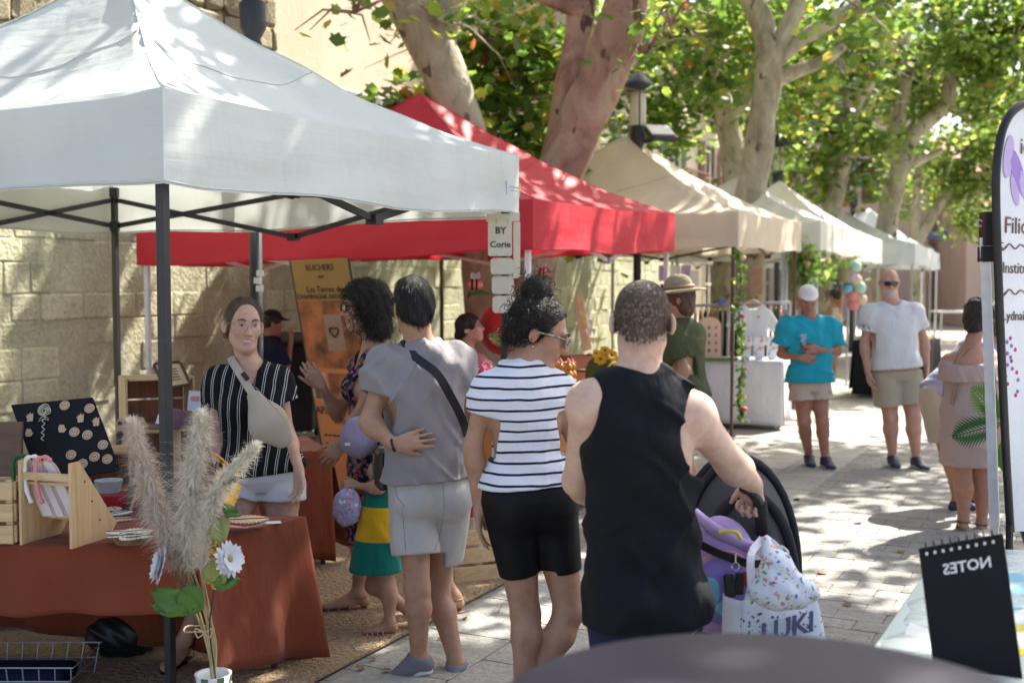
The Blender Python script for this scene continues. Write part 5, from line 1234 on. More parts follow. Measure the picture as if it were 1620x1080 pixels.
# ---- person bending over the stall
s = Person('person in lavender shirt and khaki shorts bending forward at the right stall', 8.5,
    {'hd': (1590, 525, .1), 'nb': (1560, 545, .1), 'sl': (1548, 565, -.05), 'sr': (1560, 560, .28), 'el': (1575, 620, -.02), 'wl': (1610, 650, .0), 'er': (1590, 615, .3), 'wr': (1620, 640, .25),
     'hl': (1478, 628, -.02), 'hr': (1490, 626, .16), 'kl': (1500, 722, -.05), 'kr': (1515, 722, .12), 'al': (1515, 792, -.1), 'ar': (1540, 790, .1)},
    'm', 'skin_tan', .01, .98, ((.95, .2, -.3), (.3, 0, 1)), 1.0)
s.hand('l', (1, 0, -.2), (0, 0, -1)); s.hand('r', (1, 0, -.2), (0, 0, -1)); s.foot('l', (1, .3, 0)); s.foot('r', (1, .3, 0))
s.body(); s.hair('hair_brown', (), .012, .03); s.top('shirt_lavender', .03, lerp(s.pel, s.nb, -.06), .6, .04, .066, wr=.006); s.shorts('shorts_khaki', .72, .025, .05, .2); s.shoes('shoe_navy')
# ---- vendor under the red canopy
s = Person('dark-haired vendor in glasses under the red canopy, bathed in red light', 9.3,
    {'hd': (744, 520), 'nb': (740, 558, .02), 'sl': (757, 570, -.12), 'sr': (722, 572, .06), 'el': (765, 625, -.12), 'wl': (790, 640, -.2), 'er': (715, 625, .0), 'wr': (735, 645, -.2),
     'hl': (752, 672, -.06), 'hr': (732, 672, .06), 'kl': gz(750, 9.25, .44), 'kr': gz(735, 9.35, .44), 'al': gz(750, 9.25), 'ar': gz(735, 9.35)},
    'f', 'skin_light', .011, .95, ((.93, -.2, .25), (-.2, 0, 1)), 1.0)
s.hand('l', (.9, 0, 0), (0, 0, -1)); s.hand('r', (.9, 0, 0), (0, 0, -1)); s.foot('l', (1, -.3, 0)); s.foot('r', (1, -.3, 0))
s.body(); s.glabel = 'glasses on the vendor under the red canopy'; s.face('hair_black', ('round', 'leather_black', 'lens_clear'))
s.hair('hair_black', [('e', (0, -.1, -.03), (.05, .05, .05)), ('c', (0, -.09, -.04), (-.02, -.06, -.2), .04, .025)], .01, .02); s.top('shirt_pink', .02, at(742, 665, 9.3), .5, .03, .066); s.shorts('navy', .95, .02, .03)
# ---- man in navy by the wall
s = Person('man in navy top and dark cap standing by the wall beside the wheelie bin', 11.3,
    {'hd': (431, 511), 'nb': (429, 534, .0), 'sl': (424, 547, .15), 'sr': (438, 547, -.15), 'el': (446, 585, .1), 'wl': (458, 548, .0), 'er': (452, 582, -.14), 'wr': (460, 540, -.05),
     'hl': (428, 630, .07), 'hr': (432, 630, -.07), 'kl': V(-2.30, 11.37, .42), 'kr': V(-2.28, 11.23, .42), 'al': V(-2.33, 11.37, .085), 'ar': V(-2.31, 11.23, .085)},
    'm', 'skin_tan', .011, .9, ((.9, .35, -.1), (0, 0, 1)), 1.0)
s.hand('l', (.2, 0, .9), (-.5, 0, 0)); s.hand('r', (.2, 0, .9), (-.5, 0, 0)); s.foot('l', (1, .2, 0)); s.foot('r', (1, .2, 0))
s.body(); s.hair('hair_black', (), .01, .03); s.top('navy', .025, lerp(s.pel, s.nb, -.04), .95, .03, .066); s.shorts('navy', .95, .02, .03); s.shoes('shoe_navy')
F = Field(); q = s.hs; A = (s.r, s.f, s.u); F.ell(s.hp(0, -.012, .06), A, [.09*q, .11*q, .085*q], .02); F.ell(s.hp(0, .12, .05), A, [.06*q, .07*q, .012*q], .02); F.half(s.hp(0, 0, .035), -s.u, .004)
P, Q = F.mesh(.01, 1); cp = thing('baseball_cap', 'dark cap on the man by the wall', 'cap', s.hp(0, 0, .04)); meshobj('cap_shell', P, Q, 'cap_dark', cp)
# ---- far shopper behind the balloons
s = Person('tiny far shopper in sleeveless top beyond the pastel lanterns', 20,
    {'hd': (1320, 468), 'nb': (1319, 484, .0), 'sl': (1326, 488, 0), 'sr': (1313, 488, 0), 'el': (1331, 478, -.1), 'wl': (1332, 462, -.1), 'er': (1311, 515, 0), 'wr': (1313, 532, -.1),
     'hl': (1322, 540, 0), 'hr': (1315, 540, 0), 'kl': gz(1322, 20, .44), 'kr': gz(1315, 20, .44), 'al': gz(1322, 20), 'ar': gz(1315, 20)},
    'f', 'skin_tan', .014, .95, ((-.6, .8, 0), (0, 0, 1)), 1.0)
s.hand('l', (0, 0, 1), (1, 0, 0)); s.hand('r', (0, 0, -1), (1, 0, 0)); s.foot('l', (0, 1, 0)); s.foot('r', (0, 1, 0))
s.body(); s.hair('hair_black', [('e', (0, -.06, 0), (.09, .07, .09))], .014, .03); s.top('shorts_beige', .015, at(1318, 545, 20), 0, .01, .07, nosleeve=(.05, .03, .12)); s.shorts('navy', .5)
# ================================================================== PROPS
wood('pine', (.60, .42, .22), (.44, .28, .13), axis='X'); wood('pine_z', (.60, .42, .22), (.46, .30, .14), axis='Z'); wood('ply', (.62, .47, .30), (.52, .37, .22), axis='Y'); wood('wood_dark', (.13, .07, .04), (.07, .04, .025), axis='X'); wood('wood_red', (.36, .15, .07), (.24, .09, .045), axis='Z')
cloth('cloth_rust', (.22, .050, .020), (.17, .038, .015), bump=.5, sc_=2.2); cloth('cloth_orange', (.55, .22, .07), bump=.3); cloth('cloth_white', (.72, .71, .72), bump=.3); cloth('cloth_black', (.012, .012, .014), bump=.3); cloth('cloth_red', (.42, .02, .03)); cloth('jute', (.40, .28, .16), (.30, .20, .11), bump=.8, sc_=40, st=(1, 1, 1))
mat('card_white', (.75, .74, .72), (.70, .69, .67), 8, .6); mat('paper_pale', (.68, .66, .74), (.62, .6, .66), 30, .6); mat('board_black', (.008, .008, .009), (.006, .006, .007), 8, .6, spec=.2); mat('lasercut', (.60, .44, .28), (.52, .36, .21), 25, .7); mat('burnt', (.10, .06, .035), (.06, .035, .02), 25, .8); mat('ivory', (.70, .64, .50), (.62, .56, .42), 9, .55); mat('ink', (.035, .03, .028), (.03, .025, .02), 9, .6)
mat('pampas', (.86, .79, .70), (.78, .70, .62), 9, .9, trans=.5); mat('pampas_pale', (.90, .86, .76), (.82, .78, .68), 9, .9, trans=.5); mat('petal_white', (.76, .77, .80), (.68, .69, .74), 20, .6, trans=.25); mat('petal_yellow', (.72, .42, .02), (.60, .30, .015), 20, .6, trans=.25); mat('mimosa', (.62, .43, .02), (.5, .33, .015), 30, .7)
mat('leaf_green', (.12, .24, .04), (.08, .17, .03), 14, .5, .25, 40, trans=.2); mat('leaf_pale', (.36, .38, .13), (.28, .31, .10), 14, .6, .3, 40, trans=.2); mat('leaf_dark', (.03, .12, .03), (.02, .08, .02), 14, .5, trans=.2); mat('stem_straw', (.46, .36, .19), (.34, .26, .13), 20, .8); mat('twine', (.50, .38, .22), (.4, .3, .17), 90, .9)
mat('china_white', (.74, .75, .72), (.70, .71, .68), 6, .25); mat('china_green', (.09, .20, .11), (.07, .16, .09), 6, .25); mat('wicker', (.34, .22, .12), (.20, .12, .06), 60, .8, .8, 60); mat('rope_white', (.66, .66, .66), (.56, .56, .57), 60, .85, .5, 90)
mat('bin_black', (.016, .017, .018), (.012, .012, .013), 8, .5); mat('blue_plastic', (.05, .14, .38), (.04, .11, .3), 6, .4); mat('amber', (.55, .25, .03), (.42, .16, .02), 12, .2); mat('yellow_plastic', (.68, .60, .05), (.6, .5, .04), 8, .5); mat('pink_bright', (.62, .05, .18), (.5, .04, .14), 8, .6); mat('coral', (.70, .26, .23), (.62, .21, .2), 8, .6); mat('mint', (.42, .62, .50), (.36, .55, .45), 8, .6); mat('peach', (.72, .52, .36), (.66, .46, .31), 8, .6); mat('lilac', (.46, .36, .62), (.40, .31, .55), 8, .6); mat('sky_blue', (.20, .48, .58), (.16, .42, .52), 8, .6)
mat('moss', (.06, .09, .025), (.035, .055, .015), 60, .95, .9, 80); mat('velour_red', (.42, .012, .018), (.36, .01, .015), 8, .7, sheen=.4); mat('purple_print', (.46, .33, .58), (.38, .27, .52), 30, .6); mat('violet_panel', (.30, .20, .52), (.24, .16, .45), 10, .6); mat('canvas_white', (.70, .71, .74), (.64, .65, .68), 10, .8, .2, 120); mat('letter_violet', (.10, .10, .22), (.08, .08, .18), 20, .7); mat('rubber', (.02, .02, .02), (.015, .015, .015), 20, .8)
cloth('pram_cloth', (.022, .022, .026), bump=.3, rough=.7); cloth('pram_grey', (.055, .055, .06), bump=.25, rough=.7)
floral('pouch_print', (.68, .71, .74), [(.62, .22, .22), (.62, .38, .14), (.68, .71, .74), (.10, .18, .42), (.2, .34, .16), (.68, .71, .74), (.7, .3, .35)], 64, .38)
floral('bandana', (.60, .66, .72), [(.06, .07, .10), (.60, .66, .72), (.10, .11, .15), (.60, .66, .72)], 70, .34)
floral('shirt_print', (.72, .72, .73), [(.7, .4, .1), (.72, .72, .73), (.2, .35, .55), (.72, .72, .73), (.65, .2, .2)], 22, .35)
def clear(name, c, alpha, rough=.08):
    m, t, p, out = base(name); p.inputs['Base Color'].default_value = (*c, 1); p.inputs['Roughness'].default_value = rough
    n = noise(t, coords(t), 9, 4, .6, 2); bumpit(t, p, n, .6, .02)
    tr = nn(t, 'ShaderNodeBsdfTransparent'); mx = nn(t, 'ShaderNodeMixShader'); mx.inputs[0].default_value = alpha
    t.links.new(p.outputs[0], mx.inputs[1]); t.links.new(tr.outputs[0], mx.inputs[2]); t.links.new(mx.outputs[0], out.inputs[0])
clear('plastic_film', (.86, .93, .86), .35); clear('lamp_glass', (.75, .72, .62), .3, .2)
mat('table_pale', (.52, .60, .56), (.46, .55, .52), 4, .3)
# ---------------------------------------------------------------- draped tables
def skirt(m, a, b, n, zt, za, zb_, flare=.04, rip=.02, nf=7, ph=0., nu=40, nv=12, ea=0, eb=0):
    def fn(u, v):
        p = lerp(a, b, u); zl = lerp(za, zb_, u); z = lerp(zt, zl, v); e = min(1, v*2.2)
        return Vector((p.x, p.y, z))+n*(flare*v+rip*v*(math.sin(u*nf*6.28+ph)+.5*math.sin(u*nf*2.7*3.1+ph*2))*1.0+ea*v*max(0, 1-u*4)+eb*v*max(0, (u-.75)*4))
    m.grid(fn, nu, nv)
def draped(name, label, C, zt, drops, clothm, legm='metal_black', flare=.04, rip=.015, group=None, extra=None):
    """C: four plan corners (front-left, front-right, back-right, back-left); drops: bottom z at each side start/end"""
    C = [Vector((*c[:2], 0)) for c in C]; ce = sum(C, Vector())/4
    t = thing(name, label, 'table', ce, group)
    m = MB(); m.prism([c+(ce-c)*.03+UP*(zt-.03) for c in C], UP*.026); m.build('tabletop', 'ply', t)
    for c in C:
        m = MB(); q = c+(ce-c)*.12; m.tube([q+UP*.0, q+UP*(zt-.03)], .015, 8); m.build('leg', legm, t)
    m = MB()
    m.grid(lambda u, v: lerp(lerp(C[0], C[1], u), lerp(C[3], C[2], u), v)+UP*(zt+.0015*math.sin(u*23)*math.sin(v*17)), 24, 10)
    for i in range(4):
        if drops[i] is None: continue
        a, b = C[i], C[(i+1) % 4]; n = (b-a).cross(UP).normalized()
        if n.dot((a+b)/2-ce) < 0: n = -n
        skirt(m, a, b, n, zt, drops[i][0], drops[i][1], flare, rip, max(2, int((b-a).length*3)), i*1.7, ea=.05, eb=.05)
    if extra: extra(m)
    o = m.build('tablecloth', clothm, t, smooth=True, solid=.003)
    bm = bmesh.new(); bm.from_mesh(o.data); bmesh.ops.remove_doubles(bm, verts=bm.verts, dist=.002); bm.to_mesh(o.data); bm.free(); o.data.polygons.foreach_set('use_smooth', [True]*len(o.data.polygons))
    return t
TZ = .66
P1, P2, P3, P4 = V(-1.22, 4.42, 0), V(-.885, 4.97, 0), V(-3.0, 5.12, 0), V(-3.0, 4.45, 0)
draped('craft_table', 'table under rust cloth covered with wooden crafts, at the white canopy', (P4, P1, P2, P3), TZ, ((.37, .42), (.16, .07), (.0, .2), (.3, .3)), 'cloth_rust', flare=.05, rip=.02)
draped('side_table', 'small table under a rust cloth behind the vendor, beside the banner', (V(-1.75, 6.45, 0), V(-1.05, 6.75, 0), V(-1.3, 7.35, 0), V(-2.0, 7.05, 0)), .68, ((.16, .05), (.1, .2), (.2, .2), (.2, .2)), 'cloth_rust', flare=.05, rip=.02)
# coir rug under the first stall
m = MB(); m.prism([su(2.2, -4.6, .001), su(2.2, -2.86, .001), su(6.2, -2.86, .001), su(6.2, -4.6, .001)], UP*.010); tag(m.build('coir_rug', 'jute'), 'brown coir rug spread under the first stall', 'rug')
def tz(px, py, z=TZ): return onz(px, py, z)
# ---- plywood display rack with sloping sides
FB = tz(110, 868); BB = tz(180, 846); FL = tz(35, 862)
wv = BB-FB; lv = FL-FB; rk = thing('display_rack', 'plywood rack with sloping sides standing on the rust table', 'rack', (FB+BB+lv)/3)
hh = .325
for off in (Vector(), lv):
    m = MB(); pl = [FB+off, FB+off+wv*.85, FB+off+wv*1.02+UP*.05, FB+off+wv*.2+UP*hh, FB+off+UP*hh]
    m.prism(pl, lv.normalized()*-.012 if off.length == 0 else lv.normalized()*.012); sp = m.build('side_panel', 'pine_z', rk, bevel=.002)
    if off.length == 0:
        for a, b in ((.3, .75), (.45, .5), (.62, .25)):
            m = MB(); c = FB+wv*a+UP*hh*b-lv.normalized()*.0125; m.ell(c, .004, .004, .004, 8, 6); m.build('screw', 'metal_black', sp)
for a, b in ((.06, .82), (.34, .56), (.6, .32)):
    m = MB(); p = FB+wv*a+UP*hh*b; m.bar(p, p+lv, .012, .028); m.build('rail', 'pine', rk)
    m = MB(); p = FB+wv*(a+.18)+UP*(hh*b-.03); m.bar(p, p+lv, .07, .008); m.build('shelf', 'pine', rk)
for i, t_ in enumerate((.22, .45, .7)):                                # arched frames leaning in the rack
    b0 = FB+lv*t_+wv*(.30)+UP*.10; up = (UP*.9-wv.normalized()*.12+lv.normalized()*.36).normalized(); sd_ = lv.normalized()
    pts = [b0-sd_*.032, b0-sd_*.032+up*.2]+[b0+up*.2+sd_*.032*-math.cos(a)+up*.045*math.sin(a) for a in np.linspace(.2, math.pi-.2, 8)]+[b0+sd_*.032+up*.2, b0+sd_*.032]
    fr = thing('arched_plaque', ['arched plaque with pink ribbon, leftmost in the plywood rack', 'arched plaque with white ribbon in the middle of the plywood rack', 'arched plaque with green ribbon, rightmost in the plywood rack'][i], 'plaque', b0, 'plaques in the rack')
    m = MB(); m.prism(pts, wv.normalized()*.006); m.build('pane', 'paper_pale', fr)
    m = MB(); m.tube([p+wv.normalized()*.003 for p in pts]+[pts[0]], .005, 6); m.build('frame', 'lasercut', fr)
    rb = MB(); top = b0+up*.24
    rb.tube(spline([top-sd_*.02, top+UP*.015, top+sd_*.03-wv.normalized()*.02, top+sd_*.02-UP*.10-wv.normalized()*.03, top-UP*.16-wv.normalized()*.025], 5), [.006+.004*abs(math.sin(q_*.9)) for q_ in range(21)], 6)
    rb.build('ribbon', ['coral', 'card_white', 'leaf_dark'][i], fr, smooth=True)
# ---- crate at the left edge, dark block behind it
def crate(label, o, ax, ay, w_, d_, h_, ns=3, m_='pine', th=.012, group='wooden crates', open_front=False, posts='pine_z'):
    """slatted crate: o = front-left-bottom corner, ax along the front, ay to the back"""
    ax = Vector(ax).normalized(); ay = Vector(ay).normalized(); o = Vector(o); r = thing('wooden_crate', label, 'crate', o+ax*w_/2+ay*d_/2, group)
    sh = h_/ns*.82
    for k in range(ns):
        z = h_*(k+.5)/ns
        for (c, a, L) in ((o+ax*w_/2, ax, w_), (o+ax*w_/2+ay*d_, ax, w_), (o+ay*d_/2, ay, d_), (o+ax*w_+ay*d_/2, ay, d_)):
            n = a.cross(UP); m = MB(); m.obox(c+UP*z, a*(L/2-.002 if a is ax else L/2-th/2-.003), n*th/2, UP*sh/2); m.build('slat', m_, r, bevel=.002)
    for i in (0, 1):
        for j_ in (0, 1):
            m = MB(); m.obox(o+ax*(.02+i*(w_-.04))+ay*(.02+j_*(d_-.04))+UP*h_/2, ax*.012, ay*.012, UP*h_/2*.99); m.build('post', posts, r)
    m = MB(); m.obox(o+ax*w_/2+ay*d_/2+UP*.006, ax*(w_/2-.01), ay*(d_/2-.01), UP*.005); m.build('bottom', m_, r)
    return r
crate('pine crate of wide slats cut off by the left edge, on the rust table', tz(-60, 862), (1, 0, 0), (0, 1, 0), .2, .12, .25, 3)
m = MB(); m.box(at(-10, 718, 4.85), .24, .02, .27, 0, -.1); o = m.build('brown_board', 'wood_dark', bevel=.004); tag(o, 'dark brown wooden board at the left edge behind the crate', 'board')
# ---- black board with wooden tokens
TL, TR, BR_, BL = at(17, 640, 5.02), at(146, 628, 5.0), at(190, 744, 4.86), at(61, 762, 4.88)
bx_ = (TR-TL).normalized(); by_ = (BL-TL).normalized(); bn = bx_.cross(by_); bn = bn if bn.y < 0 else -bn
bd = thing('token_board', 'tilted black board pinned with round wooden tokens and a cut-out rose', 'board', (BL+BR_)/2)
m = MB(); m.prism([TL, TR, BR_, BL], -bn*.012); m.build('panel', 'board_black', bd, bevel=.002)
def onb(px, py):
    r = ray(px, py); c = Vector((0, 0, CAMH)); t = (TL-c).dot(bn)/r.dot(bn); return c+r*t+bn*.004
Mb = Matrix((bx_, bn.cross(bx_), bn)).transposed()
for q in ((398, 160), (549, 178), (457, 322), (536, 340), (631, 400), (437, 461), (507, 515), (580, 473), (658, 487)):
    c = onb(q[0]/3.857, 600+q[1]/3.857); m = MB(); m.lathe(c, [(.0215, -.002), (.0225, 0), (.0225, .003), (.0205, .004)], 20, M=Mb); tk = m.build('token', 'lasercut', bd)
    m = MB(); m.tube([c+Mb @ Vector((.016*math.cos(a), .016*math.sin(a), .0045)) for a in np.linspace(0, 6.28, 17)], .0008, 4, cap=False); m.tube([c+Mb @ Vector((x, .004*math.sin(x*500), .0045)) for x in np.linspace(-.01, .01, 9)], .0009, 4, cap=False); tag(m.build('engraving', 'burnt', tk), kind='stuff')
can = [(-.02, .012), (-.012, -.004), (-.012, -.018), (.012, -.018), (.014, .0), (.012, .01), (.014, .022), (.004, .014), (0, .026), (-.006, .014), (-.012, .02), (-.012, .006)]
hnd = [(-.012, -.018), (.01, -.02), (.02, -.004), (.012, .0), (.01, .012), (.004, .018), (-.002, .016), (-.008, .02), (-.014, .012), (-.016, -.004)]
for q, sh in (((187, 235), can), ((495, 240), can), ((590, 262), can), ((180, 325), hnd), ((382, 300), hnd)):
    c = onb(q[0]/3.857, 600+q[1]/3.857); m = MB(); m.prism([c+Mb @ Vector((x, y, 0)) for x, y in sh], bn*.003); m.build('cutout', 'lasercut', bd)
m = MB(); c = onb(275/3.857, 600+190/3.857)
for k in range(4): m.tube([c+Mb @ Vector(((.008+.0065*k)*math.cos(a)+.002*math.sin(a*3+k), (.008+.0065*k)*math.sin(a)+.003*math.cos(a*2+k), .003)) for a in np.linspace(0, 6.28, 22)], .0017, 5)
for sg in (-1, 1): m.tube([c+Mb @ Vector((0, -.028, .003)), c+Mb @ Vector((sg*.016, -.036, .003)), c+Mb @ Vector((sg*.022, -.05, .003)), c+Mb @ Vector((0, -.042, .003))], .0015, 5)
m.tube([c+Mb @ Vector((.006*math.sin(t*26), -.03-.115*t, .003)) for t in np.linspace(0, 1, 60)], .0018, 5)
tag(m.build('rose_cutout', 'ivory', bd), kind='stuff')
# ---- items on the rust table
def basket(label, c, r, h, m_, name='basket', rings=7, cat='basket'):
    b = thing(name, label, cat, c); prof = [(r*.75, 0)]
    for k in range(rings*3+1):
        t = k/(rings*3); prof.append((r*(.75+.25*t)+.004*math.sin(k*2.1), h*t))
    prof += [(r*.93, h), (r*.7, .012)]
    m = MB(); m.lathe(c, prof, 28); m.build('wall', m_, b, smooth=True); return b
def cutleaf(label, c, L, rz, tilt, m_='lasercut', nl=9, name='leaf_plate'):
    o = thing(name, label, 'plate', c); M = Matrix.Rotation(rz, 3, 'Z') @ Matrix.Rotation(tilt, 3, 'X'); pts = []
    for k in range(nl*2+1):
        t = k/(nl*2); x = L*(t-.5); w_ = L*.34*math.sin(math.pi*min(1, t*.98+.02))**.7*(1 if k % 2 else .72); pts.append((x, w_))
    pl = pts+[(x, -y) for x, y in reversed(pts[1:-1])]
    m = MB(); m.prism([c+M @ Vector((x, y, 0)) for x, y in pl], M @ Vector((0, 0, .004))); b = m.build('blade', m_, o)
    m = MB(); m.tube([c+M @ Vector((-L/2, 0, .006)), c+M @ Vector((L/2, 0, .006))], .0016, 5); m.build('vein', 'burnt', b); return o
basket('small wicker basket with paper cutouts on the rust table', tz(207, 858), .075, .035, 'wicker')
for i in range(7):
    c = tz(205+random.uniform(-16, 22), 850+random.uniform(-10, 4), TZ+.045+i*.007); cutleaf(['lowest', 'second lowest', 'third', 'middle', 'third from top', 'second from top', 'topmost'][i]+' pale paper cutout piled in the wicker basket', c, .12, random.random()*3, random.uniform(-.25, .25), 'card_white' if i % 2 else 'ivory', name='paper_cutout')
for i in range(7): bpy.data.objects  # keep order
for o in [q for q in bpy.data.objects if q.name.startswith('paper_cutout')]: o['group'] = 'cutouts in the wicker basket'
basket('white coiled rope basket behind the plywood rack', tz(172, 778, TZ+.06), .06, .055, 'rope_white', rings=9)
m = MB(); m.box(tz(172, 790, TZ+.03), .2, .14, .058, .1); tag(m.build('red_box', 'cloth_red', bevel=.006), 'red cloth-covered box carrying the rope basket', 'box')
fr = thing('picture_frame', 'small wooden picture frame leaning beside the rope basket', 'frame', tz(205, 805)); 
c0 = tz(200, 805); fu = V(.25, .25, .93); fs = V(.7, -.7, 0)
m = MB(); m.prism([c0-fs*.035, c0+fs*.035, c0+fs*.035+fu*.13, c0-fs*.035+fu*.13], V(-.006, -.006, 0)); m.build('panel', 'wood_dark', fr)
for a, b in ((-.035, 0), (.035, 0)): m = MB(); m.bar(c0+fs*a, c0+fs*a+fu*.13, .008, .012); m.build('moulding', 'pine_z', fr)
for b in (0, .13): m = MB(); m.bar(c0-fs*.04+fu*b, c0+fs*.04+fu*b, .008, .012); m.build('moulding', 'pine', fr)
for i, (px, py, L, rz, mm) in enumerate(((186, 822, .15, .3, 'lasercut'), (190, 812, .12, .9, 'card_white'), (180, 805, .1, 2.1, 'ivory'))):
    cutleaf(['flat wooden leaf cut-out lying nearest the wicker basket', 'white leaf cut-out lying behind the wicker basket', 'ivory leaf cut-out lying below the rope basket'][i], tz(px, py, TZ+.004+.005*i), L, rz, 0, mm)
for i, (px, py, L, rz, tl, mm, lb) in enumerate(((392, 822, .17, .25, .12, 'lasercut', 'large scalloped wooden leaf plate at the right end of the rust table'), (372, 832, .13, 2.6, .1, 'coral', 'reddish leaf plate under the large wooden one'), (404, 830, .11, .9, -.1, 'ivory', 'small pale leaf plate beside the large wooden one'))):
    cutleaf(lb, tz(px, py, TZ+.02+.012*(2-i)), L, rz, tl, mm, 11)
m = MB(); m.box(tz(430, 826, TZ+.006), .075, .05, .0016, .3); tag(m.build('price_card', 'card_white'), 'white price card at the right corner of the rust table', 'card')
m = MB(); m.lathe(tz(385, 826, TZ), [(.05, 0), (.07, .012), (.068, .014), (.04, .004)], 20); tag(m.build('plate', 'ivory', smooth=True), 'round pale dish under the leaf plates', 'plate')
# ---- back shelf: crates, sign, cap, cards
bt = draped('back_table', 'low table behind the craft table carrying the stacked pine crates', (V(-2.6, 5.5, 0), V(-1.38, 5.55, 0), V(-1.38, 6.15, 0), V(-2.6, 6.1, 0)), .64, ((.1, .1), (.1, .1), (.1, .1), (.1, .1)), 'cloth_rust')
def lying_crate(label, o, ax, ay, w_, d_, h_):
    """crate stood on its side: open towards the alley, planks on top, bottom and the left flank"""
    ax = Vector(ax).normalized(); ay = Vector(ay).normalized(); o = Vector(o); r = thing('wooden_crate', label, 'crate', o+ax*w_/2+ay*d_/2, 'pine crates on the back table')
    th = .012
    for k in range(2):
        m = MB(); m.obox(o+ay*d_*(.25+.5*k)+UP*h_/2-ax*0, ax*th/2, ay*(d_*.235), UP*h_/2); m.build('slat', 'pine_z', r, bevel=.002)
        m = MB(); m.obox(o+ax*w_+ay*d_*(.25+.5*k)+UP*h_/2, ax*th/2, ay*(d_*.235), UP*h_/2); m.build('slat', 'pine_z', r, bevel=.002)
        for z in (th/2, h_-th/2):
            m = MB(); m.obox(o+ax*w_/2+ay*d_*(.25+.5*k)+UP*z, ax*(w_/2-th), ay*d_*.235, UP*th/2); m.build('slat', 'pine', r, bevel=.002)
        m = MB(); m.obox(o+ax*w_/2+ay*(d_-.006)+UP*h_*(.25+.5*k), ax*(w_/2-th), ay*.005, UP*h_*.23); m.build('slat', 'wood_red', r)
    return r
zc = .642
lying_crate('pine crate on its side at the bottom of the stack behind the pampas', V(-1.80, 5.6, zc), (.9, .43, 0), (-.43, .9, 0), .30, .26, .30)
lying_crate('pine crate on its side on top of the stack, open towards the alley', V(-1.86, 5.62, zc+.302), (.9, .43, 0), (-.43, .9, 0), .32, .26, .25)
lying_crate('small pine crate right of the stack, carrying the framed sign', V(-1.60, 5.82, zc+.004), (.9, .43, 0), (-.43, .9, 0), .22, .2, .42)
lying_crate('low pine crate left of the stack, under the wooden camper van', V(-2.14, 5.55, zc), (.95, .3, 0), (-.3, .95, 0), .3, .25, .2)
sg = thing('framed_sign', 'wooden sign with engraved border leaning on top of the crates', 'sign', at(272, 612, 5.7))
a, b, c, d = at(243, 576, 5.76), at(285, 573, 5.8), at(301, 608, 5.7), at(260, 615, 5.66); nrm = (b-a).cross(d-a).normalized(); nrm = nrm if nrm.y < 0 else -nrm
m = MB(); m.prism([a, b, c, d], -nrm*.006); m.build('panel', 'lasercut', sg)
for p, q in ((a, b), (b, c), (c, d), (d, a)): m = MB(); m.bar(lerp(p, q, .02)+nrm*.004, lerp(p, q, .98)+nrm*.004, .012, .006, nrm); m.build('border', 'burnt', sg)
m = MB()
for k in range(5): p = lerp(a, d, .28+.11*k); q = lerp(b, c, .28+.11*k); m.bar(lerp(p, q, .25+.03*(k % 2))+nrm*.003, lerp(p, q, .75)+nrm*.003, .003, .002, nrm)
tag(m.build('engraved_lines', 'burnt', sg), kind='stuff')
m = MB(); m.box(at(308, 634, 5.55), .065, .004, .095, -.15, -.15, .05); cd = m.build('greeting_card', 'paper_pale'); tag(cd, 'pale printed card standing beside the crates near the vendor', 'card')
m = MB(); m.box(at(308, 630, 5.545), .04, .002, .02, -.15, -.15); m.build('print', 'coral', cd)
vn = thing('wooden_van', 'laser-cut wooden camper van model at the left of the crates', 'model', at(205, 690, 5.6)); c = at(205, 674, 5.62)
m = MB(); pr = [(-.06, -.035), (.06, -.035), (.062, .0), (.05, .012), (.035, .04), (-.045, .042), (-.06, .02)]; m.prism([c+V(x, -.03, y) for x, y in pr], V(.02, .07, 0)); m.build('van_body', 'lasercut', vn, bevel=.003)
for x in (-.035, .035): m = MB(); m.lathe(c+V(x, -.033, -.035), [(.016, -.004), (.016, .004)], 14, M=Matrix.Rotation(math.pi/2, 3, 'X')); m.build('wheel', 'burnt', vn)
for x in (-.035, -.005, .025): m = MB(); m.box(c+V(x, -.0315, .018), .022, .003, .018); m.build('window', 'burnt', vn)
F = Field(); c = at(278, 675, 5.35); F.ell(c, (V(1, 0, 0), V(0, 1, 0), UP), [.075, .085, .085], .01); F.ell(c+V(-.05, -.07, .004), (V(1, 0, 0), V(0, 1, 0), V(0, 0, 1)), [.07, .06, .009], .015); F.half(c, -UP, .003); P, Q = F.mesh(.006, 1)
cp = thing('baseball_cap', 'mauve cap with white patch hanging by the crates behind the pole', 'cap', c); mat('cap_mauve', (.16, .09, .11), (.13, .07, .09), 20, .8); meshobj('cap_shell', P, Q, 'cap_mauve', cp)
m = MB(); m.obox(c+V(-.035, -.082, .045), V(.028, -.006, 0), V(0, -.003, .001), V(.004, .008, .02)); m.build('patch', 'card_white', cp)
m = MB(); m.tube([c-UP*.002, c-UP*.22], .022, 10); m.lathe(c-UP*.225, [(.07, 0), (.06, .012)], 16); m.build('stand', 'lasercut', cp)
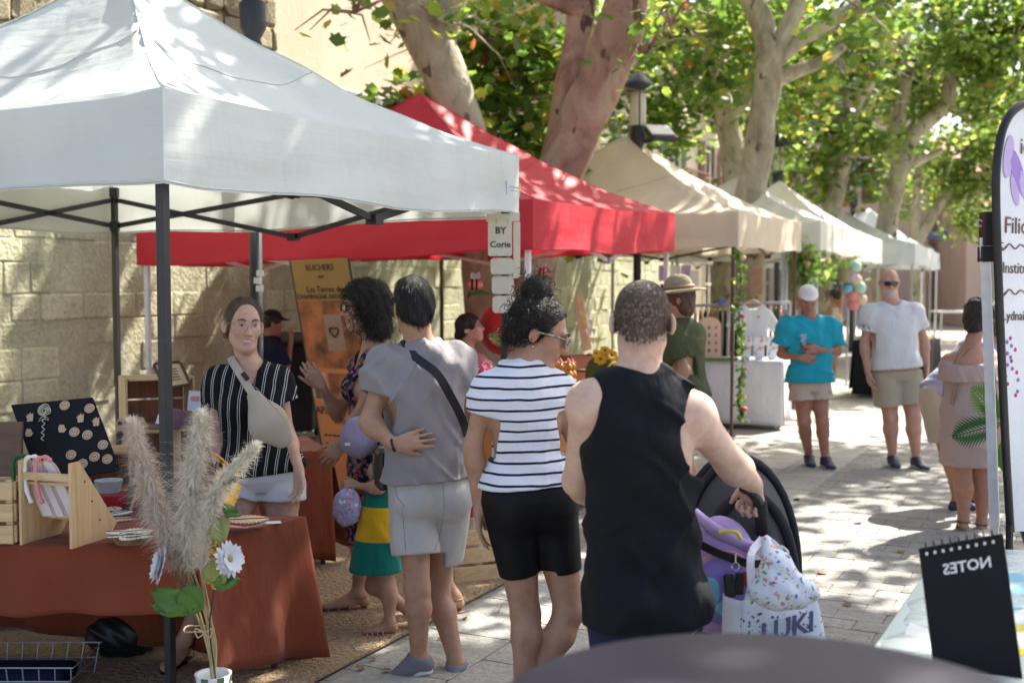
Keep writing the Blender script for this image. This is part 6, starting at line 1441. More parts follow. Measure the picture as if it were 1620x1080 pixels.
# ---- bag worn by the vendor
F = Field(); B0, B1 = at(398, 620, 5.06), at(442, 690, 5.06); dv = (B1-B0).normalized(); F.cone(lerp(B0, B1, .12), lerp(B0, B1, .6)-UP*.02, .032, .075, .03, flat=((0, 1, 0), .55)); F.cone(lerp(B0, B1, .6)-UP*.02, B1+V(.005, .01, .0), .075, .05, .03, flat=((0, 1, 0), .55)); F.warp(wrinkle(.003, 30, 20, 20, 1))
bg_ = thing('crossbody_bag', 'beige crescent bag worn across the chest of the vendor', 'bag', (B0+B1)/2); P, Q = F.mesh(.006, 2); meshobj('pouch', P, Q, 'bag_beige', bg_)
m = MB(); pts = [VEND.J['sr']+V(.06, .06, .09), VEND.nb+V(-.075, -.03, .035), at(385, 600, 5.11), B0]; sp = spline(pts, 5)
for p, q in zip(sp[:-1], sp[1:]): m.bar(p, q+(q-p)*.1, .035, .004, V(0, -1, .3))
m.build('strap', 'bag_beige', bg_)
m = MB(); m.box(at(388, 595, 5.095), .04, .012, .022, 0, 0, .9); m.build('buckle', 'leather_black', bg_, bevel=.003)
m = MB(); m.tube(spline([at(404, 612, 5.005), at(425, 634, 4.985), at(452, 664, 5.0)], 4), .0025, 5); m.build('zip', 'frame_gold', bg_)
# ---- bags of the mother, girl and man in grey
F = Field(); c = at(567, 690, 5.58); F.ell(c, (V(1, 0, 0), V(0, 1, 0), UP), [.085, .05, .095], .02); F.ell(c-UP*.03, (V(1, 0, 0), V(0, 1, 0), UP), [.075, .055, .06], .03); F.warp(wrinkle(.003, 30, 20, 10, 3)); P, Q = F.mesh(.007, 2)
bg_ = thing('shoulder_bag', 'lilac round bag hanging behind the elbow of the man in grey', 'bag', c-UP*.09); meshobj('pouch', P, Q, 'cloth_lilac', bg_); m = MB(); m.box(c+V(-.045, -.055, -.03), .025, .003, .014); m.build('tag', 'card_white', bg_)
m = MB(); m.tube(spline([c+V(-.03, 0, .09), at(575, 640, 5.62), FLO.J['sl']+V(.0, -.02, .06)], 5), .009, 6); m.build('strap', 'leather_tan', bg_)
F = Field(); c = at(549, 802, 5.42); F.ell(c, (V(1, 0, 0), V(0, 1, 0), UP), [.066, .05, .088], .02); F.warp(wrinkle(.003, 40, 20, 30, 3)); P, Q = F.mesh(.006, 2); bg_ = thing('floral_pouch', 'blue and red floral pouch held by the girl in green', 'bag', c-UP*.09); meshobj('pouch', P, Q, 'pouch_floral', bg_)
m = MB(); m.tube(spline([c+V(-.03, 0, .075), at(556, 768, 5.42), c+V(.03, 0, .075)], 5), .005, 6); m.build('handle', 'cloth_lilac', bg_)
s = GREY
bg_ = thing('messenger_bag', 'black bag on the left hip of the man in grey', 'bag', at(606, 770, 5.05)); m = MB(); m.box(at(608, 742, 5.03), .07, .13, .17, .3); m.build('pouch', 'leather_black', bg_, bevel=.015)
m = MB(); fdn = -s.frontdir(); pts = [s.nb+UP*.03-s.shx*.075+fdn*.02, s.nb-s.shx*.055+fdn*.10-UP*.03, at(690, 590, 4.785), at(712, 625, 4.80), at(732, 665, 4.86), at(742, 700, 4.98)]; sp = spline(pts, 6)
for p, q in zip(sp[:-1], sp[1:]): m.bar(p, q+(q-p)*.12, .036, .004, V(.25, -1, .1))
m.build('strap', 'leather_black', bg_)
# ---- pampas bouquet tied to the canopy leg
vz = at(337, 1064, 4.16); VZ = Vector((vz.x, vz.y, 0)); vh = vz.z
vs_ = thing('striped_vase', 'white vase with green stripes at the foot of the black canopy leg', 'vase', VZ)
prof = [(.05, .004), (.075, .03), (.085, vh*.45), (.06, vh*.8), (.066, vh), (.058, vh-.004), (.05, vh*.8), (.07, vh*.45), (.04, .03)]; m = MB(); m.lathe(VZ, prof, 28); m.build('vase_body', 'china_white', vs_, smooth=True)
for k in range(7):
    a = k*2*math.pi/7; m = MB(); pr = [(r+.0015, z) for r, z in prof[1:5]]
    m.grid(lambda u, v: VZ+V((np.interp(v, [0, .35, .75, 1], [q[0] for q in pr]))*math.cos(a+(u-.5)*.42), (np.interp(v, [0, .35, .75, 1], [q[0] for q in pr]))*math.sin(a+(u-.5)*.42), np.interp(v, [0, .35, .75, 1], [q[1] for q in pr])), 4, 10); m.build('stripe', 'china_green', vs_, smooth=True)
m = MB()
m.tube([VZ+V(.064*math.cos(a), .064*math.sin(a), vh*.84) for a in np.linspace(0, 6.28, 25)], .004, 6, cap=False)
for sg_ in (-1, 1): m.tube(spline([VZ+V(.03, -.062, vh*.84), VZ+V(.03+sg_*.04, -.075, vh*.9), VZ+V(.03+sg_*.03, -.07, vh*.72)], 5), .004, 5)
m.build('bow', 'twine', vs_)
bq = thing('pampas_bouquet', 'bouquet of pampas plumes, white daisies and yellow flowers tied to the canopy leg', 'bouquet', VZ+UP*vh*.3)
def plume(pts, wdt, n, m_, L=.1):
    sp = spline(pts, 10); N = len(sp); vs = []; fs = []
    for i in range(n):
        t = random.random()**.9; k = t*(N-1); a = int(min(N-2, k)); p = lerp(sp[a], sp[a+1], k-a); d = (sp[a+1]-sp[a]).normalized()
        prof_ = math.sin(math.pi*(.10+.82*t))**.6
        th = random.random()*6.283; e = d.orthogonal().normalized(); f = d.cross(e); rad = (e*math.cos(th)+f*math.sin(th))
        ln = L*random.uniform(.35, .9)*(.5+.5*prof_); w_ = wdt*prof_*random.uniform(.35, 1.2)**1.2; q = [p]; kx = Vector((random.gauss(0, .35), random.gauss(0, .35), random.gauss(0, .3)))
        for s_ in (.35, .7, 1.0): q.append(p+d*ln*s_*(1-.35*s_)+(rad+kx*s_)*w_*s_-UP*w_*.5*s_*s_)
        sidev = d.cross(rad).normalized(); b = len(vs); ww = (.0009, .0010, .0008, .0003)
        for x, y in zip(q, ww): vs += [x-sidev*y, x+sidev*y]
        for s_ in range(3): fs.append((b+2*s_, b+2*s_+1, b+2*s_+3, b+2*s_+2))
    m = MB(); m.add(vs, fs); return tag(m.build('plume', m_, bq), kind='stuff')
plume([at(283, 905, 4.18), at(262, 840, 4.17), at(236, 760, 4.15), at(212, 675, 4.14)], .062, 11000, 'pampas', .13)
plume([at(296, 905, 4.14), at(298, 820, 4.12), at(306, 740, 4.12), at(318, 662, 4.12)], .064, 11000, 'pampas_pale', .13)
plume([at(318, 905, 4.10), at(326, 830, 4.08), at(345, 770, 4.06), at(398, 708, 4.05)], .042, 7000, 'pampas_pale', .11)
plume([at(300, 960, 4.12), at(292, 930, 4.12), at(284, 890, 4.12), at(284, 850, 4.12)], .028, 1200, 'stem_straw', .07)
for k, (px, py) in enumerate(((283, 905), (296, 905), (318, 905), (306, 900), (290, 880), (312, 870), (300, 890))):
    m = MB(); m.tube(spline([VZ+V(random.uniform(-.03, .03), random.uniform(-.02, .02), vh*.5), VZ+V(-.025+.01*k*.6, 0, vh+.12), at(px, py, 4.14)], 6), .0042, 7); m.build('stem', 'stem_straw', bq)
m = MB(); tw = at(322, 994, 4.15); m.tube([tw+V(.05*math.cos(a)-.02, .045*math.sin(a), .003*math.sin(a*3)) for a in np.linspace(0, 6.28, 21)], .003, 5)
for sg_ in (-1, 1): m.tube(spline([tw+V(.015, -.05, 0), tw+V(.015+sg_*.03, -.055, .018), tw+V(.015+sg_*.022, -.055, -.015), tw+V(.015, -.05, 0)], 4), .0028, 5)
m.build('twine_bow', 'twine', bq)
def daisy(c, n, r, m_, np_, cm, rows=3, droop=.25, parent=None, pw=.16):
    n = Vector(n).normalized(); a = n.orthogonal().normalized(); b = n.cross(a); m = MB()
    for rw in range(rows):
        for k in range(np_):
            th = 2*math.pi*(k+.5*rw)/np_+random.uniform(-.08, .08); d = a*math.cos(th)+b*math.sin(th); L = r*(1-.16*rw)*random.uniform(.9, 1.08); sd__ = n.cross(d); up_ = .15+.28*rw
            pts = []
            for t, w_ in ((.12, .35), (.45, 1), (.8, .9), (1, .12)):
                p = c+d*L*t+n*(L*(up_*t-droop*t*t)); pts.append((p, w_*r*pw))
            vs = [p-sd__*w_ for p, w_ in pts]+[p+sd__*w_ for p, w_ in pts]; m.add(vs, [(0, 1, 5, 4), (1, 2, 6, 5), (2, 3, 7, 6)])
    fl = m.build('flower', m_, parent, smooth=True)
    m = MB(); M = Matrix((a, b, n)).transposed(); m.ell(c+n*r*.06, r*.22, r*.22, r*.12, 12, 6, M=M); m.build('flower_centre', cm, fl, smooth=True); return fl
daisy(at(256, 895, 4.08), (-.9, -.35, .25), .075, 'petal_white', 18, 'leaf_pale', 3, .1, bq); daisy(at(362, 884, 4.06), (.8, -.5, .25), .068, 'petal_white', 17, 'leaf_pale', 3, .15, bq)
daisy(at(358, 772, 4.16), (.92, -.3, .1), .085, 'petal_yellow', 18, 'burnt', 2, .2, bq); daisy(at(350, 730, 4.2), (.6, .2, .7), .05, 'petal_yellow', 14, 'burnt', 2, .2, bq)
def bleaf(c, d, n, L, w_, m_, parent, name='leaf', fold=.15):
    d = Vector(d).normalized(); n = Vector(n).normalized(); sdv = d.cross(n).normalized(); n = sdv.cross(d); m = MB()
    def fn(u, v):
        x = (u-.5)*2; ww = w_*math.sin(math.pi*min(1, (.03+.97*v)))**.65*(1-.35*v)*1.2
        return c+d*L*v+sdv*x*ww+n*(fold*abs(x)*ww-.18*L*v*v+.01*math.sin(v*9+x*4))
    m.grid(fn, 6, 8); return m.build(name, m_, parent, smooth=True, solid=.0008)
for (px, py, dx, dz, L, w_, mm) in ((305, 965, -.55, .35, .16, .045, 'leaf_green'), (298, 955, -.95, .05, .13, .045, 'leaf_green'), (300, 972, .12, .95, .115, .05, 'leaf_green'), (335, 925, .3, .9, .1, .048, 'leaf_pale'), (335, 920, .95, .15, .1, .035, 'leaf_green'), (340, 860, .35, .9, .11, .035, 'leaf_pale'), (352, 800, .8, -.4, .07, .02, 'leaf_green'), (350, 760, .9, .2, .06, .02, 'leaf_green')):
    bleaf(at(px, py, 4.07), (dx, -.2, dz), (.1, -1, .35), L, w_, mm, bq)
m = MB()
for i in range(110):
    t = random.random(); p = lerp(at(338, 930, 4.07), at(347, 842, 4.08), t); m.ell(p+Vector((random.gauss(0, .011), random.gauss(0, .01), random.gauss(0, .006))), .0042, .0042, .0042, 6, 4)
tag(m.build('mimosa_sprig', 'mimosa', bq, smooth=True), kind='stuff')
m = MB(); m.tube(spline([VZ+V(.02, 0, vh*.6), at(332, 1000, 4.1), at(336, 950, 4.08), at(346, 842, 4.08)], 5), .003, 6); m.build('sprig_stem', 'metal_black', bq)
# ---- BY Corie sign
sn = thing('hanging_sign', 'ivory BY Corie sign with three blank plates hanging below it', 'sign', at(795, 500, 6.85))
ys = 6.88
def plate(x0, y0, x1, y1, m_, nm, rnd=.012, Yv=ys, th=.008):
    a, b = at(x0, y0, Yv), at(x1, y1, Yv); xs = [(a.x, b.z), (b.x, b.z), (b.x, a.z), (a.x, a.z)]; pts = []
    for i, (x, z) in enumerate(xs):
        for k in range(4):
            th_ = math.pi*(1+.5*i)+k*math.pi/6; cx = x+(rnd if x == a.x else -rnd); cz = z+(rnd if z == b.z else -rnd); pts.append(V(cx+rnd*math.cos(th_), Yv, cz+rnd*math.sin(th_)))
    m = MB(); m.prism(pts, V(0, th, 0)); return m.build(nm, m_, sn)
plate(769, 338, 822, 350, 'ivory', 'crossbar', .004, ys+.01); plate(812, 351, 823, 440, 'ivory', 'side_strip', .003, ys+.03)
plate(772, 348, 810, 405, 'ivory', 'name_plate')
plate(776, 408, 812, 434, 'ivory', 'blank_plate', .02); plate(778, 437, 813, 465, 'ivory', 'blank_plate', .02); plate(779, 468, 814, 495, 'ivory', 'blank_plate', .02)
for y in (350, 406, 435.5, 466.5):
    for x in (785, 803):
        m = MB(); m.tube([at(x, y-4, ys-.004), at(x, y+5, ys-.004)], .0018, 5); m.build('link', 'twine', sn)
text_mesh('lettering', 'BY', .056, at(792, 365, ys-.002), (1, 0, 0), (0, 0, 1), 'ink', sn, bold=True); text_mesh('lettering', 'Corie', .052, at(791.5, 387, ys-.002), (1, 0, 0), (0, 0, 1), 'ink', sn, bold=True)
for v in [o for o in sn.children if o.name.startswith('lettering')]: v.scale = (1, 1, 1)
# printed mark on the white valance
vb = TC[1]+UP*2.2-U2*.18; 
lg = bpy.data.objects.get('valance.001') or None
pc = thing('canopy_print', 'small printed brand mark on the white valance above the hanging sign', 'logo', vb+N2*.06)
for k, (off, mm) in enumerate(((-.09, 'blue_plastic'), (-.085, 'lilac'), (.085, 'mint'), (.09, 'yellow_plastic'))):
    m = MB(); m.obox(vb+U2*off+N2*.05+UP*(.02 if k % 3 == 0 else -.02), U2*.004, N2*.001, UP*.02); m.build('bracket_mark', mm, pc)
for z, wl in ((.008, .06), (-.012, .045)):
    m = MB()
    for k in range(14): m.obox(vb+U2*(-wl+2*wl*k/13)+N2*.056+UP*z, U2*wl/13*.62, N2*.0008, UP*(.004 if z > 0 else .0025))
    tag(m.build('tiny_lettering', 'lilac' if z > 0 else 'shorts_grey', pc), kind='stuff')
# ---- lamp posts
mat('lamp_black', (.03, .035, .042), (.02, .024, .03), 30, .5)
def lamp_post(label, px, Y, kind='hat', ztop=3.9, r=.045):
    b = gnd(px, Y); b.z = 0; L = thing('street_lamp', label, 'lamp', b, 'street lamps behind the stalls')
    m = MB(); m.lathe(b, [(.11, 0), (.11, .08), (.075, .12), (.06, .5), (r, .6), (r, ztop-.5)], 16); m.build('post', 'lamp_black', L, smooth=True)
    m = MB(); m.lathe(b+UP*(ztop-.5), [(r*1.1, 0), (r*1.5, .03), (r*1.1, .08), (r*2.0, .16), (r*2.1, .32), (r*1.6, .34)], 18); m.build('collar', 'lamp_black', L, smooth=True)
    m = MB(); m.lathe(b+UP*(ztop-.16), [(.095, 0), (.1, .02), (.1, .40), (.09, .42)], 18); m.build('lantern', 'lamp_glass', L, smooth=True)
    for k in range(3): a = k*2.1+.6; m = MB(); m.bar(b+V(.1*math.cos(a), .1*math.sin(a), ztop-.16), b+V(.1*math.cos(a), .1*math.sin(a), ztop+.27), .014); m.build('lantern_rib', 'lamp_black', L)
    m = MB(); m.lathe(b+UP*(ztop+.26), [(.25, 0), (.26, .012), (.16, .12), (.09, .19), (.05, .21), (.02, .25)], 24); m.build('lamp_hat', 'lamp_black', L, smooth=True); return L
lamp_post('black street lamp rising between the white and red canopies', 405, 8.2, ztop=3.75, r=.045)
p = at(408, 445, 8.15); 
for k in range(3): m = MB(); m.box(at(409+random.uniform(-3, 3), 432+k*12, 8.147), .05, .004, .04, 0, 0, random.uniform(-.2, .2)); o = m.build('sticker', 'card_white'); tag(o, ['torn white sticker, top one on the near lamp post', 'torn white sticker, middle one on the near lamp post', 'torn white sticker, lowest on the near lamp post'][k], 'sticker', 'stickers on the lamp post')
lamp_post('street lamp with dark hat above the beige canopy', 1008, 14.6, ztop=3.72, r=.05)
lamp_post('street lamp with dark hat above the tall-peaked cream canopy', 1229, 21, ztop=3.75, r=.05); lamp_post('farthest street lamp, beside the thin plane tree', 1348, 27, ztop=3.7, r=.05)
fl = thing('floodlight', 'flat grey floodlight box beside the lamp over the beige canopy', 'floodlight', at(1046, 232, 14.4)); m = MB(); m.box(at(1046, 212, 14.4), .34, .3, .07, .3, .55); m.build('housing', 'lamp_black', fl, bevel=.015); m = MB(); m.box(at(1044, 206, 14.38), .3, .26, .02, .3, .55); m.build('panel', 'metal_grey', fl); m = MB(); m.bar(at(1020, 225, 14.55), at(1046, 218, 14.42), .04); m.build('bracket_arm', 'lamp_black', fl)
# ---- wheelie bin
b = gnd(464, 12.2); b.z = 0; wb = thing('wheelie_bin', 'black wheelie bin against the wall behind the vendor', 'bin', b)
m = MB(); m.add([b+V(x*(.22+.05*z_), y*(.24+.05*z_), .1+z_*.9) for z_ in (0, 1) for x, y in ((-1, -1), (1, -1), (1, 1), (-1, 1))], [(0, 3, 2, 1), (4, 5, 6, 7), (0, 1, 5, 4), (1, 2, 6, 5), (2, 3, 7, 6), (3, 0, 4, 7)]); m.build('bin_body', 'bin_black', wb, bevel=.02)
m = MB(); m.prism([b+V(-.3, -.32, 1.0), b+V(.3, -.32, 1.0), b+V(.3, .3, 1.06), b+V(-.3, .3, 1.06)], UP*.05); m.build('lid', 'bin_black', wb, bevel=.02)
for x in (-.2, .2): m = MB(); m.lathe(b+V(x, .22, .1), [(.1, -.02), (.1, .02)], 18, M=Matrix.Rotation(math.pi/2, 3, 'Y')); m.build('wheel', 'rubber', wb)
# ---- beekeeper's banner
BTL, BTR, BBL, BBR = at(459, 412, 8.95), at(551, 408, 8.6), at(522, 782, 8.95), at(606, 782, 8.6)
bw = (BTR-BTL); bh = (BBL-BTL); bnn = bw.cross(bh).normalized(); bnn = bnn if bnn.y < 0 else -bnn
bn_ = thing('roll_up_banner', "beekeeper's roll-up banner in ochre and orange behind the floral dress", 'banner', (BBL+BBR)/2)
def bp(u, v, o=0): return BTL+bw*u+bh*v+bnn*o
mat('banner_ochre', (.30, .17, .055), (.27, .15, .045), 4, .6); mat('banner_orange', (.62, .22, .08), (.58, .19, .07), 4, .6)
mat('banner_photo', (.50, .15, .05), (.07, .028, .016), 7, .55, detail=7); mat('tag_brown', (.34, .21, .16), (.28, .17, .13), 8, .6)
def bquad(u0, v0, u1, v1, o, mm, nm): m = MB(); m.prism([bp(u0, v0, o), bp(u1, v0, o), bp(u1, v1, o), bp(u0, v1, o)], -bnn*.003); return m.build(nm, mm, bn_)
bquad(0, 0, 1, 1, 0, 'banner_orange', 'sheet'); bquad(.001, .001, .999, .17, .003, 'banner_ochre', 'header'); bquad(.0, .172, 1, .455, .003, 'banner_photo', 'photo_print'); bquad(.02, .475, .3, .59, .003, 'skin_light', 'photo_print'); bquad(.32, .475, .98, .59, .003, 'banner_photo', 'photo_print')
ph = bquad(.42, .23, .72, .38, .005, 'tag_brown', 'tag_print')
m = MB(); hc = bp(.57, .30, .012); m.tube([hc+bw*(.075*math.sin(t)**3)-bh.normalized()*(.035*(math.cos(t)-.35*math.cos(2*t)-.15*math.cos(3*t))) for t in np.linspace(0, 6.28, 25)], .006, 5); m.build('heart_print', 'burnt', ph)
bq2 = bquad(.06, .485, .22, .585, .006, 'wood_dark', 'portrait_print')
xd, yd = bw, -bh
for tx, sz, u, v, mm in (('RUCHERS', .068, .5, .035, 'ink'), ('sur', .05, .5, .07, 'ink'), ('Les Terres de', .066, .52, .125, 'ink'), ('CHAMPAGNE-ARDENNE', .052, .5, .155, 'ink'), ('APICULTEUR', .085, .42, .635, 'ink'), ('Récolteur', .075, .55, .675, 'ink')):
    text_mesh('lettering', tx, sz, bp(u, v, .008), xd, yd, mm, bn_, shear=.2 if tx == 'Récolteur' else 0)
for k, v in enumerate((.74, .775, .80)):
    m = MB()
    for q in range(9): m.obox(bp(.12+.075*q, v, .006), bw*.028, bnn*.001, bh*.0035)
    tag(m.build('small_print', 'ink', bn_), kind='stuff')
for sg_ in (0, 1): m = MB(); m.bar(bp(sg_, 0), bp(sg_, 1), .012); m.build('edge_rail', 'metal_black', bn_)
m = MB(); m.bar(bp(-.04, 1.0)-UP*.02, bp(1.04, 1.0)-UP*.02, .12, .06); m.build('foot_case', 'metal_grey', bn_)
# ================================================================== RED STALL
draped('honey_table', 'long table under an orange cloth below the red canopy', (su(6.9, -4.15, 0), su(6.9, -3.32, 0), su(9.6, -3.32, 0), su(9.6, -4.15, 0)), .78, ((.06, .06), (.06, .06), (.1, .1), (.1, .1)), 'cloth_orange', 'metal_grey', rip=.012)
def ht(px, py, z=.78): return onz(px, py, z)
m = MB(); m.prism([su(7.0, -3.9, .786), su(7.0, -3.34, .786), su(8.2, -3.34, .786), su(8.2, -3.9, .786)], UP*.004); tag(m.build('red_runner', 'cloth_red'), 'red cloth runner on the orange honey table', 'runner')
TOPN = Vector((0, 0, 1))
# crate of goods standing on the ground in front
cr = crate('low pine crate of three slats on the ground between the grey man and striped woman', V(-.32, 6.35, .0), (.93, .36, 0), (-.36, .93, 0), .5, .32, .30, 3)
m = MB(); m.bar(V(-.335, 6.33, .01), V(-.335, 6.33, .34), .022); tag(m.build('corner_stake', 'pine_z'), 'upright pine stake at the corner of the ground crate', 'stake')
def bottle(label, c, r, h, mm, capm='pine', group=None):
    b = thing('bottle', label, 'bottle', c, group); m = MB(); m.lathe(c, [(r*.9, 0), (r, .01), (r, h*.6), (r*.5, h*.78), (r*.42, h*.92)], 14); m.build('glass', mm, b, smooth=True); m = MB(); m.lathe(c+UP*h*.9, [(r*.5, 0), (r*.5, h*.1)], 12); m.build('stopper', capm, b); return b
bottle('clear milk-white bottle in the ground crate', V(-.2, 6.5, .02), .04, .36, 'china_white'); bottle('slim amber bottle in the ground crate', V(-.05, 6.6, .02), .03, .38, 'amber'); bottle('green-capped bottle beside the amber one', V(.05, 6.55, .02), .035, .34, 'ivory', 'leaf_dark')
# red cushion
F = Field(); c = at(795, 520, 9.5); A = (V(1, 0, 0), V(0, 1, 0), UP); F.ell(c, A, [.19, .15, .22], .03); F.ell(c+V(.02, 0, .17), A, [.06, .06, .05], .02, 's'); P, Q = F.mesh(.012, 2)
rc = thing('red_cushion', 'big round red velvet apple cushion behind the hanging sign', 'cushion', c-UP*.2); meshobj('cushion_body', P, Q, 'velour_red', rc)
for dx in (-1, 1): bleaf(c+V(.02, -.14, -.12), (dx*.9, -.3, .25 if dx > 0 else .6), (0, -1, .2), .16, .05, 'leaf_pale', rc)
m = MB(); m.tube([c-UP*.2, V(c.x, c.y, .78)], .02, 8); m.build('stand', 'wood_red', rc)
# bees
def bee(label, px, py, Y, s_=1.):
    c = at(px, py, Y); b = thing('bee_ornament', label, 'ornament', c, 'bees hung under the red canopy'); m = MB(); m.ell(c, .05*s_, .03*s_, .03*s_, 12, 8); m.build('abdomen', 'coral', b, smooth=True)
    for x in (-.02, .01): m = MB(); m.tube([c+V(x*s_, .03*s_*math.cos(a), .031*s_*math.sin(a)) for a in np.linspace(0, 6.28, 13)], .007*s_, 6, cap=False); m.build('stripe', 'board_black', b, smooth=True)
    for sg_ in (-1, 1): bleaf(c+V(0, 0, .025*s_), (sg_*.4, -.2, .9), (0, -1, 0), .06*s_, .02*s_, 'petal_white', b, 'wing')
    bleaf(c-V(.03*s_, 0, .06*s_), (.9, -.2, .15), (0, -.6, .8), .12*s_, .025*s_, 'leaf_green', b); m = MB(); m.tube([c, V(c.x, c.y, 2.0)], .002, 4); m.build('thread', 'twine', b)
bee('orange and black bee ornament hanging left of the sign', 752, 450, 9.0, 1.2); bee('small bee ornament hanging right of the sign', 858, 430, 9.2, .9)
# honey bears on a tiered stand
hb_ = thing('tier_stand', 'yellow and green tiered stand on the honey table', 'stand', ht(893, 640, .79)); c = ht(893, 645, .79); c = V(c.x, c.y, .79)
for r_, z_, mm in ((.17, .0, 'yellow_plastic'), (.15, .05, 'yellow_plastic'), (.09, .13, 'leaf_pale'), (.085, .16, 'leaf_green')): m = MB(); m.lathe(c+UP*z_, [(r_*.8, 0), (r_, .01), (r_, .035), (r_*.9, .04)], 24); m.build('tier', mm, hb_, smooth=True)
m = MB(); m.tube([c, c+UP*.2], .02, 10); m.build('stem', 'leaf_green', hb_)
for k in range(6):
    a = k*1.05; q = c+V(.055*math.cos(a), .055*math.sin(a), .2); b = thing('honey_bear', ['honey bear bottle at the right of the tiered stand', 'honey bear bottle at the back right of the tiered stand', 'honey bear bottle at the back left of the tiered stand', 'honey bear bottle at the left of the tiered stand', 'honey bear bottle at the front left of the tiered stand', 'honey bear bottle at the front right of the tiered stand'][k], 'bottle', q, 'honey bears on the tiered stand')
    for z_, r_ in ((.03, .03), (.085, .024)): m = MB(); m.ell(q+UP*z_, r_, r_, r_*1.15, 12, 8); m.build('glass', 'amber', b, smooth=True)
    for sg_ in (-1, 1): m = MB(); m.ell(q+V(sg_*.018, 0, .11), .008, .006, .009, 8, 6); m.build('ear', 'amber', b, smooth=True)
    m = MB(); m.lathe(q+UP*.108, [(.013, 0), (.006, .03)], 10); m.build('spout', 'coral', b)
# plank with hanging pennants, crates behind
pk_ = thing('pennant_plank', 'tall rounded plank hung with pastel paper pennants', 'plank', ht(928, 600, .8)); a0 = at(938, 552, 9.6); 
pl = [at(921+dx*w_, y, 9.6) for dx, w_, y in ((-.7, 10, 470), (-.2, 10, 466), (.3, 10, 468), (.7, 10, 476))]
m = MB(); m.prism([at(909, 478, 9.6), at(912, 468, 9.6), at(917, 466, 9.6), at(922, 470, 9.6), at(926, 480, 9.6), at(936, 552, 9.5), at(922, 556, 9.5)], V(0, .02, 0)); m.build('board', 'pine_z', pk_)
for r_ in range(4):
    for k in range(3): p = at(916+r_*4.5+k*5.5, 492+r_*14, 9.48); m = MB(); m.prism([p, p+V(.035, 0, 0), p+V(.02, 0, -.06)], V(0, .003, 0)); m.build('pennant', ('mint', 'yellow_plastic', 'card_white', 'peach')[(r_+k) % 4], pk_)
crate('reddish slatted crate standing on the honey table behind the man in the tank top', V(.47, 9.55, .79), (.9, .43, 0), (-.43, .9, 0), .32, .22, .26, 2, 'wood_red', posts='wood_red')
crate('pink picket crate with an ochre post beside the red-lit vendor', V(-.28, 8.95, .79), (.9, .43, 0), (-.43, .9, 0), .30, .18, .16, 2, 'shirt_pink', posts='pine_z')
# sunflower basket
sb_ = thing('sunflower_basket', 'mossy basket crowned with sunflowers beside the cropped head', 'basket', V(.66, 8.35, .79)); c = at(955, 588, 8.4); F = Field(); F.ell(c-UP*.02, A, [.13, .12, .15], .02); F.half(V(0, 0, .79), -UP, .004); F.warp(wrinkle(.006, 70, 70, 70, 2)); P, Q = F.mesh(.01, 1); meshobj('moss_ball', P, Q, 'moss', sb_)
m = MB(); m.tube([V(c.x, c.y, .79), c], .09, 12); m.build('foot', 'moss', sb_)
for dx, dz, sz in ((-.03, .10, .05), (.05, .13, .045), (.09, .08, .05), (-.06, .14, .035), (.0, .16, .04)): daisy(c+V(dx, -.10, dz), (dx*3, -.9, .5), sz, 'petal_yellow', 14, 'burnt', 2, .2, sb_, .2)
m = MB(); m.tube([c+V(.07+.045*math.cos(a), -.14, .03+.045*math.sin(a)) for a in np.linspace(0, 6.28, 21)], .009, 6, cap=False); m.build('ring', 'yellow_plastic', sb_, smooth=True)
# flower bunches left of the striped woman
def bunch(label, c, n, cols, rad, h):
    b = thing('flower_bunch', label, 'flowers', c); m = MB(); m.lathe(c, [(.05, 0), (.06, .1), (.055, .12)], 14); m.build('pot', 'ivory', b, smooth=True); m = MB()
    for k in range(18): m.tube(spline([c+UP*.08, c+V(random.gauss(0, rad*.4), random.gauss(0, rad*.4), h*.6), c+V(random.gauss(0, rad*.7), random.gauss(0, rad*.7), h*random.uniform(.7, 1))], 3), .003, 4)
    tag(m.build('stems', 'leaf_dark', b), kind='stuff')
    for k in range(n): daisy(c+V(random.gauss(0, rad*.6), random.gauss(0, rad*.6), h*random.uniform(.7, 1.05)), (random.gauss(0, .4), -1, .8), .035, cols[k % len(cols)], 10, 'mimosa', 2, .2, b, .22)
bunch('bunch of white and pink flowers by the striped sleeve', V(-.30, 7.75, .785), 22, ('petal_white', 'coral', 'petal_white', 'pink_bright'), .12, .34); bunch('second bunch of pale flowers lower on the honey table', V(-.36, 7.6, .5), 14, ('petal_white', 'peach', 'mint'), .1, .3)
m = MB(); m.box(V(-.36, 7.6, .25), .3, .25, .5, .4); tag(m.build('red_stool', 'cloth_red', bevel=.01), 'red cloth-covered block carrying the lower flower bunch', 'block')
# ================================================================== BEIGE STALL
wt = draped('white_table', 'table under a white stretch cloth with arched sides below the beige canopy', (V(1.55, 13.2, 0), V(3.02, 12.95, 0), V(3.25, 13.6, 0), V(1.75, 13.9, 0)), .76, ((.08, .03), (.03, .05), (.1, .1), (.1, .1)), 'cloth_white', 'metal_grey', flare=-.04, rip=.004)
def garland(label, pts, n, m_='leaf_green', flowers=(), sp_=.035, L=.05, group=None):
    p0 = Vector(pts[0]); g_ = thing('garland', label, 'garland', Vector(pts[-1]), group); spn = spline(pts, 8); m = MB(); m.tube(spn, .005, 5); m.build('vine', 'leaf_dark', g_)
    P = np.array([lerp(spn[i], spn[i+1], random.random())+Vector((random.gauss(0, sp_), random.gauss(0, sp_), random.gauss(0, sp_))) for i in [random.randrange(len(spn)-1) for _ in range(n)]])
    tag(leaf_mesh('foliage', P, np.random.uniform(L*.6, L*1.3, n), m_, g_, flat=1.5, lobed=False), kind='stuff')
    for t, mm, r_ in flowers:
        q = spn[int(t*(len(spn)-1))]+V(.03, -.05, 0); m = MB(); m.ell(q, r_, r_, r_*.8, 10, 6); m.build('bloom', mm, g_, smooth=True)
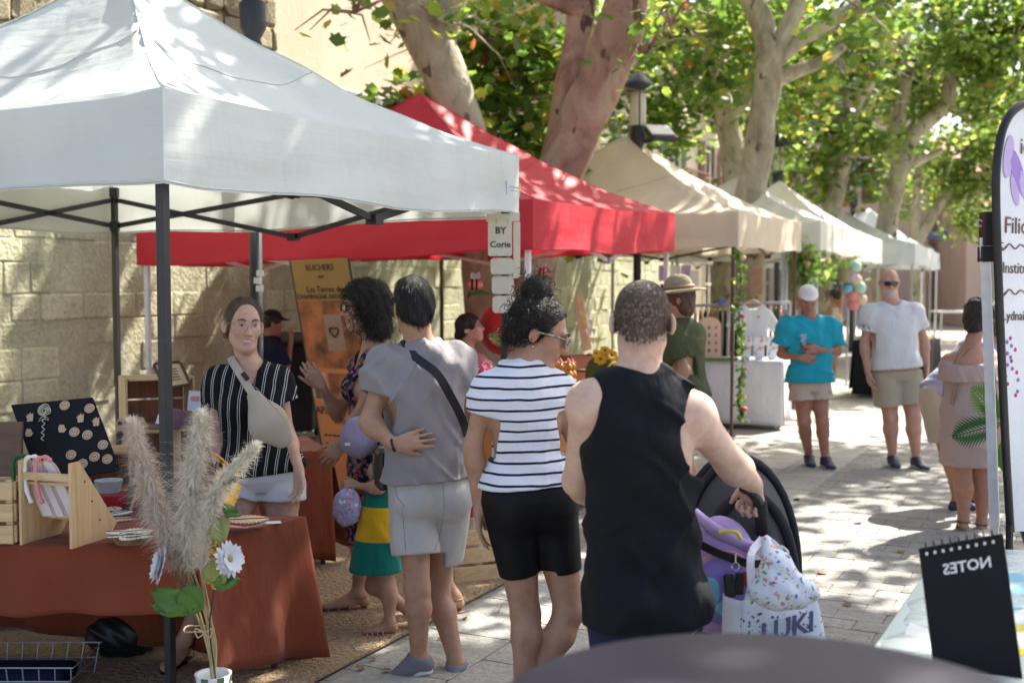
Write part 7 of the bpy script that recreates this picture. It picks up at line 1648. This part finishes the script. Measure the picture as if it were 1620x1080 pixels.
leafmat('vine_leaf', [(0, (.07, .18, .03)), (.6, (.15, .28, .05)), (1, (.32, .36, .10))])
garland('flowered garland winding down the brown canopy leg', [at(1168, 395, 12.3), at(1172, 440, 12.32), at(1168, 500, 12.33), at(1175, 560, 12.33), at(1170, 620, 12.33), at(1174, 665, 12.33)], 300, 'vine_leaf', ((.08, 'peach', .035), (.42, 'pink_bright', .03), (.68, 'coral', .02), (.84, 'yellow_plastic', .03), (.92, 'pink_bright', .035)), .03, .055)
garland('green vine swagged along the small cream canopy', [at(1268, 400, 15.3), at(1285, 425, 15.5), at(1305, 430, 16.2), at(1330, 422, 17.4), at(1352, 432, 18.2)], 420, 'vine_leaf', ((.05, 'coral', .04),), .09, .09)
garland('vine hanging down at the corner of the small cream canopy', [at(1268, 398, 15.25), at(1272, 425, 15.25), at(1268, 460, 15.25)], 240, 'vine_leaf', ((.4, 'coral', .05),), .07, .08)
# clothes rail
cl = thing('clothes_rail', 'steel clothes rail hung with dark and bright garments behind the white table', 'rail', V(2.2, 14.3, 0)); ra, rb = at(1080, 484, 14.4), at(1250, 478, 14.1)
m = MB(); m.tube([ra, rb], .018, 10); m.build('rail', 'metal_grey', cl)
for p in (ra, rb): m = MB(); m.tube([p, V(p.x, p.y, 0)], .016, 10); m.build('upright', 'metal_grey', cl)
gcol = ['cloth_white', 'dress_taupe', 'cloth_black', 'wood_red', 'cloth_orange', 'cloth_black', 'navy', 'cloth_white', 'cloth_black', 'tee_olive', 'dress_taupe', 'cloth_black', 'cloth_white', 'navy', 'cloth_black', 'cloth_orange', 'cloth_black', 'shirt_pink']
glab = ['white', 'taupe', 'black', 'rust', 'orange', 'black', 'navy', 'white', 'black', 'olive', 'taupe', 'black', 'white', 'navy', 'black', 'orange', 'black', 'pink']
for k in range(18):
    p = lerp(ra, rb, .12+k*.047); g_ = thing('garment', f'{glab[k]} garment on the clothes rail, {["leftmost", "second", "third", "fourth", "fifth", "sixth", "seventh", "eighth", "ninth"][min(k, 17-k)]} from the {"left" if k < 9 else "right"} end', 'garment', p-UP*.6, 'garments on the clothes rail'); ax = V(.25, 1, 0).normalized()
    m = MB(); h_ = random.uniform(.5, .7); ph_ = random.random()*6
    m.grid(lambda u, v: p-UP*(.06+.05*abs(u-.5)*2+h_*v)+ax*(u-.5)*.36+V(1, 0, 0)*(.016*math.sin(u*11+ph_)*v), 10, 8); m.build('cloth', gcol[k], g_, smooth=True, solid=.012); m = MB(); m.tube([p+UP*.018, p-UP*.05], .004, 5); m.bar(p-UP*.06-ax*.16, p-UP*.06+ax*.16, .012); m.build('hanger', 'ply', g_)
# white blouse on hanger, printed bodysuits, arched board
bl_ = thing('white_blouse', 'white short-sleeved blouse on a wooden hanger above the white table', 'blouse', at(1190, 560, 13.3)); c = at(1191, 512, 13.3)
m = MB(); pr = [(-.1, .22), (-.05, .17), (.05, .17), (.1, .22), (.2, .15), (.31, -.02), (.22, -.10), (.17, -.04), (.165, -.24), (-.165, -.24), (-.17, -.04), (-.22, -.10), (-.31, -.02), (-.2, .15)]
m.prism([c+V(x, -.03, z) for x, z in pr], V(0, .08, 0)); m.build('cloth', 'cloth_white', bl_, bevel=.02)
m = MB(); m.tube(spline([c+V(-.12, .0, .2), c+V(0, 0, .27), c+V(.12, 0, .2)], 5), .012, 6); m.tube([c+V(0, 0, .26), c+V(0, 0, .31)], .006, 6); m.build('hanger', 'pine', bl_); m = MB(); m.ell(c+V(.06, -.035, .08), .012, .006, .018, 8, 6); m.build('bloom', 'coral', bl_)
for k in range(3):
    q = at(1180+k*21, 552, 13.15+.04*k); g_ = thing('bodysuit', ['printed baby bodysuit, leftmost of three on the white table', 'printed baby bodysuit in the middle of three on the white table', 'printed baby bodysuit, rightmost of three on the white table'][k], 'bodysuit', q-UP*.14, 'printed bodysuits'); m = MB(); m.prism([q+V(x, 0, z) for x, z in ((-.06, .14), (.06, .14), (.075, .05), (.06, .04), (.06, -.08), (.03, -.14), (-.03, -.14), (-.06, -.08), (-.06, .04), (-.075, .05))], V(0, .03, 0)); m.build('cloth', 'shirt_print', g_, bevel=.01)
ab = thing('arched_board', 'pale arched board of earrings at the left of the white table', 'board', at(1122, 566, 13.2)); m = MB(); m.prism([at(1104, 566, 13.2), at(1141, 566, 13.2), at(1141, 515, 13.25)]+[at(1122.5+18.5*math.cos(a), 515-14*math.sin(a), 13.25) for a in np.linspace(.3, 2.84, 8)]+[at(1104, 515, 13.25)], V(0, .015, 0)); m.build('panel', 'peach', ab)
for k in range(12): m = MB(); q = at(1111+(k % 3)*11, 518+(k//3)*12, 13.18); m.ell(q, .014, .006, .022, 8, 6); m.build('earring', ('coral', 'leaf_green', 'pink_bright')[k % 3], ab)
m = MB(); m.prism([at(1112, 570, 13.0), at(1165, 571, 13.0), at(1168, 567, 13.3), at(1114, 566, 13.3)], UP*.012); tag(m.build('turf_mat', 'leaf_green'), 'bright green turf strip along the white table', 'mat')
for k, (px, py, mm) in enumerate(((1050, 432, 'lilac'), (1068, 432, 'card_white'), (1085, 432, 'lilac'), (1052, 462, 'navy'), (1086, 462, 'lilac'), (1098, 440, 'card_white'))):
    m = MB(); m.box(at(px, py, 14.9), .13, .01, .2, .2); tag(m.build('print', mm), f'{["lilac", "white", "pale lilac", "navy", "violet", "narrow white"][k]} print pinned under the beige canopy, {["top left", "top middle", "top right of three", "lower left", "lower right", "beside the leg"][k]}', 'print', 'prints under the beige canopy')
m = MB(); m.box(at(1196, 445, 15.0), .17, .008, .34, .2); tag(m.build('paper_sheet', 'leather_tan'), 'brown paper sheet hanging under the beige canopy', 'paper')
m = MB(); m.box(at(1142, 478, 14.3), .09, .05, .07, .2); tag(m.build('blue_box', 'blue_plastic'), 'small blue and white box on the clothes rail', 'box')
# ================================================================== CREAM STALLS
for k, (px, mm, w_) in enumerate(((1242, 'navy', 8), (1250, 'bandana', 7), (1262, 'shirt_print', 9))):
    a = at(px, 398, 15.6+.1*k); b = at(px-2+k, 490, 15.6+.1*k); m = MB(); m.grid(lambda u, v: lerp(a, b, v)+V((u-.5)*w_/118*1.4, .02*math.sin(u*12+v*3), 0), 8, 10)
    tag(m.build('hanging_scarf', ('bandana', 'straw', 'dress_taupe')[k], smooth=True, solid=.006), ['blue-grey patterned scarf hanging left of the white cap', 'tan braided strip hanging between the scarves', 'taupe patterned scarf hanging just left of the white cap'][k], 'scarf', 'scarves hung at the cream stall')
m = MB(); m.prism([at(1276, 412, 15.7), at(1287, 410, 15.7), at(1292, 452, 15.6), at(1272, 454, 15.6)], V(0, .02, 0)); tag(m.build('white_pennant', 'canvas_white'), 'white and pale blue pennant above the cap', 'pennant')
dt = draped('black_table', 'table under a black cloth with wooden tray between the two walking men', (V(4.85, 16.6, 0), V(5.75, 16.2, 0), V(6.3, 17.2, 0), V(5.4, 17.6, 0)), .80, ((.04, .04), (.04, .04), (.1, .1), (.1, .1)), 'cloth_black', 'metal_grey', flare=.02, rip=.01)
m = MB(); m.prism([V(4.9, 16.65, .803), V(5.72, 16.28, .803), V(6.2, 17.15, .803), V(5.4, 17.5, .803)], UP*.06); tag(m.build('wooden_tray', 'ply'), 'wooden tray lying on the black table', 'tray')
for k, (px, py, r_, mm) in enumerate(((1353, 421, .085, 'mint'), (1344, 438, .09, 'lilac'), (1354, 443, .085, 'peach'), (1341, 456, .075, 'sky_blue'), (1360, 455, .09, 'mint'), (1349, 468, .09, 'coral'), (1350, 482, .08, 'coral'), (1363, 474, .08, 'peach'))):
    c = at(px, py, 16.3); l_ = thing('paper_lantern', f'{["upper mint", "lilac", "yellow-peach", "sky blue", "lower mint", "upper coral", "lower coral", "pale peach"][k]} paper ball in the hanging cluster', 'lantern', c-UP*r_, 'pastel paper balls')
    m = MB(); pr = [(max(.004, r_*math.sin(math.pi*i/16)*(1+.025*(i % 2))), -r_*math.cos(math.pi*i/16)) for i in range(17)]; m.lathe(c, pr, 16); m.build('paper_ball', mm, l_, smooth=True); m = MB(); m.tube([c+UP*r_, V(c.x, c.y, 2.05)], .003, 4); m.build('thread', 'twine', l_)
basket('wicker basket hanging in the paper ball cluster', at(1337, 447, 16.2), .11, .2, 'straw')
# white trestle frames far away
tf = thing('white_trestle', 'white metal trestle table at the end of the row', 'table', V(9.2, 24.5, 0)); tc_ = V(9.25, 24.5, 0)
m = MB(); m.box(tc_+UP*.98, .8, .5, .04); m.build('tabletop', 'metal_white', tf)
for x in (-.35, .35):
    for y in (-.2, .2): m = MB(); m.bar(tc_+V(x, y, 0), tc_+V(x*.9, y*.9, .96), .03); m.build('leg', 'metal_white', tf)
m = MB(); m.box(at(1478, 372, 39.8), .9, .05, .28, -.1); tag(m.build('street_sign', 'letter_violet'), 'small blue street plate on the rose facade', 'sign')
# ================================================================== RIGHT STALL
rt = thing('right_table', 'pale green table wrapped in clear film, cut off at the lower right', 'table', V(1.9, 3.2, 0)); A0, A1 = V(.66, 2.45, 0), V(1.55, 4.15, 0); rgt = V(1.6, -.75, 0)
m = MB(); m.prism([A0+UP*.70, A0+rgt*.7+UP*.70, A1+rgt*.7+UP*.70, A1+UP*.70], UP*.03); m.build('tabletop', 'table_pale', rt, bevel=.004)
for q in (A0, A1, A0+rgt*.68, A1+rgt*.68): m = MB(); c = lerp(q, V(1.9, 3.2, 0), .08); m.bar(c, c+UP*.70, .04); m.build('leg', 'metal_white', rt)
fl_ = MB()
fl_.grid(lambda u, v: lerp(A0, A1, u)+rgt*(.7*max(0, v-.22)/.78)+UP*(.735+.004*math.sin(u*31+v*17)+.003*math.sin(u*57-v*23)-max(0, .22-v)*1.25)+V(-.9, .42, 0)*(max(0, .22-v)*.22*(1+.5*math.sin(u*19))), 60, 24)
o = fl_.build('plastic_film', 'plastic_film', smooth=True); tag(o, 'crinkled clear plastic film over the pale green table', 'film')
def on7(px, py): return onz(px, py, .732)
m = MB(); q = [on7(1452, 955), on7(1475, 985), on7(1462, 1040), on7(1432, 1002)]; m.prism([on7(1440, 985), on7(1480, 1000), on7(1480, 1040), on7(1425, 1015)], UP*.002); tag(m.build('white_leaflet', 'card_white'), 'white leaflet under the film left of the notepad', 'leaflet')
m = MB(); m.prism([on7(1570, 900), on7(1640, 900), on7(1660, 960), on7(1580, 965)], UP*.002); tag(m.build('blue_leaflet', 'sky_blue'), 'pale blue leaflet right of the notepad', 'leaflet')
m = MB(); m.prism([on7(1600, 990), on7(1650, 985), on7(1660, 1030), on7(1605, 1040)], UP*.002); tag(m.build('yellow_leaflet', 'yellow_plastic'), 'yellow leaflet at the lower right corner', 'leaflet')
bb_ = thing('blue_basin', 'blue plastic basin peeking out beside the table edge', 'basin', V(.98, 3.25, .44)); m = MB(); c = V(1.08, 3.12, .44); m.lathe(c, [(.13, 0), (.16, .16), (.18, .17), (.18, .18), (.15, .172), (.12, .01)], 24); m.build('bowl', 'blue_plastic', bb_, smooth=True); m = MB(); m.box(c-UP*.225, .22, .22, .43); m.build('stand', 'bin_black', bb_)
# notepad
nb_ = thing('notepad', 'black spiral notepad with NOTES cut through its cover, seen from behind', 'notepad', onz(1550, 1080, .735))
n0, n1, n2, n3 = at(1453, 867, 2.86), at(1587, 843, 2.80), at(1619, 1078, 2.72), at(1482, 1100, 2.78)
nx = (n1-n0).normalized(); ny = (n0-n3).normalized(); nnm = nx.cross(ny); nnm = nnm if nnm.y < 0 else -nnm
m = MB(); m.prism([n0, n1, n2, n3], -nnm*.008); m.build('cover', 'board_black', nb_, bevel=.003)
for k in range(9):
    c = lerp(n0, n1, .09+k*.098); m = MB(); m.tube([c+ny*(.008*math.cos(a)+.004)-nnm*(.009*math.sin(a)+.004) for a in np.linspace(0, 6.28, 13)], .0022, 6, cap=False); m.build('ring', 'leather_black', nb_, smooth=True)
    m = MB(); m.obox(c-ny*.016+nnm*.0012, nx*.003, nnm*.0006, ny*.0035); m.build('hole', 'card_white', nb_)
cc_ = lerp(n0, n1, .54)-ny*.062
o = text_mesh('lettering', 'NOTES', .036, cc_+nnm*.0012, -nx, ny, 'card_white', nb_, bold=True, ext=.0006)
# cocktail table
ct = thing('cocktail_table', 'round black-covered cocktail table in the blurred foreground', 'table', V(.355, 1.50, 0)); c = V(.355, 1.50, 0); m = MB(); m.lathe(c, [(.3, .0), (.22, .15), (.10, .55), (.14, .85), (.33, 1.04), (.395, 1.075), (.402, 1.09), (.39, 1.10), (.001, 1.102)], 64); cloth('stretch_black', (.046, .041, .056), bump=.03, rough=.42); m.build('stretch_cover', 'stretch_black', ct, smooth=True)
m = MB(); m.lathe(c, [(.02, .05), (.02, 1.06)], 12); m.build('column', 'metal_black', ct)
# tall banner and canopy leg
tb = thing('beauty_banner', 'tall rounded white banner with lilac hand and beauty lettering at the right edge', 'banner', at(1600, 840, 4.3)); yb = 4.25
def yy_(px): return yb+.28*(px-1575)/145
pts = [at(px, py, yy_(px)) for px, py in ((1598, 840), (1590, 700), (1580, 470), (1575, 300), (1580, 230), (1592, 190), (1612, 168), (1640, 160), (1700, 175), (1720, 300), (1720, 840))]
sp = spline(pts[:8], 5)+pts[8:]
m = MB(); m.prism(sp, V(.02, .012, 0)); m.build('sheet', 'canvas_white', tb)
m = MB(); m.tube([p+V(0, -.004, 0) for p in sp[:36]], .016, 8); m.build('edge_frame', 'leather_black', tb, smooth=True)
# its three rounded strips of print are flat on the sheet
def onbn(px, py, o=.004):
    return at(px, py, yy_(px)-.003-o)
XD = (onbn(1640, 500)-onbn(1590, 500)).normalized()
for tx, sz, px, py in (('id', .085, 1622, 232), ('Filion la', .085, 1603, 357), ('Institut de beauté', .058, 1600, 424), ('Lydnails-esthétique', .05, 1600, 500)):
    text_mesh('lettering', tx, sz, onbn(px-14 if px < 1610 else px-8, py), XD, UP, 'wood_dark', tb, align='LEFT')
for y in (390, 462):
    m = MB(); m.tube([onbn(1584+x, y+5*math.sin(x*.35)*(1-x/80)) for x in range(0, 60, 2)], .0025, 5); m.tube([onbn(1586+5*math.cos(a), y+6*math.sin(a)) for a in np.linspace(0, 5, 12)], .0025, 5); tag(m.build('scroll_print', 'wood_dark', tb), kind='stuff')
for cx, cy, rx, rz, an, mm in ((1596, 248, 8, 34, .1, 'lilac'), (1610, 272, 9, 38, -.25, 'violet_panel'), (1618, 290, 8, 34, -.35, 'lilac'), (1606, 300, 6, 26, -.15, 'lilac')):
    m = MB(); m.prism([onbn(cx+rx*math.cos(a)*math.cos(an)-rz*math.sin(a)*math.sin(an), cy+rx*math.cos(a)*math.sin(an)+rz*math.sin(a)*math.cos(an), .004) for a in np.linspace(0, 6.28, 20, endpoint=False)], V(0, .002, 0)); m.build('hand_print', mm, tb)
for k in range(16): m = MB(); q = onbn(1598+random.uniform(-8, 14), 535+k*6); m.ell(q, .006, .001, .008, 8, 4); m.build('dot_print', 'pink_bright' if k % 3 == 0 else 'violet_panel', tb)
m = MB(); m.tube([at(1597, 830, yb), V(at(1600, 900, yb).x, yb, 0)], .014, 8); m.build('pole', 'leather_black', tb); m = MB(); m.box(V(at(1600, 900, yb).x, yb, .02), .4, .4, .04); m.build('base_plate', 'metal_black', tb)
lg_ = thing('frame_leg', 'leaning white steel canopy leg with black sleeve left of the tall banner', 'leg', at(1580, 870, 4.45)); lt, lb_ = at(1557, 352, 4.5), at(1583, 1150, 4.5); lb_.z = 0
m = MB(); m.bar(lerp(lt, lb_, .03), lerp(lt, lb_, .62), .036); m.bar(lerp(lt, lb_, .6), lb_, .028); m.build('tube', 'metal_white', lg_, bevel=.003)
m = MB(); m.box(at(1565, 362, 4.5), .06, .06, .13); m.build('sleeve', 'leather_black', lg_, bevel=.006); m = MB(); m.box(at(1559, 402, 4.5), .045, .05, .06); m.build('collar', 'leather_black', lg_, bevel=.004)
m = MB(); m.tube([at(1553, 353, 4.46)+V(-.008+.01*math.cos(a), 0, .012*math.sin(a)) for a in np.linspace(.5, 5.5, 10)], .004, 5); m.build('hook', 'metal_grey', lg_)
# imitation palm fronds
pf = thing('palm_spray', 'spray of green artificial palm fronds beside the white canopy leg', 'plant', at(1590, 690, 4.9))
for bx0, by0, tipx, tipy in ((1590, 668, 1510, 690), (1592, 660, 1560, 640), (1592, 675, 1590, 622), (1590, 690, 1590, 745), (1600, 680, 1540, 615)):
    a = at(bx0, by0, 4.9); b = at(tipx, tipy, 4.85); d = b-a; m = MB()
    for k in range(14):
        t = .12+.88*k/13; p = lerp(a, b, t)
        for sg_ in (-1, 1):
            L = d.length*.42*math.sin(math.pi*min(1, .2+.75*t)); dirv = (d.normalized()*.75+Vector((-d.normalized().z, -.15, d.normalized().x))*sg_*.7).normalized(); e = p+dirv*L; w_ = Vector((-dirv.z, .0, dirv.x))*.007
            m.add([p, lerp(p, e, .4)+w_, e, lerp(p, e, .4)-w_], [(0, 1, 2, 3)])
    m.tube([a, b], .003, 5); m.build('frond', 'leaf_dark' if tipx < 1530 else 'leaf_green', pf)
m = MB(); m.tube([at(1592, 670, 4.95), at(1596, 900, 4.95)], .01, 6); m.build('stem', 'leaf_dark', pf)
# dark folding chair behind the banner
fc = thing('folding_chair', 'dark fabric folding chair behind the foot of the tall banner', 'chair', V(3.0, 6.2, 0)); c = V(3.0, 6.2, 0); m = MB(); m.box(c+UP*.45, .48, .45, .03); m.build('seat', 'wood_dark', fc); m = MB(); m.box(c+V(0, .22, .72), .48, .03, .45, 0, -.12); m.build('backrest', 'wood_dark', fc)
for x in (-.23, .23):
    for y0, y1 in ((-.22, .22), (.22, -.22)): m = MB(); m.bar(c+V(x, y0, 0), c+V(x, y1, .46), .022); m.build('leg', 'metal_black', fc)
# ================================================================== STROLLER and what hangs on it
sr = thing('stroller', 'black baby stroller with ribbed hood pushed by the man in the tank top', 'stroller', V(.85, 4.15, 0)); c = at(1165, 905, 4.05)
F = Field(); F.ell(c, A, [.195, .30, .40], .02); F.half(c-UP*.16, -UP, .01); P, Q = F.mesh(.009, 1); hd_ = meshobj('hood', P, Q, 'pram_grey', sr)
for k, (yy, rr_) in enumerate(((-.20, .76), (-.05, 1.0), (.10, .96), (.22, .70))):
    m = MB(); m.tube([c+V(.203*rr_*math.cos(a), yy, .41*rr_*math.sin(a)) for a in np.linspace(-.35, math.pi+.35, 25)], .016 if k else .02, 8); m.build('hood_rib', 'pram_cloth', hd_, smooth=True)
m = MB(); m.box(c+V(0, .1, -.3), .34, .6, .3, 0, -.2); m.build('seat', 'pram_cloth', sr, bevel=.05)
hl, hr_ = at(975, 805, 3.76), at(1202, 800, 3.72)
m = MB(); m.tube(spline([at(1218, 905, 3.95), at(1211, 850, 3.8), hr_, at(1188, 778, 3.70), at(1176, 772, 3.74)], 6), .017, 8); m.build('handle', 'leather_black', sr, smooth=True)
m = MB(); m.tube(spline([at(1000, 905, 3.95), at(990, 860, 3.85), hl, at(985, 790, 3.72)], 6), .017, 8); m.build('handle', 'leather_black', sr, smooth=True)
m = MB(); m.tube([at(1202, 795, 3.72), at(1213, 880, 3.86)], .024, 10); m.build('grip', 'rubber', sr, smooth=True)
for x0 in (at(1218, 905, 3.95), at(1000, 905, 3.95)):
    m = MB(); m.tube([x0, V(x0.x, 4.45, .14)], .014, 8); m.tube([x0-UP*.25+V(0, .2, 0), V(x0.x, 3.85, .14)], .014, 8); m.build('frame_tube', 'metal_black', sr)
    for y_, r_ in ((3.85, .13), (4.5, .10)):
        m = MB(); m.lathe(V(x0.x, y_, r_), [(r_*.8, -.02), (r_, -.018), (r_, .018), (r_*.8, .02)], 22, M=Matrix.Rotation(math.pi/2, 3, 'Y')); w__ = m.build('wheel', 'rubber', sr, smooth=True); m = MB(); m.lathe(V(x0.x, y_, r_), [(r_*.72, -.012), (r_*.72, .012)], 18, M=Matrix.Rotation(math.pi/2, 3, 'Y')); m.build('hub', 'metal_grey', w__)
m = MB(); m.box(V(.82, 4.12, .3), .4, .5, .16); m.build('shopping_basket', 'pram_cloth', sr, bevel=.03)
# backpack
bk = thing('childs_backpack', 'lavender child backpack hung on the stroller, with keys and lanyard', 'backpack', at(1145, 1000, 3.7)); c = at(1138, 905, 3.74)
F = Field(); F.ell(c, A, [.125, .08, .185], .03); F.ell(c-UP*.07, A, [.13, .085, .13], .04); F.half(c-UP*.195, -UP, .02); P, Q = F.mesh(.007, 2); meshobj('pack_body', P, Q, 'purple_print', bk)
F = Field(); F.ell(c+V(0, -.055, -.04), A, [.10, .045, .12], .03); P, Q = F.mesh(.007, 2); meshobj('front_pocket', P, Q, 'violet_panel', bk)
m = MB(); m.tube([c+V(.108*math.cos(a), -.082-.012*math.cos(a)**2*0, -.04+.128*math.sin(a)) for a in np.linspace(-.3, math.pi+.3, 25)], .005, 6); m.build('piping', 'coral', bk); m = MB(); m.ell(c+V(.02, -.098, -.09), .05, .008, .03, 16, 8); m.build('cloud_patch', 'sky_blue', bk, smooth=True); m = MB(); m.ell(c+V(-.05, -.095, -.04), .04, .008, .05, 16, 8); m.build('patch', 'sky_blue', bk, smooth=True)
m = MB(); m.tube(spline([c+V(-.09, -.03, .2), c+V(-.02, -.06, .15), c+V(.08, -.05, .10), c+V(.12, -.04, .085)], 5), .022, 6); m.build('flap', 'purple_print', bk, smooth=True); m = MB(); m.tube(spline([c+V(-.02, -.09, .15), c+V(.03, -.1, .155), c+V(.05, -.095, .13)], 5), .007, 6); m.build('pull_tab', 'yellow_plastic', bk, smooth=True)
m = MB(); sp = spline([c+V(-.13, -.08, .14), c+V(-.03, -.1, .09), c+V(.07, -.1, .055), c+V(.13, -.08, .05)], 5)
for p, q in zip(sp[:-1], sp[1:]): m.bar(p, q+(q-p)*.1, .004, .026, V(0, -.2, 1))
tag(m.build('lanyard', 'leather_black'), 'black lanyard looped across the lavender backpack', 'lanyard')
ky = thing('key_bunch', 'bunch of car keys hanging in front of the backpack', 'keys', c+V(.02, -.12, -.08)); kc = c+V(.03, -.115, .06); m = MB(); m.tube([kc+V(.012*math.cos(a), 0, .012*math.sin(a)-.012) for a in np.linspace(0, 6.28, 13)], .0018, 5, cap=False); m.tube([kc, kc+UP*.03], .0025, 5); m.build('ring', 'silver', ky)
for dx, dz, w_, h_, mm in ((-.02, -.07, .034, .075, 'leather_black'), (.012, -.065, .03, .07, 'leather_black'), (.03, -.05, .022, .045, 'cloth_red')): m = MB(); m.box(kc+V(dx, -.008+dx*.2, dz), w_, .014, h_, 0, 0, dx*6); m.build('fob', mm, ky, bevel=.006)
# tote and pouch
tt_ = thing('tote_bag', 'white tote bag with dark paisley print and violet lettering hung on the stroller', 'bag', at(1230, 1030, 3.55)); a, b, c_, d = at(1172, 950, 3.55), at(1287, 922, 3.6), at(1315, 1050, 3.55), at(1170, 1060, 3.5)
nt_ = (b-a).cross(d-a).normalized(); nt_ = nt_ if nt_.y < 0 else -nt_
m = MB(); m.grid(lambda u, v: lerp(lerp(a, b, u), lerp(d, c_, u), v)+nt_*(.03*math.sin(u*math.pi)*math.sin(v*math.pi*.8)+.004*math.sin(u*17+v*9)), 20, 16); m.build('front', 'bandana', tt_, smooth=True, solid=.004)
m = MB(); a2, d2 = a+V(-.035, .1, 0), d+V(-.035, .1, 0); m.grid(lambda u, v: lerp(lerp(a2, a, u), lerp(d2, d, u), v)+V(-.02*math.sin(u*3.1), 0, 0), 6, 10); m.build('side', 'canvas_white', tt_, smooth=True, solid=.004)
m = MB(); b2, c2_ = b+V(.0, .12, 0), c_+V(0, .12, 0); m.grid(lambda u, v: lerp(lerp(a2, b2, u), lerp(d2, c2_, u), v), 10, 10); m.build('back', 'canvas_white', tt_, smooth=True, solid=.004)
for q0, q1, q2 in ((at(1190, 948, 3.55), at(1188, 880, 3.6), at(1203, 855, 3.7)), (at(1258, 930, 3.58), at(1232, 870, 3.62), at(1210, 850, 3.72)), (at(1183, 950, 3.62), at(1200, 890, 3.66), at(1206, 850, 3.72))):
    sp = spline([q0, q1, q2], 6); m = MB()
    for p, q in zip(sp[:-1], sp[1:]): m.bar(p, q+(q-p)*.1, .024, .004, V(0, -1, .2))
    m.build('strap', 'canvas_white', tt_)
text_mesh('lettering', 'LUKI', .085, lerp(lerp(a, b, .52), lerp(d, c_, .52), .48)+nt_*.036, b-a, a-d, 'letter_violet', tt_, bold=True, ext=.003)
F = Field(); pc_ = at(1240, 930, 3.46); F.ell(pc_-UP*.01, A, [.105, .05, .055], .03); F.ell(pc_+V(-.02, 0, .045), A, [.055, .04, .07], .03); F.cone(pc_+V(-.04, 0, .09), pc_+V(-.05, .02, .14), .02, .014, .02); F.warp(wrinkle(.005, 45, 20, 50, 1.)); P, Q = F.mesh(.006, 1)
fp = thing('drawstring_pouch', 'white drawstring pouch with small colourful flowers tied on the tote', 'pouch', pc_-UP*.06); meshobj('pouch_body', P, Q, 'pouch_print', fp)
m = MB(); kp = at(1222, 878, 3.5)
for sg_ in (-1, 1): m.tube(spline([kp, kp+V(sg_*.02, -.01, .03), kp+V(sg_*.045, -.01, .01), kp+V(sg_*.02, -.01, -.012), kp], 5), .004, 6)
m.tube([kp, at(1206, 850, 3.7)], .004, 6); m.build('cord', 'rope_white', fp, smooth=True)
# ================================================================== left corner odds and ends
wbk = thing('wire_basket', 'blue-grey wire basket on the ground at the lower left corner', 'basket', V(-2.0, 4.75, 0)); c = V(-2.02, 4.75, 0)
for k in range(9): m = MB(); m.tube([c+V(-.26+.065*k, -.16, .13), c+V(-.25+.062*k, -.13, .01), c+V(-.25+.062*k, .13, .01), c+V(-.26+.065*k, .16, .13)], .003, 5); m.build('wire', 'metal_grey', wbk)
for z_, s_ in ((.13, 1), (.07, .92), (.012, .85)): m = MB(); m.tube([c+V(x*.27*s_, y*.165*s_, z_) for x, y in ((-1, -1), (1, -1), (1, 1), (-1, 1), (-1, -1))], .0035, 5); m.build('wire', 'metal_grey', wbk)
m = MB(); m.box(c+UP*.05, .4, .2, .07); tag(m.build('blue_cloth_bundle', 'navy', bevel=.03), 'dark blue bundle lying in the wire basket', 'bundle')
bc = thing('mesh_bag', 'black mesh bag lying under the rust table', 'bag', V(-1.72, 5.15, 0)); F = Field(); F.ell(V(-1.74, 5.15, .1), A, [.16, .12, .11], .02); F.half(V(0, 0, .004), -UP, .01); F.warp(wrinkle(.01, 50, 40, 60, 1)); P, Q = F.mesh(.01, 1); meshobj('bag_body', P, Q, 'leather_black', bc)
# fallen leaves
mat('dry_leaf', (.26, .14, .06), (.18, .09, .04), 20, .8)
spots = [(1405, 770), (1357, 826), (1425, 872), (1340, 955), (1290, 648), (1240, 652), (720, 955), (735, 978), (650, 1045), (612, 1058), (590, 1040), (790, 965), (640, 950), (755, 940), (1200, 655), (1150, 700), (1335, 700), (1480, 760), (1260, 790), (1300, 905), (570, 1055), (700, 1010), (1380, 690), (1220, 705)]
for i, (px, py) in enumerate(spots):
    p = onz(px, py, .012 if px < 700 else .006); P_, k_ = leaf_arrays(np.array([p]), np.array([random.uniform(.035, .065)]), .25); m = MB(); m.add([tuple(v) for v in P_], [tuple(range(k_))])
    tag(m.build('fallen_leaf', 'dry_leaf', solid=.001), 'small dry brown plane leaf lying on the paving', 'leaf', 'fallen leaves on the paving')
